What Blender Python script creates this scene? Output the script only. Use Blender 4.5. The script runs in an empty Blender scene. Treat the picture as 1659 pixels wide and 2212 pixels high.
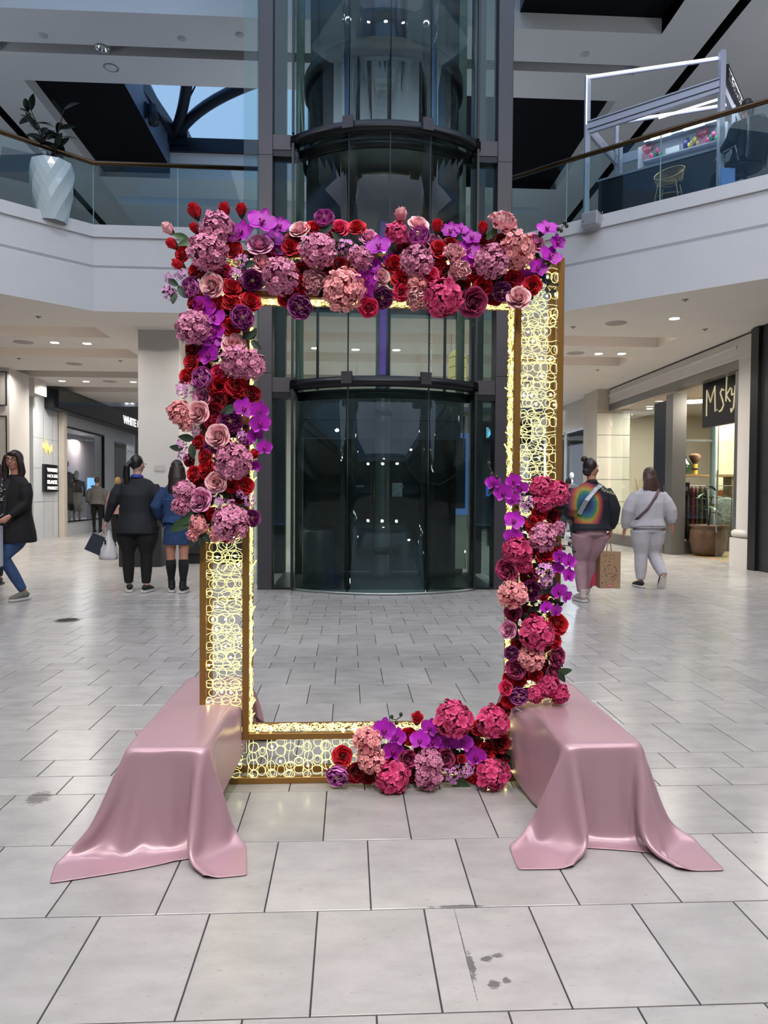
import bpy, bmesh, math, random
import numpy as np
from mathutils import Vector, Matrix, Euler
random.seed(7)
S = bpy.context.scene
COL = S.collection
# ------------------------------------------------------------------ camera
FPX, CAMH = 1500.0, 1.25
PITCH, ROLL, YAW = 0.02474743, 0.00648594, -0.05012987
def _rot(p, r, y):
    cp, sp, cr, sr, cy, sy = math.cos(p), math.sin(p), math.cos(r), math.sin(r), math.cos(y), math.sin(y)
    Ry = np.array([[cy, 0, sy], [0, 1, 0], [-sy, 0, cy]]); Rx = np.array([[1, 0, 0], [0, cp, -sp], [0, sp, cp]])
    Rz = np.array([[cr, -sr, 0], [sr, cr, 0], [0, 0, 1]])
    return Rz @ Rx @ Ry
RC = _rot(PITCH, ROLL, YAW)
W2B = np.array([[1, 0, 0], [0, 0, 1], [0, -1, 0]], float)      # (right, down, fwd) -> (x, y, z) of the scene
_axes = [W2B @ RC[0], -(W2B @ RC[1]), -(W2B @ RC[2])]
cam_data = bpy.data.cameras.new('camera')
cam_data.sensor_fit = 'HORIZONTAL'; cam_data.sensor_width = 36.0; cam_data.lens = FPX / 1659.0 * 36.0
cam_data.clip_start = 0.05; cam_data.clip_end = 300
cam = bpy.data.objects.new('camera', cam_data); COL.objects.link(cam)
M = Matrix.Identity(4)
for i in range(3):
    for j in range(3): M[j][i] = float(_axes[i][j])
M[2][3] = CAMH
cam.matrix_world = M
S.camera = cam
def P(px, py, X=None, Y=None, Z=None):
    """point of the place seen at a pixel of the photograph, on the plane X=, Y= or Z="""
    d = W2B @ (RC.T @ np.array([(px - 829.5) / FPX, (py - 1106.0) / FPX, 1.0]))
    t = X / d[0] if X is not None else Y / d[1] if Y is not None else (Z - CAMH) / d[2]
    return Vector((t * d[0], t * d[1], CAMH + t * d[2]))
# ------------------------------------------------------------------ world and exposure
wd = bpy.data.worlds.new('evening sky'); S.world = wd; wd.use_nodes = True
wn = wd.node_tree; bgn = wn.nodes['Background']
tc = wn.nodes.new('ShaderNodeTexCoord'); ns = wn.nodes.new('ShaderNodeTexNoise'); cr = wn.nodes.new('ShaderNodeValToRGB')
ns.inputs['Scale'].default_value = 1.2; ns.inputs['Detail'].default_value = 2
cr.color_ramp.elements[0].position = .35; cr.color_ramp.elements[0].color = (.17, .37, .86, 1)
cr.color_ramp.elements[1].position = .7; cr.color_ramp.elements[1].color = (.42, .68, 1, 1)
wn.links.new(tc.outputs['Generated'], ns.inputs['Vector']); wn.links.new(ns.outputs['Fac'], cr.inputs['Fac'])
wn.links.new(cr.outputs['Color'], bgn.inputs['Color']); bgn.inputs['Strength'].default_value = 1.0
S.view_settings.view_transform = 'Standard'; S.view_settings.look = 'None'
S.view_settings.exposure = -0.28; S.view_settings.gamma = 1.0; S.view_settings.use_curve_mapping = False
S.cycles.max_bounces = 9; S.cycles.diffuse_bounces = 4; S.cycles.glossy_bounces = 4
S.cycles.transparent_max_bounces = 24; S.cycles.transmission_bounces = 6
S.cycles.sample_clamp_indirect = 4.0; S.cycles.caustics_reflective = False; S.cycles.caustics_refractive = False
S.cycles.use_denoising = True; S.cycles.use_adaptive_sampling = True; S.cycles.adaptive_threshold = .03
def area_lamp(name, loc, size, power, color=(1, .93, .84), rot=(0, 0, 0), spread=180, size_y=None):
    l = bpy.data.lights.new(name, 'AREA'); l.energy = power; l.color = color; l.size = size
    if size_y: l.shape = 'RECTANGLE'; l.size_y = size_y
    else: l.shape = 'DISK'
    l.spread = math.radians(spread)
    o = bpy.data.objects.new(name, l); o.location = loc; o.rotation_euler = rot; COL.objects.link(o); return o
# the skylight over the court, its ceiling lamps and added fill lamps
area_lamp('skylight_glow', (1.0, 3.5, 11.5), 9, 640, (.84, .90, 1.0), size_y=12)
for q in ((-4.0, 1.0), (4.8, 1.5), (.5, -2.5), (-4.5, 6.5), (5.4, 6.0)):
    area_lamp('court_lamp', (q[0], q[1], 9.6), .5, 110, (1, .90, .80), spread=120)
for q in ((-3.0, -3.6, 8.8, -.5), (0.2, -3.8, 8.8, 0), (3.4, -3.6, 8.8, .5)):  # unseen floods behind the camera, added to brighten the flowers
    area_lamp('added_fill_flood', q[:3], .7, 135, (1, .94, .88), (math.radians(48), 0, q[3] * -.6), spread=100)
for (px, py, pw) in ((1300, 2060, 1.6), (440, 2120, 1.3), (590, 1960, .9)):
    _q = P(px, py, Z=0); area_lamp('ceiling_spot_lamp', (_q.x, _q.y, 9.4), .25, pw, (1, .95, .86), spread=13)
for q in ((-10, 9.5, 5.8), (10.5, 9, 5.8), (.5, 17, 5.8)):        # unseen uplights added to brighten the upper ceiling
    area_lamp('added_uplight', q, 2.5, 95, (.95, .97, 1.0), (math.pi, 0, 0), size_y=5)
# ------------------------------------------------------------------ materials
def lin(h):
    if isinstance(h, str):
        h = tuple(int(h[i:i + 2], 16) for i in (0, 2, 4))
        return tuple(((c / 255) / 12.92 if c / 255 <= .04045 else ((c / 255 + .055) / 1.055) ** 2.4) for c in h)
    return h
MATS = {}
def mat(name, color, rough=.5, metal=0.0, vary=0.0, vscale=8.0, emit=None, estr=0.0, spec=.5, sss=0.0, trans=0.0, bump=0.0, bscale=60, island=0.0, sheen=0.0, back=None):
    if name in MATS: return MATS[name]
    m = bpy.data.materials.new(name); m.use_nodes = True; nt = m.node_tree; b = nt.nodes['Principled BSDF']
    c = lin(color); b.inputs['Base Color'].default_value = (*c, 1)
    b.inputs['Roughness'].default_value = rough; b.inputs['Metallic'].default_value = metal
    b.inputs['Specular IOR Level'].default_value = spec
    if sheen: b.inputs['Sheen Weight'].default_value = sheen
    src = None
    if vary or island:
        t = nt.nodes.new('ShaderNodeTexCoord'); n = nt.nodes.new('ShaderNodeTexNoise'); n.inputs['Scale'].default_value = vscale; n.inputs['Detail'].default_value = 4
        nt.links.new(t.outputs['Object'], n.inputs['Vector'])
        mr = nt.nodes.new('ShaderNodeMapRange'); mr.inputs['To Min'].default_value = 1 - vary; mr.inputs['To Max'].default_value = 1 + vary
        mr.inputs['From Min'].default_value = .3; mr.inputs['From Max'].default_value = .7
        nt.links.new(n.outputs['Fac'], mr.inputs['Value'])
        val = mr.outputs['Result']
        if island:
            oi = nt.nodes.new('ShaderNodeObjectInfo'); ge = nt.nodes.new('ShaderNodeNewGeometry')
            ad = nt.nodes.new('ShaderNodeMath'); ad.operation = 'ADD'; fr = nt.nodes.new('ShaderNodeMath'); fr.operation = 'FRACT'
            nt.links.new(oi.outputs['Random'], ad.inputs[0]); nt.links.new(ge.outputs['Random Per Island'], ad.inputs[1]); nt.links.new(ad.outputs[0], fr.inputs[0])
            m2 = nt.nodes.new('ShaderNodeMapRange'); m2.inputs['To Min'].default_value = 1 - island; m2.inputs['To Max'].default_value = 1 + island
            nt.links.new(fr.outputs[0], m2.inputs['Value'])
            mu = nt.nodes.new('ShaderNodeMath'); mu.operation = 'MULTIPLY'; nt.links.new(val, mu.inputs[0]); nt.links.new(m2.outputs['Result'], mu.inputs[1]); val = mu.outputs[0]
        hs = nt.nodes.new('ShaderNodeHueSaturation'); hs.inputs['Color'].default_value = (*c, 1); nt.links.new(val, hs.inputs['Value'])
        nt.links.new(hs.outputs['Color'], b.inputs['Base Color'])
    if bump:
        t = nt.nodes.new('ShaderNodeTexCoord'); n = nt.nodes.new('ShaderNodeTexNoise'); n.inputs['Scale'].default_value = bscale; n.inputs['Detail'].default_value = 3
        bp = nt.nodes.new('ShaderNodeBump'); bp.inputs['Strength'].default_value = bump; bp.inputs['Distance'].default_value = .01
        nt.links.new(t.outputs['Object'], n.inputs['Vector']); nt.links.new(n.outputs['Fac'], bp.inputs['Height']); nt.links.new(bp.outputs['Normal'], b.inputs['Normal'])
    if emit is not None:
        b.inputs['Emission Color'].default_value = (*lin(emit), 1); b.inputs['Emission Strength'].default_value = estr
    if sss:
        b.inputs['Subsurface Weight'].default_value = sss; b.inputs['Subsurface Radius'].default_value = (.02, .008, .006); b.inputs['Subsurface Scale'].default_value = .5
    if trans: b.inputs['Transmission Weight'].default_value = trans
    MATS[name] = m; return m
def glass(name, tint=(.8, .9, .88), ior=1.45, rough=.0, refl=1.0, gl=(1, 1, 1)):
    if name in MATS: return MATS[name]
    m = bpy.data.materials.new(name); m.use_nodes = True; nt = m.node_tree; nt.nodes.clear()
    o = nt.nodes.new('ShaderNodeOutputMaterial'); mx = nt.nodes.new('ShaderNodeMixShader'); tr = nt.nodes.new('ShaderNodeBsdfTransparent'); g = nt.nodes.new('ShaderNodeBsdfGlossy')
    ge = nt.nodes.new('ShaderNodeNewGeometry'); dp = nt.nodes.new('ShaderNodeVectorMath'); dp.operation = 'DOT_PRODUCT'
    nt.links.new(ge.outputs['Incoming'], dp.inputs[0]); nt.links.new(ge.outputs['Normal'], dp.inputs[1])
    def mt(op, a_, b_):
        n = nt.nodes.new('ShaderNodeMath'); n.operation = op; n.use_clamp = op == 'ADD'
        for i_, v_ in enumerate((a_, b_)):
            if v_ is None: continue
            if isinstance(v_, (int, float)): n.inputs[i_].default_value = v_
            else: nt.links.new(v_, n.inputs[i_])
        return n.outputs[0]
    c_ = mt('SUBTRACT', 1.0, mt('ABSOLUTE', dp.outputs['Value'], None)); f0 = ((ior - 1) / (ior + 1)) ** 2 * refl
    fac = mt('ADD', f0, mt('MULTIPLY', (1 - f0) * min(1, refl), mt('POWER', c_, 5.0)))
    g.inputs['Roughness'].default_value = rough; g.inputs['Color'].default_value = (*gl, 1); tr.inputs['Color'].default_value = (*tint, 1)
    nt.links.new(fac, mx.inputs[0]); nt.links.new(tr.outputs[0], mx.inputs[1]); nt.links.new(g.outputs[0], mx.inputs[2]); nt.links.new(mx.outputs[0], o.inputs[0])
    MATS[name] = m; return m
# ------------------------------------------------------------------ building helpers
class MB:
    """collects shapes and links them as ONE mesh object"""
    def __init__(s): s.v = []; s.f = []; s.mi = []
    def add(s, vs, fs, mi=0):
        o = len(s.v); s.v += [tuple(v) for v in vs]; s.f += [tuple(i + o for i in f) for f in fs]; s.mi += [mi] * len(fs); return s
    def box(s, x0, x1, y0, y1, z0, z1, mi=0, M=None):
        vs = [Vector((x, y, z)) for z in (z0, z1) for y in (y0, y1) for x in (x0, x1)]
        if M is not None: vs = [M @ v for v in vs]
        return s.add(vs, [(0, 2, 3, 1), (4, 5, 7, 6), (0, 1, 5, 4), (2, 6, 7, 3), (0, 4, 6, 2), (1, 3, 7, 5)], mi)
    def bar(s, a, b, w, h=None, mi=0, up=Vector((0, 0, 1))):
        a = Vector(a); b = Vector(b); h = h or w; d = (b - a).normalized()
        if abs(d.dot(up)) > .99: up = Vector((0, 1, 0))
        x = d.cross(up).normalized(); y = x.cross(d).normalized()
        vs = [p + x * i * w / 2 + y * j * h / 2 for p in (a, b) for i, j in ((-1, -1), (1, -1), (1, 1), (-1, 1))]
        return s.add(vs, [(3, 2, 1, 0), (4, 5, 6, 7), (0, 1, 5, 4), (1, 2, 6, 5), (2, 3, 7, 6), (3, 0, 4, 7)], mi)
    def tube(s, pts, r, n=8, cap=True, mi=0, ry=None):
        """tube along points; r number or list (or list of (rx, ry))"""
        pts = [Vector(p) for p in pts]; rs = r if isinstance(r, (list, tuple)) else [r] * len(pts)
        o = len(s.v); rings = []
        prev = None
        for i, p in enumerate(pts):
            d = (pts[min(i + 1, len(pts) - 1)] - pts[max(i - 1, 0)])
            d = d.normalized() if d.length > 1e-9 else Vector((0, 0, 1))
            if prev is None:
                u = Vector((1, 0, 0)) if abs(d.x) < .9 else Vector((0, 1, 0))
                u = (u - d * u.dot(d)).normalized()
            else: u = (prev - d * prev.dot(d)).normalized()
            prev = u; w = d.cross(u)
            rr = rs[i]; ra, rb = rr if isinstance(rr, (tuple, list)) else (rr, rr)
            for k in range(n):
                t = 2 * math.pi * k / n; s.v.append(tuple(p + u * ra * math.cos(t) + w * rb * math.sin(t)))
        for i in range(len(pts) - 1):
            for k in range(n):
                a = o + i * n + k; b = o + i * n + (k + 1) % n
                s.f.append((a, b, b + n, a + n)); s.mi.append(mi)
        if cap:
            s.f.append(tuple(o + k for k in range(n))[::-1]); s.f.append(tuple(o + (len(pts) - 1) * n + k for k in range(n))); s.mi += [mi, mi]
        return s
    def lathe(s, prof, c=(0, 0, 0), n=24, mi=0, sx=1, sy=1):
        o = len(s.v)
        for r, z in prof:
            for k in range(n):
                t = 2 * math.pi * k / n; s.v.append((c[0] + r * sx * math.cos(t), c[1] + r * sy * math.sin(t), c[2] + z))
        for i in range(len(prof) - 1):
            for k in range(n):
                a = o + i * n + k; b = o + i * n + (k + 1) % n
                s.f.append((a, b, b + n, a + n)); s.mi.append(mi)
        return s
    def ball(s, c, r, n=10, m=6, mi=0, M=None):
        rr = r if isinstance(r, (tuple, list)) else (r, r, r); o = len(s.v); c = Vector(c)
        for i in range(m + 1):
            a = math.pi * i / m
            for k in range(n):
                t = 2 * math.pi * k / n
                v = Vector((rr[0] * math.sin(a) * math.cos(t), rr[1] * math.sin(a) * math.sin(t), -rr[2] * math.cos(a)))
                if M is not None: v = M @ v
                s.v.append(tuple(c + v))
        for i in range(m):
            for k in range(n):
                a = o + i * n + k; b = o + i * n + (k + 1) % n
                s.f.append((a, b, b + n, a + n)); s.mi.append(mi)
        return s
    def mesh(s, name, mats, smooth=False):
        me = bpy.data.meshes.new(name); me.from_pydata(s.v, [], s.f)
        for m in (mats if isinstance(mats, (list, tuple)) else [mats]): me.materials.append(m)
        if any(s.mi): me.polygons.foreach_set('material_index', s.mi)
        if smooth: me.polygons.foreach_set('use_smooth', [True] * len(s.f))
        me.update(); return me
    def build(s, name, mats, parent=None, smooth=False, loc=None):
        return link(name, s.mesh(name, mats, smooth), parent, loc)
def link(name, me, parent=None, loc=None, rot=None):
    o = bpy.data.objects.new(name, me); COL.objects.link(o)
    if loc is not None: o.location = loc
    if rot is not None: o.rotation_euler = rot
    if parent is not None: o.parent = parent
    return o
def tag(o, label=None, cat=None, group=None, kind=None):
    if label: o['label'] = label
    if cat: o['category'] = cat
    if group: o['group'] = group
    if kind: o['kind'] = kind
    return o
def thing(name, label, cat, loc=(0, 0, 0), rz=0, group=None):
    o = bpy.data.objects.new(name, None); COL.objects.link(o); o.location = loc; o.rotation_euler = (0, 0, rz); o.empty_display_size = .1
    return tag(o, label, cat, group)
def struct(o, label=None):
    o['kind'] = 'structure'
    if label: o['label'] = label
    return o
def bevel(o, w=.004, seg=2):
    m = o.modifiers.new('bevel', 'BEVEL'); m.width = w; m.segments = seg; m.limit_method = 'ANGLE'; return o
def subsurf(o, n=1):
    m = o.modifiers.new('subsurf', 'SUBSURF'); m.levels = n; m.render_levels = n; return o
def text(name, s, size, mt, parent=None, M=None, extrude=.01, align='LEFT', shear=0, sx=1.0, bold=0.0, sp=1.0):
    c = bpy.data.curves.new(name, 'FONT'); c.body = s; c.size = size; c.extrude = extrude; c.align_x = align; c.shear = shear; c.offset = bold; c.space_character = sp
    c.resolution_u = 3; c.materials.append(mt)
    tmp = bpy.data.objects.new(name, c); COL.objects.link(tmp); dg = bpy.context.evaluated_depsgraph_get()
    me = bpy.data.meshes.new_from_object(tmp.evaluated_get(dg)); bpy.data.objects.remove(tmp); me.name = name
    o = bpy.data.objects.new(name, me); COL.objects.link(o)
    if parent is not None: o.parent = parent
    if M is not None: o.matrix_local = M @ Matrix.Diagonal((sx, 1, 1, 1))
    return o
def frame_mat(o, x, y):
    """matrix whose local x, y run along world vectors x and y"""
    x = Vector(x).normalized(); y = Vector(y).normalized(); z = x.cross(y).normalized(); m = Matrix.Identity(4)
    for i in range(3): m[i][0] = x[i]; m[i][1] = y[i]; m[i][2] = z[i]; m[i][3] = o[i]
    return m
ORD = 'zeroth first second third fourth fifth sixth seventh eighth ninth tenth eleventh twelfth thirteenth fourteenth fifteenth sixteenth seventeenth eighteenth nineteenth twentieth twenty-first twenty-second twenty-third twenty-fourth twenty-fifth twenty-sixth twenty-seventh twenty-eighth twenty-ninth thirtieth'.split()
# ================================================================== floor
TW, TD, TN = .2559 * CAMH, .33879 * CAMH, .4482           # tile width, big row depth, narrow row share
R0 = 2.6305 * CAMH                                       # near edge of the row that follows a narrow pair
PH = (.0577 * CAMH, (.0577 + .1279) * CAMH)
def stone(name, base, dark):
    m = bpy.data.materials.new(name); m.use_nodes = True; nt = m.node_tree; b = nt.nodes['Principled BSDF']; N = nt.nodes.new; L = nt.links.new
    g = N('ShaderNodeNewGeometry'); oi = N('ShaderNodeObjectInfo')
    ad = N('ShaderNodeMath'); ad.operation = 'ADD'; fr = N('ShaderNodeMath'); fr.operation = 'FRACT'
    L(oi.outputs['Random'], ad.inputs[0]); L(g.outputs['Random Per Island'], ad.inputs[1]); L(ad.outputs[0], fr.inputs[0])
    off = N('ShaderNodeVectorMath'); off.operation = 'SCALE'; cmb = N('ShaderNodeCombineXYZ'); L(fr.outputs[0], cmb.inputs[2]); L(fr.outputs[0], cmb.inputs[0])
    L(cmb.outputs[0], off.inputs[0]); off.inputs['Scale'].default_value = 7
    va = N('ShaderNodeVectorMath'); va.operation = 'ADD'; L(g.outputs['Position'], va.inputs[0]); L(off.outputs[0], va.inputs[1])
    mp = N('ShaderNodeMapping'); mp.inputs['Scale'].default_value = (1.0, 2.2, 1); L(va.outputs[0], mp.inputs['Vector'])
    n1 = N('ShaderNodeTexNoise'); n1.inputs['Scale'].default_value = 5; n1.inputs['Detail'].default_value = 5; n1.inputs['Roughness'].default_value = .62; L(mp.outputs[0], n1.inputs['Vector'])
    r1 = N('ShaderNodeValToRGB'); e = r1.color_ramp.elements; e[0].position = .3; e[0].color = (*[c * .86 for c in base], 1); e[1].position = .62; e[1].color = (*[min(1, c * 1.05) for c in base], 1)
    L(n1.outputs['Fac'], r1.inputs['Fac'])
    n2 = N('ShaderNodeTexNoise'); n2.inputs['Scale'].default_value = 46; n2.inputs['Detail'].default_value = 3; n2.inputs['Distortion'].default_value = .6; L(mp.outputs[0], n2.inputs['Vector'])
    r2 = N('ShaderNodeValToRGB'); e = r2.color_ramp.elements; e[0].position = .66; e[0].color = (0, 0, 0, 1); e[1].position = .75; e[1].color = (1, 1, 1, 1); L(n2.outputs['Fac'], r2.inputs['Fac'])
    mm = N('ShaderNodeMath'); mm.operation = 'MULTIPLY'; mm.inputs[1].default_value = .55; L(r2.outputs['Color'], mm.inputs[0])
    mx = N('ShaderNodeMix'); mx.data_type = 'RGBA'; L(mm.outputs[0], mx.inputs['Factor']); L(r1.outputs['Color'], mx.inputs['A']); mx.inputs['B'].default_value = (*dark, 1)
    acc = None
    for (px, py, sx_, sy_) in ((1018, 2085, .010, .055), (1052, 2072, .016, .012), (1075, 2064, .018, .010), (1068, 2126, .016, .016), (1095, 2118, .012, .012), (1003, 2050, .0022, .21), (85, 1723, .05, .06), (990, 1958, .08, .008)):
        w = P(px, py, Z=0); sb = N('ShaderNodeVectorMath'); sb.operation = 'SUBTRACT'; L(g.outputs['Position'], sb.inputs[0]); sb.inputs[1].default_value = w
        ml = N('ShaderNodeVectorMath'); ml.operation = 'MULTIPLY'; L(sb.outputs[0], ml.inputs[0]); ml.inputs[1].default_value = (1 / sx_, 1 / sy_, 0)
        ln = N('ShaderNodeVectorMath'); ln.operation = 'LENGTH'; L(ml.outputs[0], ln.inputs[0])
        aa = N('ShaderNodeMath'); aa.operation = 'MULTIPLY_ADD'; L(n2.outputs['Fac'], aa.inputs[0]); aa.inputs[1].default_value = 1.6; L(ln.outputs['Value'], aa.inputs[2])
        lt = N('ShaderNodeMapRange'); lt.inputs['From Min'].default_value = 1.5; lt.inputs['From Max'].default_value = 1.9; lt.inputs['To Min'].default_value = .75; lt.inputs['To Max'].default_value = 0; L(aa.outputs[0], lt.inputs['Value'])
        if acc is None: acc = lt.outputs['Result']
        else:
            mxm = N('ShaderNodeMath'); mxm.operation = 'MAXIMUM'; L(acc, mxm.inputs[0]); L(lt.outputs['Result'], mxm.inputs[1]); acc = mxm.outputs[0]
    ms = N('ShaderNodeMix'); ms.data_type = 'RGBA'; L(acc, ms.inputs['Factor']); L(mx.outputs['Result'], ms.inputs['A']); ms.inputs['B'].default_value = (.06, .055, .055, 1); mx = ms
    mr = N('ShaderNodeMapRange'); mr.inputs['To Min'].default_value = .90; mr.inputs['To Max'].default_value = 1.07; L(fr.outputs[0], mr.inputs['Value'])
    hs = N('ShaderNodeHueSaturation'); L(mx.outputs['Result'], hs.inputs['Color']); L(mr.outputs['Result'], hs.inputs['Value']); L(hs.outputs['Color'], b.inputs['Base Color'])
    r3 = N('ShaderNodeMapRange'); r3.inputs['To Min'].default_value = .16; r3.inputs['To Max'].default_value = .29; L(n1.outputs['Fac'], r3.inputs['Value']); L(r3.outputs['Result'], b.inputs['Roughness'])
    b.inputs['Specular IOR Level'].default_value = .62
    bp = N('ShaderNodeBump'); bp.inputs['Strength'].default_value = .12; bp.inputs['Distance'].default_value = .004; bp.invert = True; L(r2.outputs['Color'], bp.inputs['Height']); L(bp.outputs['Normal'], b.inputs['Normal'])
    return m
m_tile = stone('floor stone', (.385, .37, .358), (.22, .19, .17))
m_grout = mat('grout', '2e2c2e', .8)
floor = MB().box(-26, 26, -10, 60, -.06, -.004).build('floor', m_grout); struct(floor)
GAP = .0045
def tile_mesh(d):
    w = TW - GAP; d = d - GAP; b = .0012; m = MB(); v = []
    for z, k in ((-.03, 0), (-b, 0), (0, b)):
        v += [(k, k, z), (w - k, k, z), (w - k, d - k, z), (k, d - k, z)]
    m.add(v, [(0, 1, 5, 4), (1, 2, 6, 5), (2, 3, 7, 6), (3, 0, 4, 7), (4, 5, 9, 8), (5, 6, 10, 9), (6, 7, 11, 10), (7, 4, 8, 11), (8, 9, 10, 11)])
    return m
big, nar = tile_mesh(TD).mesh('tile', m_tile), tile_mesh(TD * TN).mesh('narrow_tile', m_tile)
rows = []; y = R0 - TD * (4 + 2 * TN); k = 0; pat = [1, 1, 1, 1, TN, TN]; i = 0; par = 1
rows_y = []
# rows from the camera outwards: four deep rows, then two narrow ones
y = R0 - TD * (3 + 2 * TN + 4 + 0 * TN) + 0; seq = []
yy = R0; idx = 0
fw = []
while yy < 52:
    d = pat[idx % 6] * TD; fw.append((yy, d, idx)); yy += d; idx += 1
yy = R0; idx = -1; bw = []
while yy > -3:
    d = pat[idx % 6] * TD; yy -= d; bw.append((yy, d, idx)); idx -= 1
cnt = 0; rest = MB(); cand = []
for (ry, d, ii) in bw[::-1] + fw:
    ph = PH[0] if ii % 2 == 0 else PH[1]
    xl = 1.2 + max(ry, 1.5) * .60 if ry < 14 else 15
    n0 = math.floor((-xl - ph) / TW); n1 = math.ceil((xl + 1.3 - ph) / TW)
    for c in range(n0, n1):
        cand.append((ry, ph + c * TW, d))
near = [q for q in cand if q[0] > 1.3 and P(829, 1100, Y=q[0] + .1).y > 0 and q[0] < 9.5 and -.62 * q[0] - .25 < q[1] < .66 * q[0] + .1]
near.sort(key=lambda q: q[0]); near = near[:300]; nset = set(near)
for q in cand:
    if q in nset:
        link('tile', big if q[2] > TD * .9 else nar, floor, (q[1] + GAP / 2, q[0] + GAP / 2, 0))
    else:
        src = tile_mesh(q[2]) if q[0] < 12 else MB().add([(0, 0, 0), (TW - GAP, 0, 0), (TW - GAP, q[2] - GAP, 0), (0, q[2] - GAP, 0)], [(0, 1, 2, 3)])
        rest.add([(v[0] + q[1] + GAP / 2, v[1] + q[0] + GAP / 2, v[2]) for v in src.v], src.f)
tag(rest.build('tile_field', m_tile, floor), 'stone tiles too far off to tell apart', kind='stuff')
# round drain cover in the floor
dr = P(145, 1340, Z=0)
dc = thing('drain_cover', 'round grey drain cover set in the floor tiles at left', 'drain cover', (dr.x, dr.y, 0))
MB().lathe([(0, .004), (.10, .004), (.115, .003), (.118, .001)], n=28).build('rim', mat('drain metal', '55524f', .4, .8), dc)
g = MB()
for j in range(-4, 5):
    w_ = math.sqrt(max(0, .095 ** 2 - (j * .021) ** 2)); g.box(-w_, w_, j * .021 - .004, j * .021 + .004, .004, .006)
g.build('grate', mat('drain dark', '252525', .5, .5), dc)
# ================================================================== lower ceiling and mezzanine
ZC = 4.14
m_ceil = mat('ceiling plaster', 'eeeae4', .85, vary=.02, vscale=2)
m_fascia = mat('white painted fascia', 'd6d6d8', .6, vary=.015, vscale=3)
m_white = mat('white wall', 'd0cdca', .7, vary=.02, vscale=2)
EDGE = [(-14.0, 2.6), (-5.087, 10.439), (-4.069, 11.333), (-1.32, 11.37), (0.5, 11.40), (1.6, 11.42), (2.60, 11.42), (3.337, 10.806), (5.504, 8.973), (9.0, 6.0), (14, 1.8)]
def prism(poly, z0, z1, mi=0, mb=None):
    m = mb or MB(); n = len(poly)
    m.add([(p[0], p[1], z0) for p in poly] + [(p[0], p[1], z1) for p in poly], [tuple(range(n))[::-1], tuple(range(n, 2 * n))] + [(i, (i + 1) % n, n + (i + 1) % n, n + i) for i in range(n)], mi); return m
def offs(i, d):
    """edge point i pushed inward (away from the court) by d"""
    p = Vector(EDGE[i]); a = Vector(EDGE[max(i - 1, 0)]); b = Vector(EDGE[min(i + 1, len(EDGE) - 1)])
    t1 = (p - a).normalized() if (p - a).length else (b - p).normalized(); t2 = (b - p).normalized() if (b - p).length else t1
    n1 = Vector((-t1.y, t1.x)); n2 = Vector((-t2.y, t2.x)); n = (n1 + n2); n = n / max(.3, n.dot(n1)) if n.length else n1
    return (p.x + n.x * d, p.y + n.y * d)
# slab edge: tall lower fascia, recessed line, upper fascia, proud curb
FP = [(ZC, 0), (4.80, 0), (4.80, .045), (4.84, .05), (4.87, .02), (5.31, .02), (5.31, -.015), (5.50, -.015), (5.50, .16), (5.42, .16)]
fm = MB(); n = len(FP); vs = []
for i in range(len(EDGE)):
    for (z, d) in FP: q = offs(i, d); vs.append((q[0], q[1], z))
fs = [(i * n + j, i * n + j + 1, (i + 1) * n + j + 1, (i + 1) * n + j) for i in range(len(EDGE) - 1) for j in range(n - 1)]
fm.add(vs, fs)
struct(fm.build('trim_1', m_fascia), 'white moulded edge of the upper floor')
# ceiling of the lower floor with light coves cut in
xb = sorted([-22, -14, -10.4, -4.45, -3.0, 5.95, 14, 22, -9.2, 4.6, 6.7])
def cellgrid(name, xs, ys, holes, z, m, th=.05, inside=None):
    mb = MB()
    for i in range(len(xs) - 1):
        for j in range(len(ys) - 1):
            cx, cy = (xs[i] + xs[i + 1]) / 2, (ys[j] + ys[j + 1]) / 2
            if any(h[0] < cx < h[1] and h[2] < cy < h[3] for h in holes): continue
            mb.add([(xs[i], ys[j], z), (xs[i + 1], ys[j], z), (xs[i + 1], ys[j + 1], z), (xs[i], ys[j + 1], z)], [(0, 3, 2, 1)])
    return mb
COVES = [(-10.4, -4.45, 12.42, 13.25), (-3.0, 5.95, 12.42, 13.25), (-10.4, -4.45, 14.25, 15.2), (-3.0, 5.95, 14.25, 15.2), (-9.2, 4.6, 16.9, 17.8), (-9.2, 4.6, 19.4, 20.3)]
xs = sorted({-22., 22.} | {c[0] for c in COVES} | {c[1] for c in COVES}); ys = sorted({11.40, 22.6} | {c[2] for c in COVES} | {c[3] for c in COVES})
cm = cellgrid('ceiling', xs, [y for y in ys if y >= 13.3] , [], ZC, m_ceil) if False else MB()
ysb = sorted({13.32, 22.6} | {c[2] for c in COVES if c[2] > 13.3} | {c[3] for c in COVES if c[3] > 13.3})
cm = cellgrid('ceiling', xs, ysb, COVES, ZC, m_ceil)
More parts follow.
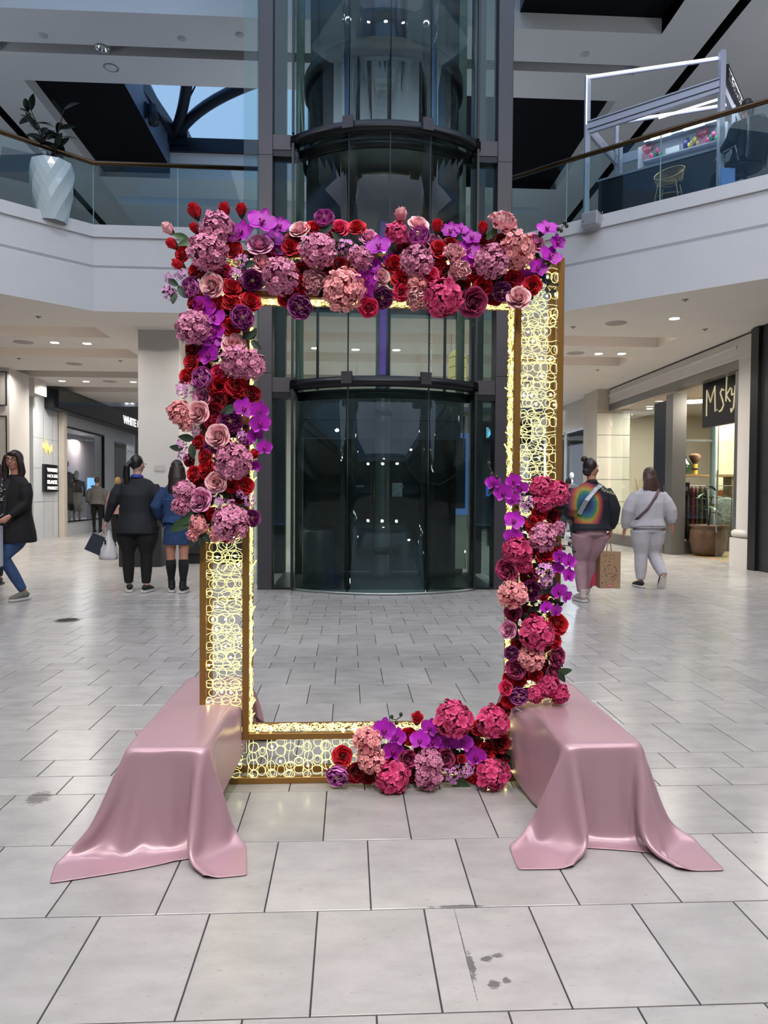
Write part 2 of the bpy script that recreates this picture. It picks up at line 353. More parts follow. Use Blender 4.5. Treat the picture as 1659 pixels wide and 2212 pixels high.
# part nearer than y = 13.32: follow the slab edge
fr = [( -22, 1.0)] + EDGE + [(22, -2)]
def edge_y(x):
    for a, b in zip(fr[:-1], fr[1:]):
        if a[0] <= x <= b[0] and b[0] > a[0]: return a[1] + (b[1] - a[1]) * (x - a[0]) / (b[0] - a[0])
    return 99
xx = sorted({p[0] for p in fr} | {-10.4, -4.45, -3.0, 5.95})
for a, b in zip(xx[:-1], xx[1:]):
    if b - a < 1e-6: continue
    ya, yb_ = edge_y(a + 1e-6), edge_y(b - 1e-6); mid = (a + b) / 2
    holes = [c for c in COVES if c[0] < mid < c[1] and c[2] < 13.3]
    if min(ya, yb_) > 13.3: continue
    y1 = 12.42 if holes else 13.32
    cm.add([(a, ya, ZC), (b, yb_, ZC), (b, y1, ZC), (a, y1, ZC)], [(0, 3, 2, 1)])
    if holes: cm.add([(a, 13.25, ZC), (b, 13.25, ZC), (b, 13.32, ZC), (a, 13.32, ZC)], [(0, 3, 2, 1)])
m_cove = mat('cove plaster', 'd8d0c8', .8)
for (x0, x1, y0, y1) in COVES:
    t = ZC + .30
    cm.add([(x0, y0, ZC), (x1, y0, ZC), (x1, y1, ZC), (x0, y1, ZC), (x0, y0, t), (x1, y0, t), (x1, y1, t), (x0, y1, t)],
           [(4, 5, 6, 7)[::-1], (0, 1, 5, 4), (1, 2, 6, 5), (2, 3, 7, 6), (3, 0, 4, 7)], 1)
    if y0 < 16: area_lamp('cove_lamp', ((x0 + x1) / 2, y0 + .12, ZC + .12), (x1 - x0) * .96, 28 * (x1 - x0) / 6, (1, .84, .72), (math.pi, 0, 0), size_y=.12)
struct(cm.build('ceiling', [m_ceil, m_cove]))
# upper floor slab top
struct(prism([(-22, 14), (-14, 2.9)] + [offs(i, .12) for i in range(1, 10)] + [(14, 2.2), (22, 14), (22, 22.6), (-22, 22.6)], 4.35, 5.38).build('slab', m_fascia))
# ------------------------------------------------------------------ recessed downlights and ceiling fittings
m_lamp = mat('lit lamp', 'fff6e6', .4, emit='fff4e2', estr=14)
m_ring = mat('white ring', 'e0dedc', .5)
dl_rim = MB().lathe([(.078, .0), (.105, -.006), (.115, 0)], n=20).mesh('rim', m_ring, True)
dl_len = MB().lathe([(0, -.003), (.08, -.003)], n=20).mesh('lens', m_lamp)
DL = [(118, 740, 'left front cove, left one of the pair'), (188, 742, 'left front cove, right one of the pair'), (1457, 688, 'right near the upper floor edge'), (1293, 764, 'right middle strip, left one of the pair'), (1343, 764, 'right middle strip, right one of the pair'),
      (134, 823, 'far left strip, left one of three'), (186, 824, 'far left strip, middle one of three'), (288, 825, 'far left strip, right one of three beside the pillar'), (42, 870, None),
      (681, 752, 'seen through the lift glass, left one of three'), (768, 755, 'seen through the lift glass, middle one of three'), (856, 756, 'seen through the lift glass, right one of three')]
for (px, py, w) in DL:
    if w is None: continue
    p = P(px, py, Z=ZC)
    t = thing('recessed_downlight', 'lit round ceiling downlight, ' + w, 'downlight', (p.x, p.y, ZC - .002), group='lit ceiling downlights')
    link('rim', dl_rim, t); link('lens', dl_len, t)
    area_lamp('downlight_and_fill', (p.x, p.y, ZC - .02), .17, 48, (1, .93, .84), spread=150)
for q in ((-7.5, 16.4), (0, 16.5), (3, 16.5), (-3.5, 19.5), (1.5, 19.6), (5.4, 17.0), (-6.5, 19.6), (4.8, 21.5), (-7, 11.4), (6.3, 9.6), (-4.6, 12.0), (-2.2, 12.0), (3.6, 12.0), (0.4, 12.0)):  # last four have no fitting, added to brighten the pillar
    area_lamp('downlight_and_fill', (q[0], q[1], ZC - .02), .2, 32 if q[0] < -5 and q[1] > 12 else (34 if q[1] == 12.0 else 62), (1, .93, .85), spread=150)
m_spk = mat('speaker grille', 'a8a49f', .7)
spk = MB().lathe([(0, -.006), (.09, -.008), (.10, -.004), (.17, -.006), (.18, 0)], n=24).mesh('ceiling_speaker', [m_spk], True)
for (px, py, w) in ((51, 739, 'left of the front pair of downlights'), (160, 786, 'middle of the left ceiling behind the second cove'), (237, 824, 'far left between two downlights'), (1331, 698, 'right ceiling near the glowing cove'), (1243, 763, 'right ceiling beside the pair of downlights')):
    p = P(px, py, Z=ZC); tag(link('ceiling_speaker', spk, None, (p.x, p.y, ZC)), 'round flat ceiling speaker, ' + w, 'speaker', 'round ceiling speakers')
spr = MB().lathe([(0, -.03), (.012, -.03), (.014, -.008), (.045, -.006), (.05, 0)], n=12).mesh('sprinkler', mat('sprinkler metal', '8a8580', .4, .6), True)
for (px, py, w) in ((83, 684, 'left ceiling before the first cove'), (1480, 647, 'right ceiling nearest the upper floor edge'), (1523, 711, 'right ceiling beside the shop header'), (1238, 706, 'right ceiling left of the round speaker'), (1291, 799, 'right ceiling farthest back'), (41, 774, 'left ceiling behind the second cove'), (260, 779, 'left ceiling beside the pillar')):
    p = P(px, py, Z=ZC); tag(link('sprinkler', spr, None, (p.x, p.y, ZC)), 'small fire sprinkler head, ' + w, 'sprinkler', 'ceiling sprinklers')
# ------------------------------------------------------------------ walls of the lower floor
a = P(298, 712, Z=ZC); b = P(389, 716, Z=ZC)
struct(MB().box(a.x, b.x, 12.55, 13.6, 0, ZC).build('pillar', m_white), 'square white pillar beside the lift')
struct(MB().box(-4.4, -.2, 18.0, 18.2, 0, ZC).build('wall_back', m_white))
tag(MB().box(-.09, .09, -.01, 0, -.05, .05).build('wall_plate', mat('plate', 'bdb9b5', .5), None, loc=P(345, 1011, Y=12.549)), 'small pale plate on the white pillar', 'plate')
struct(MB().box(-22, 22, 46, 46.3, 0, 14).build('wall_far', m_white))
struct(MB().box(-22.3, -22, -12, 46, 0, 14).build('wall_left', m_white))
struct(MB().box(22, 22.3, -12, 46, 0, 14).build('wall_right', m_white))
struct(MB().box(-22, 22, -12.3, -12, 0, 14).build('wall_front', m_white))
# ================================================================== upper ceiling with beams, dark soffits and skylight
ZU = 9.5; ZB = 9.78
m_up = mat('upper ceiling paint', 'e6e5e2', .8, vary=.02, vscale=1)
m_blk = mat('dark soffit', '080b11', .8, spec=.2)
m_dkf = mat('dark steel', '1c2530', .45, .3)
def yu(py, px=300): return P(px, py, Z=ZU).y
yA0, yA1, yB0, yB1 = yu(28), yu(101), yu(122), yu(182)
XL1, XL0 = P(56, 179, Z=ZU).x, P(0, 239, Z=ZU).x              # left black soffit edge, left slot
XR0, XR1 = P(1330, 220, Z=ZU).x, P(1533, 97, Z=ZU).x          # right black soffit edge, right slot
XS = P(270, 184, Z=ZB).x                                      # right side of left black soffit
yC = P(374, 375, Z=ZB).y                                      # far end of the black soffits
yE = P(460, 388, Z=ZU).y
u = MB()
def flat(x0, x1, y0, y1, z, mi=0): u.add([(x0, y0, z), (x1, y0, z), (x1, y1, z), (x0, y1, z)], [(0, 3, 2, 1)], mi)
def facey(x0, x1, y, z0, z1, mi=0): u.add([(x0, y, z0), (x1, y, z0), (x1, y, z1), (x0, y, z1)], [(0, 1, 2, 3)], mi)
def facex(x, y0, y1, z0, z1, mi=0): u.add([(x, y0, z0), (x, y1, z0), (x, y1, z1), (x, y0, z1)], [(0, 1, 2, 3)], mi)
SK = (-8.5, 9.5)
# transverse beams A and B between the long beams
for (y0, y1) in ((yA0, yA1), (yB0, yB1)):
    flat(XL1, XR0, y0, y1, ZU); 
facey(XL1, XR0, yA0, ZU, 11.2); facey(XL1, XR0, yA1, ZU, ZU + .5, 1)
facey(XL1, XR0, yB0, ZU, ZU + .5); facey(XL1, XR0, yB1, ZU, ZU + .9, 0)
flat(XL1, XR0, yA1, yB0, ZU + .42, 1)
# long white strips left and right, with a dark slot in each
sl = .10
for (a_, b_) in ((-22, XL0 - sl), (XL0 + sl, XL1)): flat(a_, b_, -12, 46, ZU)
for (a_, b_) in ((XR0, XR1 - sl), (XR1 + sl, 22)): flat(a_, b_, -12, 46, ZU)
for c_ in (XL0, XR1):
    flat(c_ - sl, c_ + sl, -12, 46, ZU + .3, 1); facex(c_ - sl, -12, 46, ZU, ZU + .3, 1); facex(c_ + sl, -12, 46, ZU, ZU + .3, 1)
facex(XL1, -12, 46, ZU, ZB + .02); facex(XR0, -12, 46, ZU, ZB + .02)
# dark soffits behind beam B and (right only) before beam A
flat(XL1, XS, yB1, yC, ZB, 1); facex(XS, yB1, yC, ZB, 10.9, 2); facey(XL1, XS, yC, ZU, ZB, 0)
XM = P(1117, 215, Z=ZB).x - 1.2
flat(XM, XR0, yB1, yC + .6, ZB, 1); facex(XM, yB1, yC + .6, ZB, 10.9, 2)
flat(XM + .6, XR0, yA0 - 1.9, yA0, ZB, 1); facex(XM + .6, yA0 - 1.9, yA0, ZB, 11, 2); facey(XM + .6, XR0, yA0 - 1.9, ZB, 11, 0)
# beyond: end wall of the skylight, more beams and bays
zT = P(460, 332, Y=yE).z; zT2 = P(460, 303, Y=yE).z
facey(XS, XM, yE, ZU, zT, 0)
flat(XL1, XR0, yE, yE + 1.2, ZU); flat(XL1, XR0, yE + 1.2, yE + 1.7, ZU + .35, 1); facey(XL1, XR0, yE + 1.7, ZU, ZU + .35); flat(XL1, XR0, yE + 1.7, yE + 4.0, ZU)
facey(XL1, XR0, yE + 4, ZU, ZB); flat(XL1 + 1.4, XR0 - .4, yE + 4.0, yE + 8.0, ZB, 1); flat(XL1, XL1 + 1.4, yE + 4, yE + 8, ZU); flat(XR0 - .4, XR0, yE + 4, yE + 8, ZU)
facex(XL1 + 1.4, yE + 4, yE + 8, ZU, ZB, 0)
flat(XL1, XR0, yE + 8, 46, ZU)
# court ceiling near and over the camera, leaving the big skylight open
flat(XL1, XR0, -12, -3.5, ZU); facey(XL1, XR0, -3.5, ZU, 11)
for x_ in (XL1, XR0): facex(x_, -3.5, yA0, ZU, 11)
struct(u.build('ceiling_upper', [m_up, m_blk, mat('blue grey steel', '5a6c86', .5)]))
# skylight: steel frame, two arched ribs meeting at a node
sk = thing('skylight_frame', 'dark curved steel ribs of the skylight seen over the left balcony', 'skylight frame')
zs = zT2 + .05
def SP(px, py): return P(px, py, Z=zs)
e0 = MB(); e0.bar(SP(306, 183), SP(398, 318), .12, .3); e0.build('edge_beam', m_dkf, sk)
MB().box(XS, XM, yE - .1, yE + .25, zT, zT2).build('edge_beam', m_dkf, sk)
nd = SP(380, 296)
MB().box(-.35, .35, -.25, .25, -.25, .12).build('node_box', m_dkf, sk, loc=nd)
def arc(pts, w):
    q = [SP(*p) for p in pts]; out = []
    for t in range(13):
        s_ = t / 12; out.append(q[0] * (1 - s_) ** 2 + q[1] * 2 * s_ * (1 - s_) + q[2] * s_ ** 2)
    return MB().tube(out, w, 8)
arc([(376, 290), (405, 225), (408, 120)], .13).build('rib', m_dkf, sk, True)
arc([(384, 292), (430, 205), (640, 150)], .13).build('rib', m_dkf, sk, True)
arc([(376, 290), (405, 215), (440, 150)], .02).build('cable', m_dkf, sk, True)
# spotlight can on the blue side of the dark soffit
sp = P(328, 250, X=XS + .16)
t = thing('spotlight_can', 'dark cylinder spotlight mounted beside the skylight', 'spotlight', sp)
MB().tube([(0, 0, .22), (0.05, -.02, -.2)], .12, 14).build('body', m_dkf, t, True); MB().box(-.16, -.10, -.03, .03, -.05, .3).build('bracket', m_dkf, t)
# unlit reflector downlights in the beams
for (px, py, zz, w) in ((240, 146, ZU, 'in the second white beam'), (221, 104, ZU, 'at the edge of the first white beam')):
    p = P(px, py, Z=zz)
    t = thing('reflector_downlight', 'unlit chrome reflector downlight ' + w + ', upper left', 'downlight', (p.x, p.y, zz - .01), group='unlit reflector downlights')
    MB().lathe([(.03, .10), (.07, .07), (.115, .02), (.125, -.004), (.14, 0)], n=22).build('reflector', mat('chrome', 'c8c8c4', .12, 1), t, True)
    MB().ball((0, 0, .05), .03, 10, 6).build('bulb', mat('bulb off', 'e8e4da', .3), t, True)
sd = MB().lathe([(0, -.03), (.05, -.03), (.075, -.012), (.08, 0)], n=16)
for i, (px, py, w) in enumerate(((518, 75, 'first beam near the lift'), (94, 76, 'first beam far left'), (393, 83, 'first beam between the other two'), (1264, 116, 'right hand beam'))):
    p = P(px, py, Z=ZU); tag(link('smoke_detector', sd.mesh('smoke_detector', mat('detector', 'c4c6c8', .6), True), None, (p.x, p.y, ZU)), 'small round smoke detector on the ' + w, 'detector', 'smoke detectors')
# glowing discs put in for reflections in the lift glass
pl = MB().lathe([(0, .02), (.038, .016), (.045, 0)], n=14).mesh('lens', mat('glint glow', 'ffffff', .4, emit='f4f6ff', estr=6))
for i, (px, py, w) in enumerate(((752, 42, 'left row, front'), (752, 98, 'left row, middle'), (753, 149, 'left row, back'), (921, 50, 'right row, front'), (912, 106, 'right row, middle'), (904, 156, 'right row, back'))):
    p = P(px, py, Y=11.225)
    t = thing('painted_shaft_glint', 'small glowing disc imitating a glass reflection, lift shaft rear wall, ' + w, 'lamp', p, group='added glints in the lift shaft'); t.rotation_euler = (-math.pi / 2, 0, 0)
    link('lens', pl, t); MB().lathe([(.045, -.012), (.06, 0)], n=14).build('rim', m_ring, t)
# ================================================================== balcony railings
m_rail = mat('bronze rail', '5b4630', .3, .85)
m_bal = glass('balustrade glass', (.80, .89, .90), 1.4, 0, .9)
m_edge = mat('glass edge', '9fb8b6', .15, spec=.8)
def railing(name, label, pts, panes, cap0=True):
    t = thing(name, label, 'railing')
    pp = [Vector((p[0], p[1], 6.50)) for p in pts]
    MB().tube(pp, .036, 12).build('handrail', m_rail, t, True)
    for a_, b_, n_ in panes:
        a_ = Vector(a_); b_ = Vector(b_)
        for k_ in range(n_):
            p = a_.lerp(b_, k_ / n_); q = a_.lerp(b_, (k_ + 1) / n_); d = (q - p).normalized(); nn = Vector((-d.y, d.x))
            p = p + d * .006; q = q - d * .006
            g_ = MB(); c = [p - nn * .006, q - nn * .006, q + nn * .006, p + nn * .006]
            prism([tuple(v) for v in c], 5.40, 6.47, 0, g_); o = g_.build('glass_pane', m_bal, t)
            MB().bar((q.x + d.x * .006, q.y + d.y * .006, 5.45), (q.x + d.x * .006, q.y + d.y * .006, 6.47), .012, .014).build('glass_edge', m_edge, t)
    return t
eL = [offs(i, .07) for i in (0, 1, 2)] + [(-1.45, 11.44)]
railing('glass_railing', 'glass balcony railing with bronze handrail on the left upper floor', eL, [(eL[0], eL[1], 5), (eL[1], eL[2], 1), (eL[2], eL[3], 2)])
rr_ = offs(9, .07); r1 = (2.42, 11.72); 
railing('glass_railing', 'glass balcony railing with bronze handrail below the white kiosk', [r1, offs(7, .07), offs(8, .07), rr_], [(r1, offs(7, .07), 1), (offs(7, .07), offs(8, .07), 2), (offs(8, .07), rr_, 3)])
# ------------------------------------------------------------------ left planter with rubber plant
p0 = P(70, 352, Y=11.0); q0 = P(155, 352, Y=11.0); rt = (q0.x - p0.x) / 2; cx = (p0.x + q0.x) / 2; cy = 11.0
zt = P(112, 356, Y=11.0).z
pot = thing('faceted_planter', 'tall glossy white planter with a diamond-cut surface on the left balcony', 'planter', (cx, cy, 5.38))
m_pot = mat('glossy white ceramic', 'c9d8dc', .12, spec=.7)
hh = zt - 5.38; mb = MB(); NR, NC = 9, 18; vs = []
for i in range(NR + 1):
    f = i / NR; r = rt * (.70 + .36 * math.sin(min(1, f * 1.15) * math.pi * .5)) * (1 if i < NR else .97)
    for k_ in range(NC):
        tt = 2 * math.pi * (k_ + (.5 if i % 2 else 0)) / NC; rr = r * (1.0 + (.03 if (k_ + i // 2) % 2 else -.02)); vs.append((rr * math.cos(tt), rr * math.sin(tt), f * hh))
fs = []
for i in range(NR):
    for k_ in range(NC):
        a_ = i * NC + k_; b_ = i * NC + (k_ + 1) % NC; c_ = a_ + NC; d_ = b_ + NC
        fs += [(a_, b_, c_), (b_, d_, c_)] if i % 2 == 0 else [(a_, d_, c_), (a_, b_, d_)]
mb.add(vs, fs); mb.add([(0, 0, hh * .93)] + [(rt * .95 * math.cos(2 * math.pi * k_ / NC), rt * .95 * math.sin(2 * math.pi * k_ / NC), hh * .93) for k_ in range(NC)], [(0, k_ + 1, (k_ + 1) % NC + 1) for k_ in range(NC)])
mb.build('pot', m_pot, pot)
MB().lathe([(0, hh * .95), (rt * .88, hh * .95)], n=20).build('soil', mat('soil', '1d1712', .95), pot)
m_leaf = mat('rubber leaf', '1f3020', .3, vary=.2, island=.25); m_stem = mat('stem', '3a2c20', .8)
def leaf_mesh(name, L, W, mt, fold=.18, droop=.25, n=7, lob=0):
    m = MB(); vs = []
    for i in range(n + 1):
        f = i / n; w = W / 2 * (math.sin(math.pi * min(1, f * .96 + .02)) ** .75) * (1 - .25 * f) * (1 + lob * math.sin(f * 22)); x = f * L; z = -droop * L * f * f
        for s_ in (-1, -.5, 0, .5, 1): vs.append((x, s_ * w, z + abs(s_) * w * fold))
    fs = [(i * 5 + j, (i + 1) * 5 + j, (i + 1) * 5 + j + 1, i * 5 + j + 1) for i in range(n) for j in range(4)]
    return m.add(vs, fs).mesh(name, mt, True)
lm_ = leaf_mesh('leaf', .26, .11, m_leaf)
plant = thing('rubber_plant', 'dark broad-leaved rubber plant in the white balcony planter', 'plant', (cx, cy, 5.38 + hh * .95))
rnd = random.Random(3)
for s_ in range(6):
    a_ = rnd.uniform(0, 6.28); L_ = rnd.uniform(.45, .8); tip = Vector((math.cos(a_) * .34, math.sin(a_) * .25, L_)); pts = [Vector((0, 0, 0)), tip * .5 + Vector((0, 0, .08)), tip]
    MB().tube(pts, [.014, .01, .006], 6).build('stem', m_stem, plant, True)
    for k_ in range(7):
        f = .3 + .7 * k_ / 6; p = pts[0].lerp(tip, f) + Vector((0, 0, .05 * (1 - f)))
        b_ = a_ + k_ * 2.3
        link('leaf', lm_, plant, p, (rnd.uniform(-.4, .4), -rnd.uniform(-.1, .9), b_))
# dark tilted panel seen through the railing
tag(MB().box(-.5, .5, -.02, .02, -.3, .3, M=Matrix.Rotation(.2, 4, 'Y')).build('ceiling_baffle', mat('grey panel', '4b535c', .5), None, loc=P(52, 360, Y=15)), 'dark grey tilted baffle board hanging behind the left balcony', 'board')
# ================================================================== kiosk on the right upper floor
m_kio = mat('kiosk white metal', 'b9bccb', .45); m_led = mat('led strip', 'ffffff', .4, emit='eaf0ff', estr=3.2)
def onrail(px, off):
    e0 = Vector(EDGE[7]); e1 = Vector(EDGE[8]); d = (e1 - e0).normalized(); n = Vector((-d.y, d.x))
    if n.y < 0: n = -n
    o = e0 + n * off; r = P(px, 300, Y=1.0); r = Vector((r.x, r.y))
    det = -r.x * d.y + d.x * r.y; t = (-o.x * d.y + d.x * o.y) / det; return r * t
_a, _b = onrail(1268, .35), onrail(1557, .35); A = Vector((_a.x, _a.y, 0)); Bq = Vector((_b.x, _b.y, 0))
ux = (Bq - A).normalized(); uy = Vector((-ux.y, ux.x, 0))
if uy.y < 0: uy = -uy
KL = (Bq - A).length; KD = 1.35; ZA, ZBk = 7.86, 7.45
ko = thing('kiosk', 'white metal open-frame kiosk with glowing strips on the right upper floor', 'kiosk')
def K(x, y, z): v = A + ux * x + uy * y; return (v.x, v.y, z)
for (x, y, h_) in ((0, 0, ZA), (KL, 0, ZBk + .07), (0, KD, 7.75), (KL, KD, 7.45), (KL, KD * .55, 7.4), (.12, KD * .9, 7.3)):
    MB().bar(K(x, y, 5.38), K(x, y, h_), .075 if y == 0 else .055).build('post', m_kio, ko)
for y, za_, zb_ in ((0, ZA, ZBk), (KD, 7.73, 7.43)):
    MB().bar(K(0, y, za_ - .03), K(KL, y, zb_ - .03), .03, .04).build('top_rail', m_kio, ko)
    MB().bar(K(0, y - .04, za_ - .02), K(KL - .05, y - .04, zb_ - .02), .02, .022).build('light_strip', m_led, ko)
MB().bar(K(0.0, -.045, 7.10), K(0.0, -.045, ZA), .016, .016).build('light_strip', m_led, ko)
MB().bar(K(0, 0, 7.06), K(KL, 0, 7.06), .05, .20).build('fascia_board', m_kio, ko)
for z in (7.02, 7.13): MB().bar(K(0, -.03, z), K(KL, -.03, z), .008, .010).build('groove', mat('groove', '2a2c34', .6), ko)
MB().bar(K(0, KD, 7.06), K(KL, KD, 7.06), .05, .16).build('fascia_board', m_kio, ko)
for x in (0, KL): MB().bar(K(x, 0, 7.06), K(x, KD, 7.06), .05, .16).build('fascia_board', m_kio, ko)
MB().bar(K(.9, KD * .5, 7.22), K(KL - .1, KD * .5, 7.22), .025, .025).build('light_strip', m_led, ko)
MB().bar(K(KL + .05, .02, 7.225), K(KL + .05, KD, 7.225), .04, .20).build('sign_board', mat('sign white', 'e6e8f0', .5), ko)
SF = MB()
for z in (7.125, 7.325): SF.bar(K(KL + .06, .02, z), K(KL + .06, KD, z), .05, .014)
SF.bar(K(KL + .06, .02, 7.125), K(KL + .06, .02, 7.325), .05, .014); SF.build('sign_frame', mat('black trim', '141519', .4), ko)
text('lettering', 'THE CHAMOY SPOT', .17, mat('sign black', '0c0c10', .5), ko, frame_mat(Vector(K(KL + .075, .06, 7.165)), uy, (0, 0, 1)), .003, sx=.80)
area_lamp('kiosk_spot', K(KL + .9, .7, 7.5), .15, 9, (.95, .97, 1), Vector((0, 0, -1)).rotation_difference(-ux + Vector((0, 0, -.2))).to_euler(), spread=120)
# counter with shelf unit
MB().bar(K(.10, .50, 5.83), K(KL - .10, .50, 5.83), .5, .90).build('counter', mat('counter dark', '171a22', .35), ko)
MB().bar(K(.08, .5, 6.295), K(KL - .08, .5, 6.295), .54, .03).build('counter_top', mat('counter top', '8d919c', .4), ko)
sh = thing('cubby_shelf', 'white cubby shelf unit with pink party goods on the kiosk counter', 'shelf'); shx0, shx1 = KL * .40, KL * .93; z0, z1 = 6.325, 6.75
def bd(name, a, b, w, h, m=None): return MB().bar(a, b, w, h).build(name, m or m_kio, sh)
for z in (z0, (z0 + z1) / 2 - .08, z1): bd('shelf_board', K(shx0, .47, z), K(shx1, .47, z), .26, .018)
for j in range(5): x = shx0 + (shx1 - shx0) * j / 4; MB().bar(K(x, .47, z0), K(x, .47, z1), .018, .26, up=ux).build('divider', m_kio, sh)
bd('back_board', K(shx0, .60, (z0 + z1) / 2), K(shx1, .60, (z0 + z1) / 2), .01, z1 - z0)
for x in (.26, .72): MB().bar(K(shx0 + (shx1 - shx0) * (x - .16), .33, z1 + .0), K(shx0 + (shx1 - shx0) * (x + .13), .33, z1 + .0), .03, .035).build('light_strip', m_led, sh)
area_lamp('shelf_lamp', K((shx0 + shx1) / 2, .30, z1 + .05), 1.2, 9, (1, .97, .95), (0, 0, math.atan2(ux.y, ux.x)), size_y=.05)
zsb = (z0 + z1) / 2 - .06; w4 = (shx1 - shx0) / 4
goods = [('gift_box', .15, 'heart', 'pink gift box with a red heart card, first cubby from the left'), ('candy_bag', .62, 'bag', 'pink and green candy bags, first cubby from the left'), ('paper_stack', 1.6, 'white', 'white folded carton in the second cubby'),
         ('candy_jar', 2.35, 'jar', 'purple and clear candy jar in the third cubby'), ('candy_bag', 2.72, 'bagy', 'yellow topped candy bag in the third cubby'), ('gift_box', 3.22, 'heart', 'pink gift box with a red heart card, last cubby'), ('candy_bag', 3.72, 'bag', 'pink and green candy bags, last cubby')]
for (nm, fx, kd, lb) in goods:
    c = Vector(K(shx0 + w4 * fx, .43, zsb)); t = thing(nm, lb, nm.replace('_', ' '), c, math.atan2(ux.y, ux.x))
    if kd == 'heart':
        MB().box(-.07, .07, -.03, .03, 0, .13).build('box', mat('pink leopard', 'a06a80', .5, vary=.5, vscale=60), t)
        h_ = MB(); pts = [(.09 * math.sin(a) ** 3, .075 * (math.cos(a) * 13 - 5 * math.cos(2 * a) - 2 * math.cos(3 * a) - math.cos(4 * a)) / 13 + .18) for a in [k_ * 2 * math.pi / 24 for k_ in range(24)]]
        n_ = 24; h_.add([(x, -.035, z) for x, z in pts] + [(x, -.025, z) for x, z in pts], [tuple(range(n_)), tuple(range(n_, 2 * n_))[::-1]] + [(i, (i + 1) % n_, n_ + (i + 1) % n_, n_ + i) for i in range(n_)]); h_.build('heart', mat('heart red', '8a1f3c', .4), t)
        text('lettering', 'LOVE', .045, mat('white print', 'e8c8d0', .5), t, frame_mat(Vector((-.06, -.038, .165)), (1, 0, 0), (0, 0, 1)), .001)
    elif kd == 'white': MB().box(-.10, .10, -.05, .05, 0, .09).build('carton', mat('carton', 'dcdfe6', .6), t)
    elif kd == 'jar':
        MB().lathe([(0, 0), (.05, 0), (.05, .12), (.03, .15)], n=14).build('jar', mat('purple jar', '4a3f8e', .3), t, True); MB().lathe([(0, .17), (.035, .17), (.035, .14)], n=14).build('lid', mat('lid dark', '33304a', .4), t)
    else:
        col = ('d8c640', 'b8a890') if kd == 'bagy' else ('e05a9a', '2f9b74')
        for k_ in range(4): MB().ball((-.06 + .04 * k_, -.02 + .01 * (k_ % 2), .05 + .03 * (k_ % 3)), (.035, .03, .05), 8, 5).build('sweet', mat('sweet' + col[k_ % 2], col[k_ % 2], .35), t, True)
# wire stool
_c = onrail(1447, .36); cs = Vector((_c.x, _c.y, 6.02))
st = thing('wire_chair', 'round wire bar chair with thin gold legs before the kiosk counter', 'chair', (cs.x, cs.y, 5.38), math.atan2(ux.y, ux.x))
m_wire = mat('bronze wire', '94804f', .4, .6)
hz = cs.z - 5.38
def basket(t): return Vector((.21 * math.cos(t), .19 * math.sin(t), 0))
MB().tube([basket(k_ * math.pi / 12) + Vector((0, 0, hz + .16 * math.sin(k_ * math.pi / 12))) for k_ in range(25)], .009, 6).build('rim', m_wire, st, True)
MB().tube([basket(k_ * math.pi / 12) * .55 + Vector((0, 0, hz - .16)) for k_ in range(25)], .007, 6).build('seat_ring', m_wire, st, True)
for k_ in range(26):
    x = -.20 + .40 * k_ / 25; w_ = .19 * math.sqrt(1 - (x / .21) ** 2)
    MB().tube([(x, -w_, hz - .16 * (w_ / .19)), (x * .9, -w_ * .4, hz - .15), (x * .9, w_ * .3, hz - .15), (x, w_ * .85, hz + .02), (x, w_, hz + .16 * (w_ / .19))], .003, 4).build('wire', m_wire, st, True)
for sx_ in (-1, 1):
    for sy_ in (-1, 1): MB().tube([(sx_ * .12, sy_ * .12, hz - .16), (sx_ * .20, sy_ * .17, 0)], .008, 6).build('leg', m_wire, st, True)
MB().tube([(math.cos(k_ * .5236) * .20, math.sin(k_ * .5236) * .19, .28) for k_ in range(13)], .006, 5).build('foot_ring', m_wire, st, True)
# loudspeaker on the curb
ls = P(1279, 477, Y=10.42)
t = thing('wall_speaker', 'small white box speaker fixed to the edge of the right balcony', 'speaker', ls, math.atan2(EDGE[8][1] - EDGE[7][1], EDGE[8][0] - EDGE[7][0]))
bevel(MB().box(-.13, .12, -.11, .06, -.10, .11).build('cabinet', mat('speaker white', 'a9abb2', .5), t), .02, 3)
MB().box(-.115, .10, -.118, -.11, -.085, .09).build('grille', mat('speaker face', '8f9198', .7), t); MB().ball((-.09, -.12, -.03), .008, 8, 5).build('badge', m_blk, t)
MB().tube([(.11, -.04, .07), (.17, -.03, .09), (.16, -.02, -.03), (.18, 0, .0)], .005, 5).build('cable', m_spk, t, True)
# ================================================================== glass lift
m_col = mat('lift column steel', '4b494d', .42, .55, vary=.05, vscale=3)
m_dark = mat('lift dark metal', '26272b', .35, .6)
m_gl = glass('lift glass', (.66, .74, .73), 1.50, .0, .62, (.9, 1, .98))
m_gl2 = glass('lift glass upper', (.80, .88, .87), 1.5, .0, .5)
TOPZ = 13.0
lift = thing('glass_lift_shaft', 'tall glass lift shaft with grey steel columns and curved glass front', 'lift', (.46, 9.2, 0))
LO = Vector((.46, 9.2, 0))
def lb(name, x0, x1, y0, y1, z0, z1, m, par=None): 
    o = MB().box(x0 - LO.x, x1 - LO.x, y0 - LO.y, y1 - LO.y, z0, z1).build(name, m, par or lift); return o
for (x0, x1) in ((P(557, 1000, Y=9.15).x, P(588, 1000, Y=9.15).x), (P(1071, 1000, Y=9.05).x, P(1103, 1000, Y=9.05).x)):
    o = lb('column', x0, x1, 9.12, 9.42, 0, TOPZ, m_col); bevel(o, .008)
    for z in (2.82, 5.62): lb('column_joint', x0 - .003, x1 + .003, 9.117, 9.423, z, z + .006, m_dark, o)
    lb('column_back', x0, x1, 11.0, 11.2, 0, TOPZ, m_col)
xl0, xl1, xr0, xr1 = P(588, 1000, Y=9.15).x, P(636, 1000, Y=9.1).x, P(1020, 1000, Y=9.1).x, P(1071, 1000, Y=9.05).x
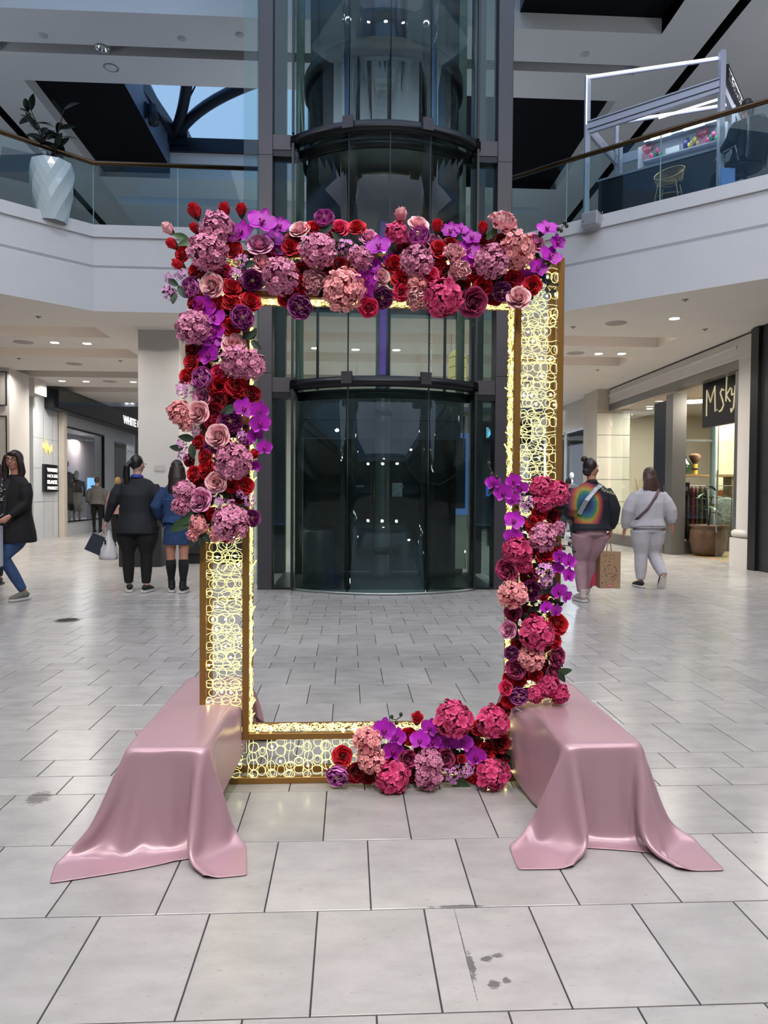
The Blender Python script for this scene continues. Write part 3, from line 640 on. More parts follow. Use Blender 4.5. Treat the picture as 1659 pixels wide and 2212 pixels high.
CX, RR = .47, 1.79; CYY = 8.60 + RR
def arcpt(a, r=RR): return Vector((CX + r * math.sin(a), CYY - r * math.cos(a), 0))
AM = math.asin((xr0 - CX + .03) / RR); AL = -math.asin((CX - xl1 + .03) / RR)
cuts = [AL] + [math.asin((P(px, 1100, Y=8.8).x - CX) / RR) for px in (750, 922)] + [AM]
def curved(name, a0, a1, z0, z1, m, r=RR, th=.012, n=8, par=None):
    mb = MB(); vs = []
    for i in range(n + 1):
        a = a0 + (a1 - a0) * i / n
        for rr in (r, r - th):
            q = arcpt(a, rr) - LO
            vs += [(q.x, q.y, z0), (q.x, q.y, z1)]
    fs = []
    for i in range(n):
        b = i * 4; c = b + 4
        fs += [(b, c, c + 1, b + 1), (b + 3, c + 3, c + 2, b + 2), (b + 1, c + 1, c + 3, b + 3), (b + 2, c + 2, c, b)]
    fs += [(0, 1, 3, 2), (n * 4 + 2, n * 4 + 3, n * 4 + 1, n * 4)]
    return mb.add(vs, fs).build(name, m, par or lift, True)
m_seal = mat('dark seal', '0e1113', .4); m_lip = mat('pale glass edge', '8fa8a5', .2)
LV = [(.03, 2.60), (2.72, 5.72), (5.85, 8.9), (8.98, TOPZ)]
for li, (z0, z1) in enumerate(LV):
    g_ = m_gl if li == 0 else m_gl2
    for a0, a1 in zip(cuts[:-1], cuts[1:]):
        mid = (a0 + a1) / 2; w = .0035
        curved('glass_pane', a0 + w, mid - w if a1 - a0 > .6 else a1 - w, z0, z1, g_)
        if a1 - a0 > .6: curved('glass_pane', mid + w, a1 - w, z0, z1, g_)
    for a in cuts: curved('seal', a - .0032, a + .0032, z0, z1, m_seal if a not in (cuts[0], cuts[-1]) else m_lip, RR + .003, .018, 1)
    for a in ((cuts[1] + cuts[2]) / 2,): curved('seal', a - .0032, a + .0032, z0, z1, m_seal, RR + .003, .018, 1) if li else None
    for (x0, x1) in ((xl0, xl1 - .01), (xr0 + .01, xr1)):
        lb('glass_pane', x0, x1, 9.22, 9.232, z0, z1, g_)
        xm = (x0 + x1) / 2; lb('corner_post', x1 - .03 if x0 < 0 else x0, x1 if x0 < 0 else x0 + .03, 9.0, 9.05, z0, z1, m_seal)
# curved bands and cross beams
for z in (2.60, 5.72, 8.9):
    curved('curved_band', AL - .02, AM + .02, z, z + .12, m_dark, RR + .012, .10, 20)
    curved('curved_band', AL - .02, AM + .02, z - .13, z - .02, m_dark, RR - .12, .08, 20)
    for (x0, x1) in ((xl0, xl1 + .04), (xr0 - .04, xr1)):
        lb('cross_beam', x0, x1, 9.14, 9.32, z - .02, z + .17, m_col); lb('cross_beam_edge', x0, x1, 9.15, 9.34, z - .10, z - .02, m_dark)
    for px in (750, 917):
        a = math.asin((P(px, 830, Y=8.75).x - CX) / RR); q = arcpt(a, RR + .03) - LO
        o = MB().box(-.068, .068, -.012, .03, -.075, .075).build('clamp_plate', m_col, lift, loc=(q.x, q.y, z + .10)); o.rotation_euler = (0, 0, a)
curved('floor_channel', AL, AM, 0, .03, mat('pale channel', '8f9694', .3, .6), RR + .02, .06, 20)
# glass returns at the sides and back
for x in (xl0 - .22, xr1 + .20):
    lb('glass_pane', x - .006, x + .006, 9.3, 11.0, .03, TOPZ, m_gl2)
lb('side_glass', xl0 - .42, xl0 - .21, 9.45, 9.462, .03, TOPZ, m_gl2)
lb('base_floor', xl0, xr1, 9.12, 10.9, 0, .028, mat('lift base floor', '14161a', .3))
# dark lower enclosure with two glass doors, seen through the curved glass
m_bk = mat('lift dark panel', '1b1d22', .22, spec=.6); m_bk2 = mat('lift header panel', '3b3e46', .3, spec=.5); m_brz = mat('bronze glass', '1a1512', .15, spec=.7)
en = thing('lift_lobby_doors', 'dark double doors with thin handles behind the curved lift glass', 'doors', (.46, 10.2, 0))
EO = Vector((.46, 10.2, 0))
def eb(name, x0, x1, y0, y1, z0, z1, m, par=None): return MB().box(x0 - EO.x, x1 - EO.x, y0 - EO.y, y1 - EO.y, z0, z1).build(name, m, par or en)
ex0, ex1 = P(655, 1000, Y=10.25).x, P(985, 1000, Y=10.25).x
zh = P(800, 948, Y=10.2).z; z26 = P(800, 862, Y=10.2).z
eb('header_panel', ex0 - .05, ex1 + .05, 10.18, 10.24, zh, 2.72, m_bk2); eb('header_line', ex0, ex1, 10.175, 10.18, (zh + 2.5) / 2 + .05, (zh + 2.5) / 2 + .06, m_bk)
eb('back_panel', ex0, ex1, 10.25, 10.3, 0, zh, m_brz)
xs_ = [P(px, 1100, Y=10.18).x for px in (655, 735, 820, 905, 985)]
for i in range(4):
    d_ = eb('door_leaf' if i in (1, 2) else 'side_panel', xs_[i] + .01, xs_[i + 1] - .01, 10.16, 10.2, .03, zh - .02, m_bk if i in (1, 2) else m_brz)
    if i in (1, 2):
        zr = P(800, 1236, Y=10.15).z; eb('kick_plate', xs_[i] + .02, xs_[i + 1] - .02, 10.14, 10.16, .03, zr, m_seal, d_); eb('bottom_rail', xs_[i] + .02, xs_[i + 1] - .02, 10.135, 10.158, zr, zr + .02, mat('bright rail', '9a9da0', .25, .9), d_)
        xh = xs_[2] + (-.13 if i == 1 else .13); eb('handle', xh - .008, xh + .008, 10.10, 10.12, .9, 1.6, mat('handle steel', '7b7d80', .25, .9), d_)
        eb('lock_plate', (xs_[i] + xs_[i + 1]) / 2 - .06, (xs_[i] + xs_[i + 1]) / 2 + .06, 10.145, 10.16, 1.36, 1.39, mat('lock steel', '8d8f92', .3, .8), d_)
nt_ = tag(MB().box(-.075, .075, -.004, 0, -.10, .10).build('door_notice', mat('notice', '9aa0a6', .6, vary=.5, vscale=30), None, loc=P(858, 1058, Y=10.11)), 'small printed notice on the right dark lift door', 'notice')
# piston column and the lift car above
xc = P(826, 1000, Y=9.75).x
pis = thing('lift_piston', 'polished steel piston column in the middle of the lift shaft', 'column', (xc, 9.72, 0))
MB().lathe([(.105, 0), (.105, 1.2), (.105, 3), (.105, 5.4)], n=24).build('shaft', mat('polished steel', '7c8086', .3, .7), pis, True)
for z in (.05, .42, 2.35): MB().lathe([(.12, z), (.135, z + .02), (.135, z + .08), (.12, z + .10)], n=24).build('collar', m_dark, pis, True)
gl_ = MB(); rg = random.Random(5)
car = thing('lift_car', 'dark bronze round lift car hanging in the upper shaft', 'lift car', (.47, 10.3, 0))
m_br = mat('dark bronze', '38322b', .36, .7); m_cg = glass('car glass', (.30, .33, .31), 1.5, 0, .5)
MB().lathe([(.0, 4.88), (.5, 4.90), (1.05, 5.1), (1.12, 5.16), (1.12, 5.95), (1.1, 5.97)], n=40).build('lower_shell', m_br, car, True)
MB().lathe([(1.10, 5.97), (1.10, 7.0)], n=40).build('glass_wall', m_cg, car, True)
MB().lathe([(1.14, 7.0), (1.16, 7.02), (1.16, 7.2), (1.1, 7.22), (0, 7.24)], n=40).build('roof_ring', m_br, car, True)
MB().lathe([(1.15, 5.97), (1.17, 5.99), (1.17, 6.05), (1.12, 6.07)], n=40).build('trim_ring', m_dark, car, True)
MB().box(-.75, .75, .55, .6, 6.0, 7.0).build('rear_panel', m_bk, car)
MB().lathe([(.34, 7.24), (.34, 9.4), (.34, 11)], n=30).build('overhead_tube', mat('dark mirror steel', '2a3442', .12, 1), car, True)
for s_ in (-1, 1):
    MB().box(s_ * 1.25 - .06, s_ * 1.25 + .06, .5, .62, 0, TOPZ).build('guide_rail', mat('guide rail green grey', '5d6358', .4, .4), car)
    MB().box(s_ * .95 - .02, s_ * .95 + .02, .1, .14, 2.8, TOPZ).build('guide_cable', m_dark, car)
lb('rear_shaft_wall', P(668, 900, Y=11.25).x, P(985, 900, Y=11.25).x, 11.24, 11.32, 4.25, TOPZ, mat('shaft wall dark', '11161c', .35))
m_vio = mat('violet banner', '7a3cb4', .6, emit='7a3cb4', estr=.10)
tag(MB().box(-.045, .045, -.004, .004, 2.9, 6.05).build('violet_strip', m_vio, None, loc=(xc - .01, 9.58, 0)), 'tall narrow violet strip on the front of the lift piston', 'strip')
# loop of black cable hanging behind the right door
lp = [P(px, py, Y=9.95) for px, py in ((866, 850), (868, 960), (880, 1010), (905, 1040), (950, 1048), (985, 1025), (1000, 980), (1003, 900))]
tag(MB().tube(lp, .014, 8).build('hanging_cable', m_seal, None, True), 'black cable hanging in a long loop inside the lift base', 'cable')
# blue-framed display panel and bin inside the base, right
t = thing('display_totem', 'tall white and blue lit display panel behind the lift glass', 'display', P(985, 1212, Y=10.6) * 1.0)
t.location.z = 0
MB().box(-.14, .16, -.03, .03, .12, 2.15).build('panel', mat('totem pale', '8f988c', .4, emit='9aa295', estr=.25), t)
MB().box(-.26, .17, -.06, -.04, .95, 2.2).build('blue_frame', mat('totem blue', '5f86c8', .3, emit='6a95e0', estr=.5), t)
MB().box(-.20, .12, -.075, -.06, 1.05, 2.12).build('screen', mat('totem screen', '3f4650', .2), t)
MB().box(-.36, -.15, -.05, -.03, .58, .9).build('lower_screen', mat('totem cream', 'c9c59a', .4, emit='d8d29a', estr=.35), t)
for (px, w) in ((690, 'left'), (668, 'far left')):
    q = P(px, 1258, Y=9.75); t = thing('lidded_bin', 'dark grey rounded bin inside the lift base, ' + ('wide one' if px == 690 else 'narrow one at the glass edge'), 'bin', (q.x, 9.75, 0), group='bins inside the lift base')
    k_ = .22 if px == 690 else .09
    MB().lathe([(0, 0), (k_ * .95, 0), (k_, .03), (k_ * .98, .72), (k_ * .9, .76), (0, .76)], n=20).build('body', mat('bin grey', '3a3e46', .4), t, True); MB().lathe([(k_ * .5, .765), (k_ * .52, .78), (k_ * .9, .775)], n=20).build('lid', m_seal, t, True)
# ================================================================== left: corridor, perforated pillar, marble shop front
m_marb = mat('polished white marble', 'c6cbd0', .12, vary=.05, vscale=1.5, spec=.6)
m_stn = mat('beige stone', 'c8c0b4', .4, vary=.05, vscale=2)
m_perf = mat('perforated panel', 'b9b8b2', .6, vary=.5, vscale=90)
q = P(22, 1150, Y=16.6)
struct(MB().box(q.x - 3, q.x, 16.6, 17.6, 0, ZC).build('pillar', m_white), 'white pillar with perforated panels at the far left')
for (y0, y1, w) in ((804, 874, 'upper'), (900, 1010, 'lower')):
    a = P(13, y0, Y=16.58); b = P(-30, y1, Y=16.58)
    t = thing('perforated_panel', 'grey perforated metal panel, ' + w + ' one on the far left pillar', 'panel', (a.x, 16.585, b.z))
    MB().box(b.x - a.x, 0, -.01, 0, 0, a.z - b.z).build('sheet', m_perf, t); f_ = MB()
    f_.box(b.x - a.x, 0, -.02, -.005, -.02, .0); f_.box(b.x - a.x, 0, -.02, -.005, a.z - b.z, a.z - b.z + .02); f_.box(0, .02, -.02, -.005, -.02, a.z - b.z + .02); f_.build('frame', m_dkf, t)
q1 = P(73, 1167, Z=0)
struct(MB().box(q.x - .2, q1.x, 20.2, 20.4, 0, ZC).build('wall_corridor', m_stn), 'stone lined corridor end wall')
struct(MB().box(q.x, q1.x, 17.9, 18.6, P(50, 850, Y=18).z, ZC).build('trim_2', m_white), 'white curved header over the corridor')
sg = P(22, 951, Y=20.1); s2 = P(69, 914, Y=20.1)
t = thing('office_sign', 'silver SECURITY OFFICE sign with an arrow on the corridor wall', 'sign', (s2.x, 20.17, sg.z))
wS = .98; hS = s2.z - sg.z
MB().box(-wS, 0, -.02, 0, 0, hS).build('plate', mat('silver plate', 'a6a9aa', .3, .7), t)
mk = mat('sign ink', '141414', .6)
text('lettering', 'SECURITY  OFFICE', .145, mk, t, frame_mat(Vector((-.03, -.024, hS * .42)), (1, 0, 0), (0, 0, 1)), .002, align='RIGHT')
ar = MB(); ar.add([(-.50, -.024, .11), (-.20, -.024, .20), (-.26, -.024, .11), (-.20, -.024, .02)], [(0, 3, 2, 1)]); ar.build('arrow', mk, t)
MB().tube([(-.40 + .075 * math.cos(k_ * .3927), -.024, hS * .80 + .075 * math.sin(k_ * .3927)) for k_ in range(17)], .014, 4).build('badge_ring', mk, t); MB().box(-.44, -.36, -.026, -.022, hS * .78, hS * .84).build('badge', mk, t)
tag(MB().lathe([(0, -.003), (.09, -.003)], n=16).build('corridor_downlight', m_lamp, None, loc=P(42, 870, Y=18.9)), 'small lit downlight over the corridor at far left', 'downlight')
area_lamp('corridor_lamp', (-9.1, 19.2, 3.2), .2, 5)
# marble shop front: a wall that runs back from the camera
w0 = Vector((q1.x, q1.y, 0)); w1 = Vector((-8.35, 27.6, 0)); ud = (w1 - w0).normalized(); nd_ = Vector((ud.y, -ud.x, 0))
def WL(s, off, z): v = w0 + ud * s + nd_ * off; return (v.x, v.y, z)
def wpix(px):
    d = P(px, 1060, Z=CAMH - .001) if False else None
    # distance along the wall seen at column px
    lo, hi = 0, (w1 - w0).length
    def col(s):
        v = w0 + ud * s; q_ = RC @ np.array([v.x, 0, v.y]); return 829.5 + FPX * q_[0] / q_[2]
    for _ in range(40):
        m_ = (lo + hi) / 2
        if col(m_) < px: lo = m_
        else: hi = m_
    return lo
sw0, sw1 = wpix(134), wpix(225); zt_, zb_ = 3.20, .38
WLn = (w1 - w0).length
panes = []
def wbox(name, s0, s1, o0, o1, z0, z1, m, par=None):
    m_ = MB(); pts = [WL(s0, o0, 0), WL(s1, o0, 0), WL(s1, o1, 0), WL(s0, o1, 0)]
    m_.add([(p[0], p[1], z0) for p in pts] + [(p[0], p[1], z1) for p in pts], [(0, 1, 2, 3), (7, 6, 5, 4), (0, 4, 5, 1), (1, 5, 6, 2), (2, 6, 7, 3), (3, 7, 4, 0)])
    return m_.build(name, m, par)
struct(wbox('wall_shop_left', 0, sw0, -.3, 0, 0, ZC, m_marb), 'polished marble shop front wall')
wl = bpy.data.objects['wall_shop_left']
wbox('wall_over_window', sw0, sw1, -.3, 0, zt_, ZC, m_marb, wl); wbox('wall_under_window', sw0, sw1, -.3, 0, 0, zb_, m_marb, wl)
sd0, sd1 = wpix(247), wpix(290)
wbox('wall_panel', sw1, sd0, -.3, 0, 0, ZC, m_marb, wl); wbox('wall_over_door', sd0, sd1, -.3, 0, 3.1, ZC, m_marb, wl); wbox('wall_end', sd1, WLn, -.3, 0, 0, ZC, m_marb, wl)
for s_ in [sw0 * .33, sw0 * .66]: wbox('slab_joint', s_, s_ + .006, 0, .002, 0, 3.5, m_grout, wl)
for z_ in (1.0, 1.9, 2.7): wbox('slab_joint', 0, sw0, 0, .002, z_, z_ + .006, m_grout, wl)
wn_ = thing('display_window', 'tall shop display window with mannequins in the marble wall', 'window', w0)
def rel(o, par): o.parent = par; o.matrix_parent_inverse = par.matrix_world.inverted() if False else Matrix.Translation(-Vector(par.location)); return o
m_chr = mat('black metal frame', '2a2b2e', .3, .7)
for (s0, s1, z0, z1) in ((sw0, sw1, zt_ - .05, zt_), (sw0, sw1, zb_, zb_ + .04), (sw0, sw0 + .05, zb_, zt_), (sw1 - .08, sw1, zb_, zt_)): rel(wbox('frame_bar', s0, s1, -.05, .02, z0, z1, m_chr), wn_)
sm = (sw0 + sw1) / 2 + .1
m_sgl = glass('shop glass', (.92, .95, .96), 1.45, 0, 1.0)
for (a_, b_) in ((sw0 + .05, sm - .006), (sm + .006, sw1 - .08)): rel(wbox('glass_pane', a_, b_, -.03, -.02, zb_ + .04, zt_ - .05, m_sgl), wn_)
# inside of the window
struct(wbox('wall_window_back', sw0 - .5, sw1 + 4.5, -1.9, -1.8, 0, 3.6, mat('mauve backdrop', 'a59aa0', .6)))
struct(wbox('floor_window', sw0 - .5, sw1 + 4.5, -1.8, -.3, .0, .3, mat('pale plinth', 'a9a0a0', .5)))
struct(wbox('ceiling_window', sw0 - .5, sw1 + 4.5, -1.8, -.3, 3.4, 3.5, m_white))
v = WL(sw1 + .3, -1.0, 3.3); area_lamp('window_lamp', v, 1.4, 26, (.93, .96, 1))
def wcol(px, off):
    lo, hi = 0, 30
    for _ in range(40):
        m_ = (lo + hi) / 2; v_ = WL(m_, off, 0); q_ = RC @ np.array([v_[0], 0, v_[1]])
        if 829.5 + FPX * q_[0] / q_[2] < px: lo = m_
        else: hi = m_
    return lo
def mannequin(name, lb, loc, rz, c1, c2, hgt=1.75):
    t = thing(name, lb, 'mannequin', loc, rz); k = hgt / 1.75; mw = mat('mannequin white', 'cfcac0', .35)
    b = MB(); b.tube([(0, 0, 1.38 * k), (0, 0, 1.52 * k)], [.05, .045], 10); b.ball((0, 0, 1.64 * k), (.075, .09, .115), 12, 8); b.tube([(-.08, 0, .75 * k), (-.09, 0, .4 * k), (-.09, 0, .02)], [.07, .05, .035], 8); b.tube([(.08, 0, .75 * k), (.09, 0, .4 * k), (.09, 0, .02)], [.07, .05, .035], 8)
    b.build('figure', mw, t, True)
    d = MB(); d.tube([(0, 0, 1.42 * k), (0, 0, 1.36 * k), (0, 0, 1.15 * k), (0, 0, .98 * k)], [(.10, .07), (.20, .10), (.16, .09), (.19, .12)], 14); d.tube([(-.2, 0, 1.36 * k), (-.25, 0, 1.1 * k), (-.24, .02, .85 * k)], [.05, .045, .035], 8); d.tube([(.2, 0, 1.36 * k), (.25, 0, 1.1 * k), (.24, .02, .85 * k)], [.05, .045, .035], 8); d.build('jacket', c1, t, True)
    MB().tube([(0, 0, 1.0 * k), (0, 0, .6 * k), (0, 0, .35 * k)], [(.18, .12), (.21, .14), (.24, .16)], 14).build('skirt', c2, t, True)
    MB().lathe([(0, 0), (.18, 0), (.18, .012), (0, .014)], n=18).build('base', m_chr, t); return t
rzw = math.atan2(ud.y, ud.x) + math.pi / 2
mannequin('mannequin', 'headless looking dark dressed mannequin at the left end of the shop window', WL(wcol(144, -.75), -.75, .30), rzw, mat('dark suit', '2c2b2e', .8), mat('dark suit', '2c2b2e', .8), 2.0)
mannequin('mannequin', 'white headed mannequin in a navy jacket near the middle of the shop window', WL(wcol(166, -.7), -.7, .30), rzw, mat('navy jacket', '27303c', .8), mat('cream skirt', 'b9b2aa', .8), 1.7)
t = thing('blue_display', 'bright blue lit display screen at the right end of the shop window', 'display', WL(wcol(203, -1.1), -1.1, .30))
MB().box(-.04, .04, -.55, .55, .55, 1.5).build('screen', mat('blue screen', '8cc4f0', .3, emit='86c4ff', estr=1.6), t); MB().box(-.05, .05, -.6, .6, 0, .55).build('stand', mat('stand grey', '8a8a90', .5), t)
for z in (.75, 1.15): MB().box(.041, .05, -.4, .2, z, z + .08).build('print_block', mat('screen print', '5b6fa8', .5), t)
rel(wbox('door_glass', sd0 + .05, sd1, -.1, -.09, 0, 2.9, m_sgl), wl)
struct(wbox('wall_shop_inside', sd0 - .5, sd1 + 1, -3.2, -3.1, 0, 3.6, mat('shop pink wall', 'c4b3ae', .6))); area_lamp('shop_lamp', WL((sd0 + sd1) / 2, -1.5, 3.2), .8, 80)
# black fascia sign
fs0, fs1 = wpix(97), WLn
fa = thing('shop_fascia', 'long glossy black fascia with white WHITE HOUSE BLACK MARKET lettering', 'sign', w0)
m_bf = mat('glossy black', '0c0e14', .08, spec=.7)
rel(wbox('fascia_board', fs0, fs1, .0, .38, 3.56, 4.12, m_bf), fa); rel(wbox('under_trim', fs0, fs1, .0, .36, 3.53, 3.56, m_chr), fa)
mt_ = mat('lit letters', 'ffffff', .4, emit='ffffff', estr=1.0)
sL = wpix(238); pos = sL; per = 1.0
for word, bd_ in (('WHITE', .012), ('HOUSE', -.004), ('BLACK', .012), ('MARKET', -.004)):
    o = text('lettering', word, .38, mt_, None, frame_mat(Vector(WL(pos + .25, .385, 3.72)), ud, (0, 0, 1)), .01, bold=bd_, sx=1.25); rel(o, fa)
    bpy.context.view_layer.update(); pos += o.dimensions.x + .12
# small black plaque
pa, pb = wpix(91), wpix(121)
pq = thing('shop_plaque', 'small square black plaque with stacked white words on the marble wall', 'sign', w0)
zt1, zb1 = 2.02, 1.27
rel(wbox('plaque', pa, pb, 0, .07, zb1, zt1, m_bf), pq)
pw = pb - pa
for i, (wd_, bd_) in enumerate((('WHITE', .008), ('HOUSE', 0), ('BLACK', .008), ('MARKET', 0))):
    o = text('lettering', wd_, .125, mt_, None, frame_mat(Vector(WL(pa + pw * .18, .075, zt1 - .19 - i * .165)), ud, (0, 0, 1)), .004, bold=bd_); rel(o, pq); bpy.context.view_layer.update(); sc_ = (pw * .74) / max(.01, o.dimensions.x); o.matrix_local = o.matrix_local @ Matrix.Diagonal((sc_, 1, 1, 1))
# yellow glowing tube put in for a neon sign's reflection on the marble
yc = WL(wpix(101), .02, 0); t = thing('neon_reflection', 'small yellow glowing scribble standing in for a reflection on the marble wall', 'painted reflection', (yc[0], yc[1], 2.45))
rn = random.Random(8); pts = [(nd_ * .01) + ud * (-.30 + .60 * i / 22) + Vector((0, 0, .11 * math.sin(i * 1.9) + .06 * math.sin(i * .7) + (.0 if i != 8 else .25))) for i in range(23)]
MB().tube(pts, .010, 5).build('tube', mat('reflection yellow', 'ffe98a', .4, emit='ffe27a', estr=.8), t, True)
# atrium beyond the ceiling end
struct(MB().box(-22, 22, 22.6, 22.7, ZC, 5.4).build('trim_3', m_fascia)); struct(MB().box(-22, 22, 36, 36.2, ZC + 1.5, 12).build('wall_far_upper', mat('blue white wall', 'aeb8cc', .7)))
area_lamp('far_atrium_glow', (-3, 29, 9.2), 14, 300, (.86, .92, 1.0), size_y=14)
area_lamp('far_hall_lamp', (8, 26, 4.0), 8, 150, (1, .95, .9), size_y=8)
area_lamp('far_hall_lamp', (0, 39, 9.0), 16, 300, (.95, .97, 1.0), size_y=12)
for i, (px, py) in enumerate(((207, 849), (236, 861), (273, 870), (285, 870))):
    tag(MB().ball((0, 0, 0), .045, 8, 5).build('far_spot', m_lamp, None, loc=P(px, py, Y=35.93)), 'tiny bright lamp in the far court, ' + ORD[i + 1] + ' from the left', 'lamp', 'tiny lamps in the far court')
# far shop fronts that close the view behind the lift and on the right
struct(MB().box(-3, 6.2, 24.0, 24.2, 0, ZC).build('wall_far_shops', mat('dim shop wall', '8a8785', .5)))
for i in range(3):
    x = -2.5 + i * 2.9
    t = thing('far_shop_window', 'dark far shop window behind the lift, ' + ORD[i + 1] + ' from the left', 'window', (x, 23.98, 0)); MB().box(0, 2.4, -.03, 0, .1, 3.2).build('glass_pane', mat('dark glazing', '2a2f36', .1, spec=.7), t); MB().box(-.05, 2.45, -.05, -.03, 3.2, 3.3).build('frame_bar', m_chr, t)
q = P(1049, 948, Y=23.9); t = thing('reflected_shop_sign', 'blue white lettering standing in for a reflected shop sign, right of the lift', 'sign', (q.x, 23.94, q.z)); MB().box(-.15, 1.6, 0, .04, -.15, .62).build('board', m_bf if 'm_bf' in globals() else m_blk, t)  # glowing letters put in for a shop sign mirrored in the glass
text('lettering', 'MAN', .50, mat('reflected letters blue', 'a8dcf0', .4, emit='9adcf4', estr=1.3), t, frame_mat(Vector((0, -.02, .05)), (1, 0, 0), (0, 0, 1)), .01, bold=.01)
q = P(1051, 1072, Y=17.0); t = thing('blue_screen', 'bright blue lit screen on a stand right of the lift', 'screen', (q.x + .15, 17, 0)); MB().box(-.16, .30, -.03, .03, q.z, q.z + .46).build('screen', mat('royal blue screen', '4a62e0', .3, emit='4a62f0', estr=.9), t); MB().box(-.12, .26, -.1, .1, 0, q.z).build('stand', m_bf if 'm_bf' in globals() else m_blk, t)
q = P(988, 842, Y=12.9); t = thing('arched_reflection_panel', 'cream yellow arched panel added behind the lift for a reflection in its glass', 'sign', (q.x, 12.9, q.z))  # glowing arch added in place of a reflection in the lift glass
av = [(-.17, 0)] + [(-.17 * math.cos(a * .26), .58 + .17 * math.sin(a * .26)) for a in range(13)] + [(.17, 0)]; am = MB(); n_ = len(av); am.add([(x, -.015, z) for x, z in av] + [(x, .015, z) for x, z in av], [tuple(range(n_))[::-1], tuple(range(n_, 2 * n_))] + [(i, n_ + i, n_ + (i + 1) % n_, (i + 1) % n_)[::-1] for i in range(n_)]); am.build('panel', mat('reflection cream', 'c8c08a', .4, emit='d8cc8c', estr=.45), t)
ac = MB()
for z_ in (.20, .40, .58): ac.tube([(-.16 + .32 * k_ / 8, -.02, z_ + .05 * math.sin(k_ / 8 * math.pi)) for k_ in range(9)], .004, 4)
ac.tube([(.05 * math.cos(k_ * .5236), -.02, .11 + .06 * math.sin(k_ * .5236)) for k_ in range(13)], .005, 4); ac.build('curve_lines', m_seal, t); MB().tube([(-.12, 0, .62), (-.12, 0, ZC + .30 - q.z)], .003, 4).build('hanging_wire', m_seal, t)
# black bin behind the walkers
q = P(338, 1206, Z=0); t = thing('waste_bin', 'large dark grey square bin standing behind the two walking women', 'bin', (q.x + .1, 12.2, 0))
bevel(MB().box(-.30, .42, -.25, .25, .0, 1.02).build('body', mat('bin black', '2b2c2e', .4), t), .02); MB().box(-.30, .42, -.25, .25, 1.03, 1.06).build('lid', mat('bin lid', '8f8f8d', .4), t)
q = P(445, 1209, Z=0); t = thing('low_bench', 'low black bench behind the flower frame', 'bench', (q.x + .4, q.y - .5, 0)); MB().box(-.7, .5, -.3, .3, .18, .42).build('seat', mat('bench black', '1e1e20', .5), t); MB().box(-.65, .45, -.25, .25, 0, .18).build('plinth', mat('bench plinth', '101010', .6), t)
# ================================================================== right: shop with glass front
XW = 6.98
m_sf = mat('brushed steel', '8b8a88', .35, .8); m_cream = mat('cream shop wall', 'cfc4b4', .6)
yP0 = P(1590, 1235, X=XW).y; yP1 = 11.66; yG = 14.9; yF = 18.4
def R(name, x0, x1, y0, y1, z0, z1, m, par=None): return MB().box(x0, x1, y0, y1, z0, z1).build(name, m, par)
zH = 3.62
struct(R('wall_shop_right', XW, XW + .35, yP1, yF, zH + .1, ZC, m_white), 'white moulded header above the right hand shop'); wr = bpy.data.objects['wall_shop_right']
R('cornice_line', XW - .03, XW, yP1 + .6, yF, zH + .30, zH + .36, m_fascia, wr); R('cornice_line', XW - .015, XW, yP1, yF, zH + .1, zH + .14, m_fascia, wr)
R('ceiling_line', XW - .015, XW + .01, yP1, yF, ZC - .03, ZC - .012, mat('shadow gap', '35322f', .9), wr)
# pilaster
pil = R('pillar', XW - .02, XW + .4, yP1, yP0, .0, zH + .1, m_white); struct(pil, 'white pilaster at the near side of the right shop')
R('plinth_block', XW - .10, XW + .42, yP1 - .01, yP0 + .06, 0, .52, m_white, pil)
MB().tube([(XW - .03, yP0 + .02, .60), (XW - .03, yP1, .60)], .07, 12).build('base_moulding', m_white, pil, True)
struct(R('wall_near_right', XW - .06, XW + .3, 2.0, yP1 - .03, 0, ZC - .02, mat('charcoal hoarding', '232427', .45, vary=.06, vscale=3)), 'dark charcoal hoarding panel at the right edge')
R('hoarding_edge', XW - .12, XW - .06, yP1 - .25, yP1 - .03, 0, ZC - .02, m_seal, bpy.data.objects['wall_near_right'])
for z_ in (1.33, 2.66): R('panel_joint', XW - .063, XW - .06, 2.0, yP1 - .3, z_, z_ + .008, m_seal, bpy.data.objects['wall_near_right'])
# steel frame
sf = thing('shop_front_frame', 'grey brushed steel frame around the right hand shop glass', 'shop front', (XW, yG, 0))
def RR_(name, x0, x1, y0, y1, z0, z1, m): return MB().box(x0 - XW, x1 - XW, y0 - yG, y1 - yG, z0, z1).build(name, m, sf)
RR_('head_rail', XW - .02, XW + .2, yP0, yF, zH - .08, zH + .1, m_sf)
RR_('steel_column', XW - .05, XW + .25, yG - .28, yG + .05, 0, zH - .15, m_sf)
RR_('dark_panel', XW + .0, XW + .2, yG + .05, yG + .75, .0, zH - .25, mat('navy panel', '1d222b', .35))
RR_('light_reveal', XW - .02, XW + .02, yG + .03, yG + .07, .3, zH - .25, mat('warm reveal', 'e8dfc8', .5, emit='e8dcb8', estr=.8))
RR_('jamb', XW + .0, XW + .18, yP0, yP0 + .14, 0, zH - .1, m_sf)
RR_('low_sill', XW - .02, XW + .2, yG + .05, yF, 0, .26, m_sf)
RR_('low_sill', XW + .2, XW + .98, yG - .16, yG, 0, .28, m_sf)
m_rg = glass('right shop glass', (.90, .95, .92), 1.45, 0, 1.0)
ym = (yG + .8 + yF) / 2
for (a_, b_) in ((yG + .78, ym - .01), (ym + .01, yF)): RR_('glass_pane', XW + .05, XW + .062, a_, b_, .26, zH - .18, m_rg)
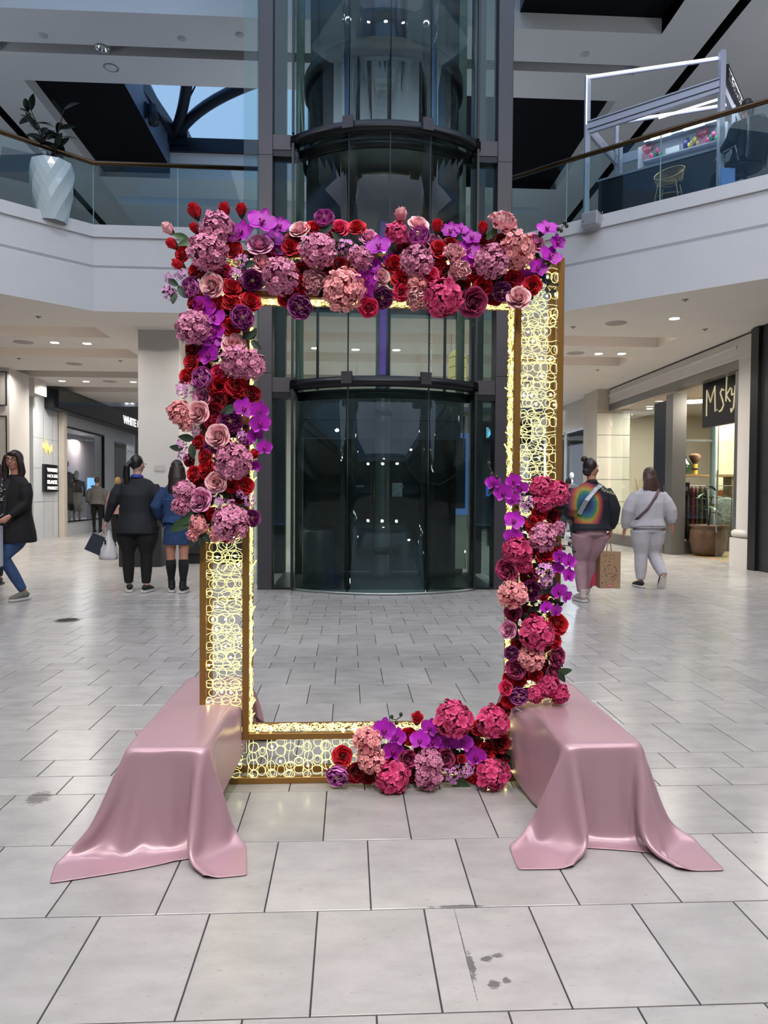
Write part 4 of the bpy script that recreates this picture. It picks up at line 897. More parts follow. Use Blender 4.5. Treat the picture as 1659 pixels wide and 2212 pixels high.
RR_('glass_pane', XW + .25, XW + .92, yG - .10, yG - .088, .28, 2.45, m_rg); RR_('transom', XW + .25, XW + .95, yG - .12, yG - .07, 2.45, 2.50, mat('glass rail', '9aa39c', .3, .5)); RR_('glass_pane', XW + .25, XW + .95, yG - .10, yG - .088, 2.5, zH - .2, m_rg)
RR_('glass_fin', XW + .93, XW + .96, yG - .2, yG, .0, zH - .2, m_edge)
# open glass door at the near jamb with long pull handle
dt = thing('glass_door', 'open frameless glass shop door with a long steel pull handle', 'door', (XW + .22, yP0 + .18, 0))
MB().box(0, .012, 0, .95, .03, 2.45).build('glass_pane', m_rg, dt); MB().tube([(-.05, .80, .55), (-.07, .80, .60), (-.07, .80, 1.75), (-.05, .80, 1.8)], .016, 8).build('pull_handle', m_sf, dt, True); MB().box(-.01, .022, 0, .12, 2.42, 2.5).build('patch_fitting', m_sf, dt); MB().box(-.01, .022, 0, .12, .0, .08).build('patch_fitting', m_sf, dt)
dt2 = thing('glass_door', 'half open frameless glass shop door beside the display clothes', 'door', (XW + .95, yG - .15, 0), -.9)
MB().box(0, .95, 0, .012, .03, 2.45).build('glass_pane', m_rg, dt2); MB().tube([(.8, -.05, .55), (.8, -.07, .60), (.8, -.07, 1.7), (.8, -.05, 1.75)], .016, 8).build('pull_handle', m_sf, dt2, True)
tag(MB().box(-.10, .10, -.004, 0, -.14, .14).build('door_notice', m_blk, None, loc=P(1480, 1056, Y=yG - .11)), 'small black notice with white print on the shop glass', 'notice')
text('lettering', 'PLEASE USE\nOTHER DOOR', .03, mat('white ink', 'cccccc', .5), bpy.data.objects['door_notice.001'], frame_mat(Vector((0, -.006, .02)), (1, 0, 0), (0, 0, 1)), .0005, align='CENTER') if False else None
for k_ in range(3): MB().box(-.06, .06, -.006, -.004, .03 - k_ * .03, .036 - k_ * .03).build('print_line', mat('white ink', 'b8b8b8', .5), bpy.data.objects['door_notice.001'])
# hanging name board
b0 = P(1518, 930, Y=yG - .2); b1 = P(1589, 905, X=XW + .12)
_u = P(1517, 900, Y=13.95); _v = P(1592, 900, Y=12.75); ba = Vector((_u.x, 13.95, 0)); bb = Vector((_v.x, 12.75, 0)); bd2 = (bb - ba).normalized()
zb0 = P(1518, 925, Y=ba.y).z; zb1 = min(P(1519, 824, Y=ba.y).z, zH - .02)
nb = thing('name_board', 'black hanging shop board with thin cream M.sky lettering', 'sign', ba)
m_ = MB(); pn = Vector((bd2.y, -bd2.x, 0)); 
if pn.x > 0: pn = -pn
pts = [Vector((0, 0, 0)), bb - ba]
m_.add([tuple(pts[0]), tuple(pts[1]), tuple(pts[1] - pn * .08), tuple(pts[0] - pn * .08)] , [])
vv = [pts[0] + Vector((0, 0, zb0)), pts[1] + Vector((0, 0, zb0)), pts[1] + Vector((0, 0, zb1)), pts[0] + Vector((0, 0, zb1))]
m_ = MB().add([tuple(v) for v in vv] + [tuple(v - pn * .08) for v in vv], [(0, 1, 2, 3), (7, 6, 5, 4), (0, 4, 5, 1), (1, 5, 6, 2), (2, 6, 7, 3), (3, 7, 4, 0)]); m_.build('board', mat('board black', '1c1c20', .4), nb)
# script lettering drawn as round cream strokes: M . s k y
Lb = (bb - ba).length; Hb = zb1 - zb0
def stroke(pts): 
    q_ = [pts[0] if False else (bd2 * (Lb * x) + Vector((0, 0, zb0 + Hb * y)) + pn * .02) for x, y in pts]
    MB().tube(q_, .016, 6).build('letter_stroke', mat('cream letters', 'd8cda8', .4, emit='d8cda8', estr=.5), nb, True)
stroke([(.16, .24), (.16, .80), (.27, .52), (.40, .84), (.42, .30)])
stroke([(.475, .32), (.480, .325)])
stroke([(.66, .70), (.60, .74), (.56, .66), (.62, .52), (.66, .40), (.60, .30), (.54, .28)])
stroke([(.73, .98), (.72, .46)]); stroke([(.84, .72), (.73, .58), (.84, .44)])
stroke([(.87, .70), (.88, .56), (.94, .58)]); stroke([(.965, .74), (.95, .50), (.93, .30), (.87, .22), (.86, .30)])
# shop inside
struct(R('wall_shop_back', 11.6, 11.7, 9, 20.5, 0, zH, m_cream)); struct(R('wall_shop_end', XW + .3, 11.6, 20.0, 20.1, 0, zH, m_cream)); struct(R('ceiling_shop', XW + .2, 11.7, yP1, 20.1, zH, zH + .05, m_white))
struct(R('wall_shop_mid', XW + 1.9, 11.6, 16.6, 16.7, 0, zH, mat('display wall', 'c9bda9', .6)))
struct(R('floor_shop', XW + .25, 11.6, yP1, 20, 0, .006, mat('shop wood floor', '8f7a5e', .4, vary=.12, vscale=4)))
area_lamp('shop_lamp', (8.6, 15.0, zH - .05), 1.4, 420, (1, .91, .78)); area_lamp('shop_lamp', (8.3, 17.8, zH - .05), 1.2, 110, (1, .95, .86)); area_lamp('shop_lamp', (8.4, 13.0, zH - .05), .8, 120, (1, .9, .76))
for i, (x, y) in enumerate(((7.9, 14.0), (8.8, 14.2), (8.1, 15.4), (8.9, 15.7), (9.6, 15.2), (7.7, 17.0), (7.9, 18.0), (8.4, 17.4), (8.8, 18.6))):
    t = thing('track_spot', 'small lit ceiling lamp inside the right hand shop', 'lamp', (x, y, zH - .01), group='ceiling lamps inside the right hand shop'); MB().lathe([(0, -.05), (.07, -.05)], n=12).build('lens', m_lamp, t); MB().lathe([(.075, -.055), (.085, 0)], n=12).build('rim', m_ring, t)
for x in (9.0, 9.9, 10.8): R('panel_joint', x, x + .02, 16.58, 16.6, .3, 3.0, m_sf, bpy.data.objects['wall_shop_mid'])
# shelf with bottle and vase
shf = thing('display_shelf', 'wooden display shelf behind the shop glass', 'shelf', (XW + .9, 15.6, 0)); zsf = P(1500, 1025, Y=15.6).z
MB().box(-.85, .9, -.2, .2, zsf - .05, zsf).build('shelf_board', mat('shelf wood', '8a6b48', .5), shf)
for x in (-.8, .85): MB().box(x - .03, x + .03, -.18, .18, 0, zsf - .05).build('leg', mat('shelf wood', '8a6b48', .5), shf)
q = P(1478, 1022, Y=15.6); t = thing('demijohn', 'large green glass demijohn bottle on the shop shelf', 'bottle', (q.x, 15.6, zsf))
MB().lathe([(0, 0), (.17, 0), (.20, .05), (.20, .16), (.14, .27), (.05, .36), (.035, .44), (.045, .46)], n=24).build('body', glass('green bottle glass', (.45, .62, .52), 1.5, .02, 1.4), t, True); MB().lathe([(0, .47), (.035, .47), (.03, .41)], n=12).build('stopper', mat('stopper', '40463e', .6), t, True)
q = P(1498, 1022, Y=15.6); t = thing('dried_flower_vase', 'yellow black banded vase holding a round brown dried bloom', 'vase', (q.x, 15.55, zsf))
MB().lathe([(.06, 0), (.065, .1), (.06, .24)], n=16).build('vase', mat('yellow vase', 'c9983c', .5), t, True); MB().lathe([(.067, .10), (.067, .14)], n=16).build('band', m_blk, t, True)
MB().lathe([(.03, .22), (.09, .32), (.13, .42), (.08, .47), (0, .48)], n=18).build('bloom', mat('dried brown', '6e4a38', .9, bump=.8, bscale=80), t, True)
q = P(1440, 1025, Y=15.3); t = thing('glass_globe_vase', 'round pale green vase on the shop display at the steel column', 'vase', (q.x, 15.3, zsf - .12)); MB().ball((0, 0, .10), (.14, .14, .12), 16, 10).build('globe', mat('pale green ceramic', 'a9b8a2', .4), t, True)
# hanging shell mobile
mo = thing('shell_mobile', 'pale shell mobile hanging behind the shop glass', 'mobile', (P(1450, 900, Y=15.2).x, 15.2, 0)); rn = random.Random(11)
for i in range(9):
    x = rn.uniform(-.18, .25); MB().tube([(x, 0, 3.3), (x, 0, 1.7)], .001, 3).build('thread', m_ring, mo)
    for z in [rn.uniform(1.75, 3.0) for _ in range(3)]: MB().lathe([(0, 0), (.045, .012)], (x, 0, z), 8).build('shell', mat('shell pale', 'dfe0d4', .3), mo, True)
# clothes on a rail
def garment(name, lb, x, y, z, w, h, col, rz, pat=0):
    t = thing(name, lb, 'garment', (x, y, 0), rz, 'clothes on the shop rails'); b = MB()
    b.tube([(0, 0, z), (0, 0, z - .05), (0, 0, z - .18), (0, 0, z - .5), (0, 0, z - h)], [(.04, .02), (w * .46, .03), (w * .40, .04), (w * .38, .05), (w * .5, .06)], 14); b.build('cloth', col, t, True)
    MB().tube([(-w * .4, 0, z - .03), (0, 0, z + .03), (w * .4, 0, z - .03)], .008, 5).build('hanger', m_sf, t); return t
rk = thing('clothes_rail', 'steel clothes rail behind the shop glass', 'rail', (XW + .55, 15.1, 0))
MB().tube([(-.55, 0, 0), (-.55, 0, 1.5), (1.0, 0, 1.5), (1.0, 0, 0)], .012, 8).build('rail', m_sf, rk)
cl = [('5a4436', 'brown long garment'), ('6b5a44', 'tan long garment'), ('2f2a2c', 'dark garment'), ('6f2832', 'dark red flowered dress'), ('3d4038', 'olive patterned dress'), ('7a1f2c', 'crimson dress')]
for i in range(9):
    c_, l_ = cl[i % 6]; garment('hanging_garment', l_ + ' on the rail, ' + ORD[i + 1] + ' from the steel column', XW + .12 + i * .10, 15.1 - .03, 1.47, .42, 1.05 + .1 * (i % 3), mat('cloth ' + c_, c_, .9, vary=.5, vscale=14), 1.2 + .1 * (i % 2))
garment('hanging_garment', 'white blouse hanging deeper in the shop doorway', P(1535, 1080, Y=15.8).x, 15.8, 1.45, .42, .7, mat('white blouse', 'cfcac2', .8), .2)
garment('hanging_garment', 'orange and brown top hanging deeper in the shop doorway', P(1560, 1080, Y=15.9).x, 15.9, 1.42, .38, .5, mat('orange top', 'b9753c', .8, vary=.4, vscale=20), .1)
garment('hanging_garment', 'grey leaf print dress hanging low behind the big pot', P(1565, 1120, Y=15.4).x, 15.4, 1.25, .6, .9, mat('leaf print', '77797a', .8, vary=.7, vscale=26), .1)
# grasses, plants and pots
m_gr = mat('dried grass', '8a6438', .9, island=.4); 
def tuft(name, lb, loc, n, h, spread, m, w=.006, dots=False):
    t = thing(name, lb, 'dried plant', loc); rn = random.Random(int(loc[0] * 100)); mb = MB(); db = MB()
    for i in range(n):
        a = rn.uniform(0, 6.28); r = rn.uniform(0, 1) ** .5 * spread; hh_ = h * rn.uniform(.7, 1)
        tip = (r * math.cos(a), r * math.sin(a), hh_); mb.tube([(r * .3 * math.cos(a), r * .3 * math.sin(a), 0), (r * .6 * math.cos(a), r * .6 * math.sin(a), hh_ * .6), tip], [w, w, w * .5], 3)
        if dots: db.ball((tip[0] * .9, tip[1] * .9, hh_ * rn.uniform(.5, .95)), .014, 5, 3)
    tag(mb.build('stalks', m, t), kind='stuff')
    if dots: tag(db.build('seed_heads', mat('seed heads', 'd8c9ae', .8), t), kind='stuff')
    return t
q = P(1343, 1146, X=XW + .45); tuft('dried_grass', 'tall dried golden grass bundle behind the left shop glass', (XW + .5, 17.2, .0), 90, 1.75, .30, m_gr, .007, True)
q = P(1437, 1172, Y=15.0); tuft('dried_grass', 'brown pampas stalks beside the steel shop column', (q.x, 14.97, .0), 60, 1.15, .15, mat('dried brown stalk', '5e4634', .9))
q = P(1505, 1172, Y=14.99); tuft('dried_grass', 'short brown grass bundle beside the big brown pot', (q.x + .05, 15.35, .0), 90, 1.0, .22, mat('dried brown stalk', '5e4634', .9))
q = P(1548, 1195, Y=14.0); big_ = thing('large_pot', 'large round dark brown pot inside the shop doorway', 'pot', (q.x, 14.35, 0))
MB().lathe([(0, 0), (.26, 0), (.33, .1), (.37, .35), (.36, .55), (.34, .60), (.38, .62), (.38, .66), (.33, .66), (.30, .58), (0, .56)], n=30).build('pot', mat('brown glaze', '4f3a28', .35, vary=.3, vscale=5), big_, True)
pf = thing('potted_foliage', 'broad dark green leaves growing from the big brown pot', 'plant', (q.x, 14.35, .56)); rn = random.Random(4)
l2 = leaf_mesh('leaf', .34, .13, mat('shop leaf', '2c4630', .35, island=.3))
for s_ in range(3):
    tp = Vector((rn.uniform(-.15, .2), rn.uniform(-.1, .1), .5 + .22 * s_)); MB().tube([(0, 0, 0), tp * .5, tp], .012, 6).build('stem', m_stem, pf, True)
    for k_ in range(4): link('leaf', l2, pf, tp * (.75 + .08 * k_), (rn.uniform(-.3, .3), -rn.uniform(-.2, .5), k_ * 1.6 + s_))
q = P(1490, 1075, Y=15.9); pg = thing('palm_plant', 'bushy dark green palm in the middle of the shop window', 'plant', (q.x, 15.85, 0)); l3 = leaf_mesh('frond', .5, .09, mat('shop leaf', '2c4630', .35, island=.3), droop=.6)
MB().tube([(0, 0, 0), (0, 0, 1.05)], .02, 6).build('stem', m_stem, pg, True)
for k_ in range(14): link('frond', l3, pg, (0, 0, .95 + .01 * k_), (0, -rn.uniform(.1, 1.0), k_ * 2.4))
# stone pillar beyond and farther bluish shop
a = P(1285, 1166, Z=0); b = P(1312, 1166, Z=0)
struct(R('pillar', P(1286, 1000, Y=18.6).x, XW + .6, 18.5, 19.6, 0, ZC, m_stn), 'beige stone pier beyond the right hand shop')
for z_ in (.5, 1.1, 1.7, 2.3, 2.9, 3.5): R('stone_joint', P(1286, 1000, Y=18.6).x - .002, XW + .6, 18.497, 18.5, z_, z_ + .01, m_grout, bpy.data.objects['pillar.003'] if 'pillar.003' in bpy.data.objects else None)
xx1 = P(1255, 1000, Y=22).x
struct(R('wall_shop_next', XW - .1, XW + .2, 19.6, 30, 3.3, ZC, m_white))
nx = thing('far_window', 'bluish lit shop window between the stone pier and the flower frame', 'window', (XW, 21, 0))
MB().box(0, .012, -1.2, 6, .3, 3.2).build('glass_pane', m_sgl, nx)
for y_ in (-1.2, 1.2, 3.6, 6): MB().box(-.03, .04, y_ - .03, y_ + .03, 0, 3.3).build('mullion', m_ring, nx)
struct(R('wall_shop_next_back', XW + 2.5, XW + 2.6, 19.6, 30, 0, 3.4, mat('blue white wall', 'aeb8cc', .7))); area_lamp('shop_lamp', (XW + 1.3, 23, 3.2), 2.4, 420, (.8, .88, 1))
q = P(1221, 1115, Z=0)
mannequin('mannequin', 'black mannequin in the far bluish shop window', (XW + .8, 24.0, 0), 0, mat('black gown', '15161a', .6), mat('black gown', '15161a', .6), 2.1)
t = thing('oval_mirror', 'tall oval blue reflecting mirror in the far bluish shop window', 'mirror', (XW + .9, 22.4, 1.9)); MB().tube([(0, 0, -1.9), (0, 0, -.5)], .02, 8).build('stand', m_sf, t, True); MB().ball((0, 0, 0), (.28, .03, .55), 20, 12).build('mirror', mat('blue mirror', '5c7bc0', .1, .6), t, True)
# ================================================================== gold frame with lights
FY = 2.985; FD = .125; TB = .027
fx0, fx1 = P(431, 1400, Y=FY).x, P(1216, 900, Y=FY).x; fz1 = P(1216, 556, Y=FY).z
ix0, ix1 = P(537, 1300, Y=FY).x, P(1111, 900, Y=FY).x; iz0, iz1 = P(650, 1584, Y=FY).z, P(1000, 650, Y=FY).z
m_gold = mat('gold painted steel', '97703a', .38, .55)
fr_ = thing('flower_frame', 'large standing gold metal picture frame wound with fairy lights', 'frame', ((fx0 + fx1) / 2, FY, 0))
FO = Vector(((fx0 + fx1) / 2, FY, 0))
def fb(name, x0, x1, y0, y1, z0, z1, m=None): return bevel(MB().box(x0 - FO.x, x1 - FO.x, y0 - FO.y, y1 - FO.y, z0, z1).build(name, m or m_gold, fr_), .0015, 1)
for (yy0) in (FY, FY + FD):
    y0, y1 = yy0, yy0 + TB
    fb('outer_upright', fx0, fx0 + TB, y0, y1, 0, fz1); fb('outer_upright', fx1 - TB, fx1, y0, y1, 0, fz1)
    fb('outer_rail', fx0 + TB, fx1 - TB, y0, y1, fz1 - TB, fz1); fb('outer_rail', fx0 + TB, fx1 - TB, y0, y1, .0, TB)
    fb('inner_upright', ix0 - TB, ix0, y0, y1, iz0 - TB, iz1 + TB); fb('inner_upright', ix1, ix1 + TB, y0, y1, iz0 - TB, iz1 + TB)
    fb('inner_rail', ix0, ix1, y0, y1, iz1, iz1 + TB); fb('inner_rail', ix0, ix1, y0, y1, iz0 - TB, iz0)
    fb('corner_tie', fx0 + TB, ix0 - TB, y0, y1, iz0 - TB, iz0 - TB * .5); fb('corner_tie', ix1 + TB, fx1 - TB, y0, y1, iz0 - TB, iz0 - TB * .5)
for x in (fx0, fx1 - TB):
    for z in (0, fz1 - TB): fb('depth_spacer', x, x + TB, FY + TB, FY + FD, z, z + TB)
for x in (ix0 - TB, ix1):
    for z in (iz0 - TB, iz1): fb('depth_spacer', x, x + TB, FY + TB, FY + FD, z, z + TB)
for z in (.80, 1.32, 1.84):
    MB().bar((fx0 + TB - FO.x, .012, z), (ix0 - TB - FO.x, .012, z), .005).build('cross_rod', m_gold, fr_); MB().bar((ix1 + TB - FO.x, .012, z), (fx1 - TB - FO.x, .012, z), .005).build('cross_rod', m_gold, fr_)
# light wire: rows of loops across each band, plus a few loose tails and the lamps
m_wl = mat('glowing clear wire', 'f2f0b8', .3, emit='f2eda4', estr=1.0)
m_bulb = mat('led bulb', 'fff8c0', .3, emit='fff3a8', estr=26)
ls_ = thing('fairy_lights', 'warm yellow fairy light wire looped all over the gold frame', 'string lights', FO)
rn = random.Random(21); bulbs = []
def band(u0, u1, v0, v1, plane, step=.05, front=True):
    """plane(u, v, d) -> point; u across the band, v along it"""
    mb = MB(); nu = max(1, round((u1 - u0) / step)); du = (u1 - u0) / nu; nv = int((v1 - v0) / (step * .95)); dv = (v1 - v0) / nv
    for j in range(nv):
        for i in range(nu):
            cu = u0 + (i + .5 + (.25 if j % 2 else -.25)) * du; cv = v0 + (j + .5) * dv
            if rn.random() < .13: continue
            r1 = du * rn.uniform(.45, .60); r2 = dv * rn.uniform(.40, .62); ph = rn.uniform(0, .6); n = 9; cu += rn.uniform(-.003, .003); cv += rn.uniform(-.004, .004)
            pts = [plane(min(u1, max(u0, cu + r1 * math.cos(ph + 6.2832 * k_ / n))), cv + r2 * math.sin(ph + 6.2832 * k_ / n), rn.uniform(-.004, .004)) for k_ in range(n)]
            pts.append(pts[0]); (mb.tube([v_ if isinstance(v_, tuple) else tuple(v_) for v_ in [plane(min(u1, max(u0, cu + r1 * .62 * math.cos(ph + 1 + 6.2832 * k_ / 8) + .006)), cv + r2 * .62 * math.sin(ph + 1 + 6.2832 * k_ / 8), .004) for k_ in range(9)]], .0012, 3, cap=False) if rn.random() < .3 else None); mb.tube(pts, rn.uniform(.0011, .0019), 4, cap=False)
            if rn.random() < .16: bulbs.append(plane(cu, cv, .006))
        if j % 2 == 0:
            for e_ in range(2):
                z0 = v0 + (j + .5 * e_) * dv; pts = [plane(u0 + (u1 - u0) * k_ / 7, z0 + rn.uniform(-.006, .006), rn.uniform(-.004, .004)) for k_ in range(8)]
                mb.tube(pts, .0015, 3, cap=False)
    for i in range(int(nu * nv / 30)):
        a_ = rn.uniform(u0 + .01, u1 - .01); b_ = rn.uniform(v0, v1 - .05); an = rn.uniform(.3, 2.8); pts = [plane(min(u1, max(u0, a_ + math.cos(an) * .03 * k_ / 3)), b_ + math.sin(an) * .03 * k_ / 3, -.006 * k_) for k_ in range(4)]
        mb.tube(pts, .0035, 4)
    return mb
def pf_(y): return lambda u, v, d: (u - FO.x, y - FO.y - d, v)
G = .002
wire = MB()
def merge(b): wire.add(b.v, b.f)
for y in (FY + .004, FY + FD + TB - .004):
    stp = .041 if y < FY + .05 else .06
    merge(band(fx0 + TB + G, ix0 - TB - G, TB, fz1 - TB, pf_(y), stp)); merge(band(ix1 + TB + G, fx1 - TB - G, TB, fz1 - TB, pf_(y), stp))
    for (z0, z1) in ((TB + G, iz0 - TB - G), (iz1 + TB + G, fz1 - TB - G)):
        if y < FY + .05: merge(band(z0, z1, ix0, ix1, lambda u, v, d, y=y: (v - FO.x, y - FO.y - d, u), stp))
# inner reveal faces
for x in (ix0, ix1): merge(band(FY + TB, FY + FD, iz0, iz1, lambda u, v, d, x=x: (x - FO.x + (d if x == ix1 else -d), u - FO.y, v), .026))
for z in (iz0, iz1): merge(band(FY + TB, FY + FD, ix0, ix1, lambda u, v, d, z=z: (v - FO.x, u - FO.y, z + d), .026))
tag(wire.build('light_wire', m_wl, ls_), kind='stuff')
bm_ = MB().ball((0, 0, 0), .0052, 6, 4).mesh('bulb', m_bulb, True)
rn.shuffle(bulbs)
for b_ in bulbs[:240]: link('bulb', bm_, ls_, b_)
wk = MB()
for (x, y0) in ((fx0 + TB, FY), (ix0 - TB, FY), (ix1 + TB, FY), (fx1 - TB, FY)):
    z = .1
    while z < fz1 - .05: wk.ball((x - FO.x, -.002, z), (.0022, .0022, .004), 4, 3); z += rn.uniform(.03, .07)
tag(wk.build('cable_ties', mat('tie brown', '4a3720', .5), ls_), kind='stuff')
# ================================================================== flowers on the frame
def petal_mat(name, col, edge, rough=.6, inner=None):
    """petal colour with a slightly lighter rim and fine veins; a property of the petal itself"""
    if name in MATS: return MATS[name]
    m = bpy.data.materials.new(name); m.use_nodes = True; nt = m.node_tree; b = nt.nodes['Principled BSDF']; N = nt.nodes.new; L = nt.links.new
    at = N('ShaderNodeAttribute'); at.attribute_name = 'rim'
    mx = N('ShaderNodeMix'); mx.data_type = 'RGBA'; mx.inputs['A'].default_value = (*lin(col), 1); mx.inputs['B'].default_value = (*lin(edge), 1)
    L(at.outputs['Fac'], mx.inputs['Factor'])
    oi = N('ShaderNodeObjectInfo'); mr = N('ShaderNodeMapRange'); mr.inputs['To Min'].default_value = .94; mr.inputs['To Max'].default_value = 1.34; L(oi.outputs['Random'], mr.inputs['Value'])
    hs = N('ShaderNodeHueSaturation'); L(mx.outputs['Result'], hs.inputs['Color']); L(mr.outputs['Result'], hs.inputs['Value'])
    L(hs.outputs['Color'], b.inputs['Base Color']); b.inputs['Roughness'].default_value = rough; b.inputs['Specular IOR Level'].default_value = .3
    b.inputs['Sheen Weight'].default_value = .08
    MATS[name] = m; return m
def surf_mesh(name, fn, nu, nv, mt, th=0):
    """open sheet fn(u, v) -> (x, y, z) with u, v in 0..1; 'rim' grows to the tip (v = 1)"""
    vs = [fn(i / nu, j / nv) for j in range(nv + 1) for i in range(nu + 1)]
    fs = [(j * (nu + 1) + i, j * (nu + 1) + i + 1, (j + 1) * (nu + 1) + i + 1, (j + 1) * (nu + 1) + i) for j in range(nv) for i in range(nu)]
    me = bpy.data.meshes.new(name); me.from_pydata(vs, [], fs); me.materials.append(mt); me.polygons.foreach_set('use_smooth', [True] * len(fs))
    a = me.attributes.new('rim', 'FLOAT', 'POINT'); a.data.foreach_set('value', [max(0, (j / nv - .55) / .45) ** 2 for j in range(nv + 1) for i in range(nu + 1)])
    me.update(); return me
# petal sheet: root at origin, grows along +z, outer face toward +y ... cup and curl set its shape
def cup_petal(name, W, L_, cup, curl, mt, ruffle=0.0, tipw=.55, notch=0.0, point=0.0, nu=5, nv=6):
    def fn(u, v):
        s = (u - .5) * 2
        w = W / 2 * (math.sin(math.pi * min(1, .12 + v * .80)) ** .55) * (1 - (1 - tipw) * max(0, v - .75) / .25 * .6)
        x = s * w; z = L_ * (v - notch * (1 - abs(s)) * v * v * .3 - .16 * s * s * v + point * (1 - abs(s)) * v ** 3)
        y = cup * W * (s * s) * (.4 + .6 * v) * -1 + L_ * (.30 * math.sin(v * 1.6)) + curl * L_ * max(0, v - .6) ** 2 * 3 + ruffle * W * math.sin(s * 5 + v * 4) * v
        return (x, y, z)
    return surf_mesh(name, fn, nu, nv, mt)
proto_cache = {}
def rose_proto(kind, mt, mt2=None):
    """list of (name, mesh, matrix) for one bloom of radius 1, axis +z"""
    if kind in proto_cache: return proto_cache[kind]
    out = []; rn = random.Random(hash(kind) % 1000 if False else len(kind) * 7)
    def ring(me, n, r, tilt, z, ph, sc=1.0, jit=.12):
        for k in range(n):
            a = ph + 2 * math.pi * k / n + rn.uniform(-jit, jit)
            Mx = Matrix.Rotation(a, 4, 'Z') @ Matrix.Translation((0, r, z)) @ Matrix.Rotation(-tilt - rn.uniform(-.1, .1), 4, 'X') @ Matrix.Scale(sc * rn.uniform(.93, 1.07), 4)
            out.append(('petal', me, Mx))
    def whorl(n, r0, R_, h, span, z0, ph, curl=.16, ruf=.02, lean=0.0, m_=None, dr=.07, wob=.35, pinch=.22):
        """petals as patches of a bowl: base radius r0, mouth radius R_, height h, lip curling outward"""
        def fn(u, v):
            s = (u - .5) * 2; vv = v * (1 - pinch * abs(s) ** 3 - .05 * math.sin(s * 4 + ph * 5)); a = s * span / 2
            k = math.sin(min(1, vv * 1.08) * math.pi / 2)
            r = r0 + (R_ - r0) * k ** .8 + curl * max(0, vv - .72) ** 1.3 * 4 * (1 + .4 * math.cos(s * 3)) + dr * s + ruf * math.sin(s * 7 + ph * 3)
            z = z0 + h * vv - curl * 2.2 * max(0, vv - .78) ** 1.5 * 3 - lean * abs(s) * .1
            return (r * math.sin(a), r * math.cos(a), z)
        me = surf_mesh('petal', fn, 8, 7, m_ or mt)
        for k in range(n):
            a = ph + 2 * math.pi * k / n + rn.uniform(-wob, wob) / n
            out.append(('petal', me, Matrix.Rotation(a, 4, 'Z') @ Matrix.Rotation(rn.uniform(-.09, .05), 4, 'X') @ Matrix.Diagonal((1, 1, rn.uniform(.9, 1.08), 1))))
    if kind.startswith('rose'):
        whorl(5, .18, .86, .62, 1.55, -.55, .2, .20); whorl(5, .15, .70, .78, 1.5, -.55, .85, .17); whorl(4, .12, .53, .92, 1.75, -.55, .3, .13); whorl(4, .10, .38, 1.02, 1.8, -.55, 1.1, .09, dr=.05);
        def sp(u, v):
            t = u * 20; r = (.03 + .0135 * t) * (1 + .10 * v * (t / 20)); return (r * math.cos(t), r * math.sin(t), -.3 + .80 * v - .006 * t * v)
        out.append(('heart', surf_mesh('heart', sp, 48, 3, mt), Matrix.Identity(4)))
    elif kind.startswith('bud'):
        whorl(4, .22, .62, 1.15, 1.8, -.75, .2, .22); whorl(4, .20, .50, 1.35, 1.8, -.75, .9, .12); whorl(3, .15, .36, 1.55, 2.3, -.75, .4, .06); whorl(3, .10, .24, 1.62, 2.3, -.75, 1.3, .03, ruf=0)
        out.append(('calyx', MB().lathe([(.05, -1.0), (.30, -.72), (.42, -.5)], n=10).mesh('calyx', mat('flower green', '2f3d26', .7), True), Matrix.Identity(4)))
    elif kind.startswith('english'):
        whorl(6, .30, .93, .78, 1.35, -.6, 0, .03, .02, m_=mt); whorl(6, .28, .84, .92, 1.3, -.6, .5, -.03, .02, m_=mt); whorl(5, .25, .70, .85, 1.3, -.6, .2, -.05, .03, m_=mt2 or mt)
        rf = []
        def ruffle(u, v):
            s = (u - .5) * 2; return (s * .30, .10 * math.sin(s * 4.5) + .10 * s * s, -.35 + .62 * v * (1 - .3 * s * s))
        rm_ = surf_mesh('petal', ruffle, 9, 3, mt)
        for q in range(5):
            a = q * 1.2566 + .3
            for k in range(4):
                r = .20 + .12 * k; out.append(('petal', rm_, Matrix.Rotation(a + (k % 2) * .25, 4, 'Z') @ Matrix.Translation((0, r, .02 * k)) @ Matrix.Rotation(1.57 + .5 * (k - 1.5) , 4, 'Z') @ Matrix.Diagonal((.8 + .1 * k, 1, 1, 1))))
        out.append(('heart', MB().ball((0, 0, -.55), (.7, .7, .42), 12, 6).mesh('heart', mt2, True), Matrix.Identity(4)))
        m = MB()
        for k in range(13):
            a = k * 2.4; r = .02 + .12 * (k / 13) ** .5; m.tube([(r * .5 * math.cos(a), r * .5 * math.sin(a), -.1), (r * math.cos(a), r * math.sin(a), .20)], .014, 4); m.ball((r * math.cos(a), r * math.sin(a), .22), .032, 5, 3)
        out.append(('stamens', m.mesh('stamens', mat('stamen yellow', 'c9b878', .7), True), Matrix.Identity(4)))
    elif kind.startswith('peony'):
        outer = cup_petal('petal', 1.1, 1.0, .35, .1, mt, .05, .9, .5); mid = cup_petal('petal', .8, .85, .4, .1, mt, .06, .9, .6)
        ring(outer, 7, .15, .95, -.3, 0, 1, .3); ring(outer, 6, .15, .62, -.25, .4, .95, .3); ring(mid, 7, .14, .42, -.15, .1, 1, .3); ring(mid, 6, .08, .22, -.1, .5, .9, .3); ring(mid, 4, .04, .08, 0, .2, .7, .3)
    elif kind.startswith('hydrangea'):
        big_f = kind.endswith('large'); fl = MB(); rim = []
        n = 96 if not big_f else 46; fsz = .195 if not big_f else .345
        # one floret: four rounded petals
        vs = []; fs = []; rm = []
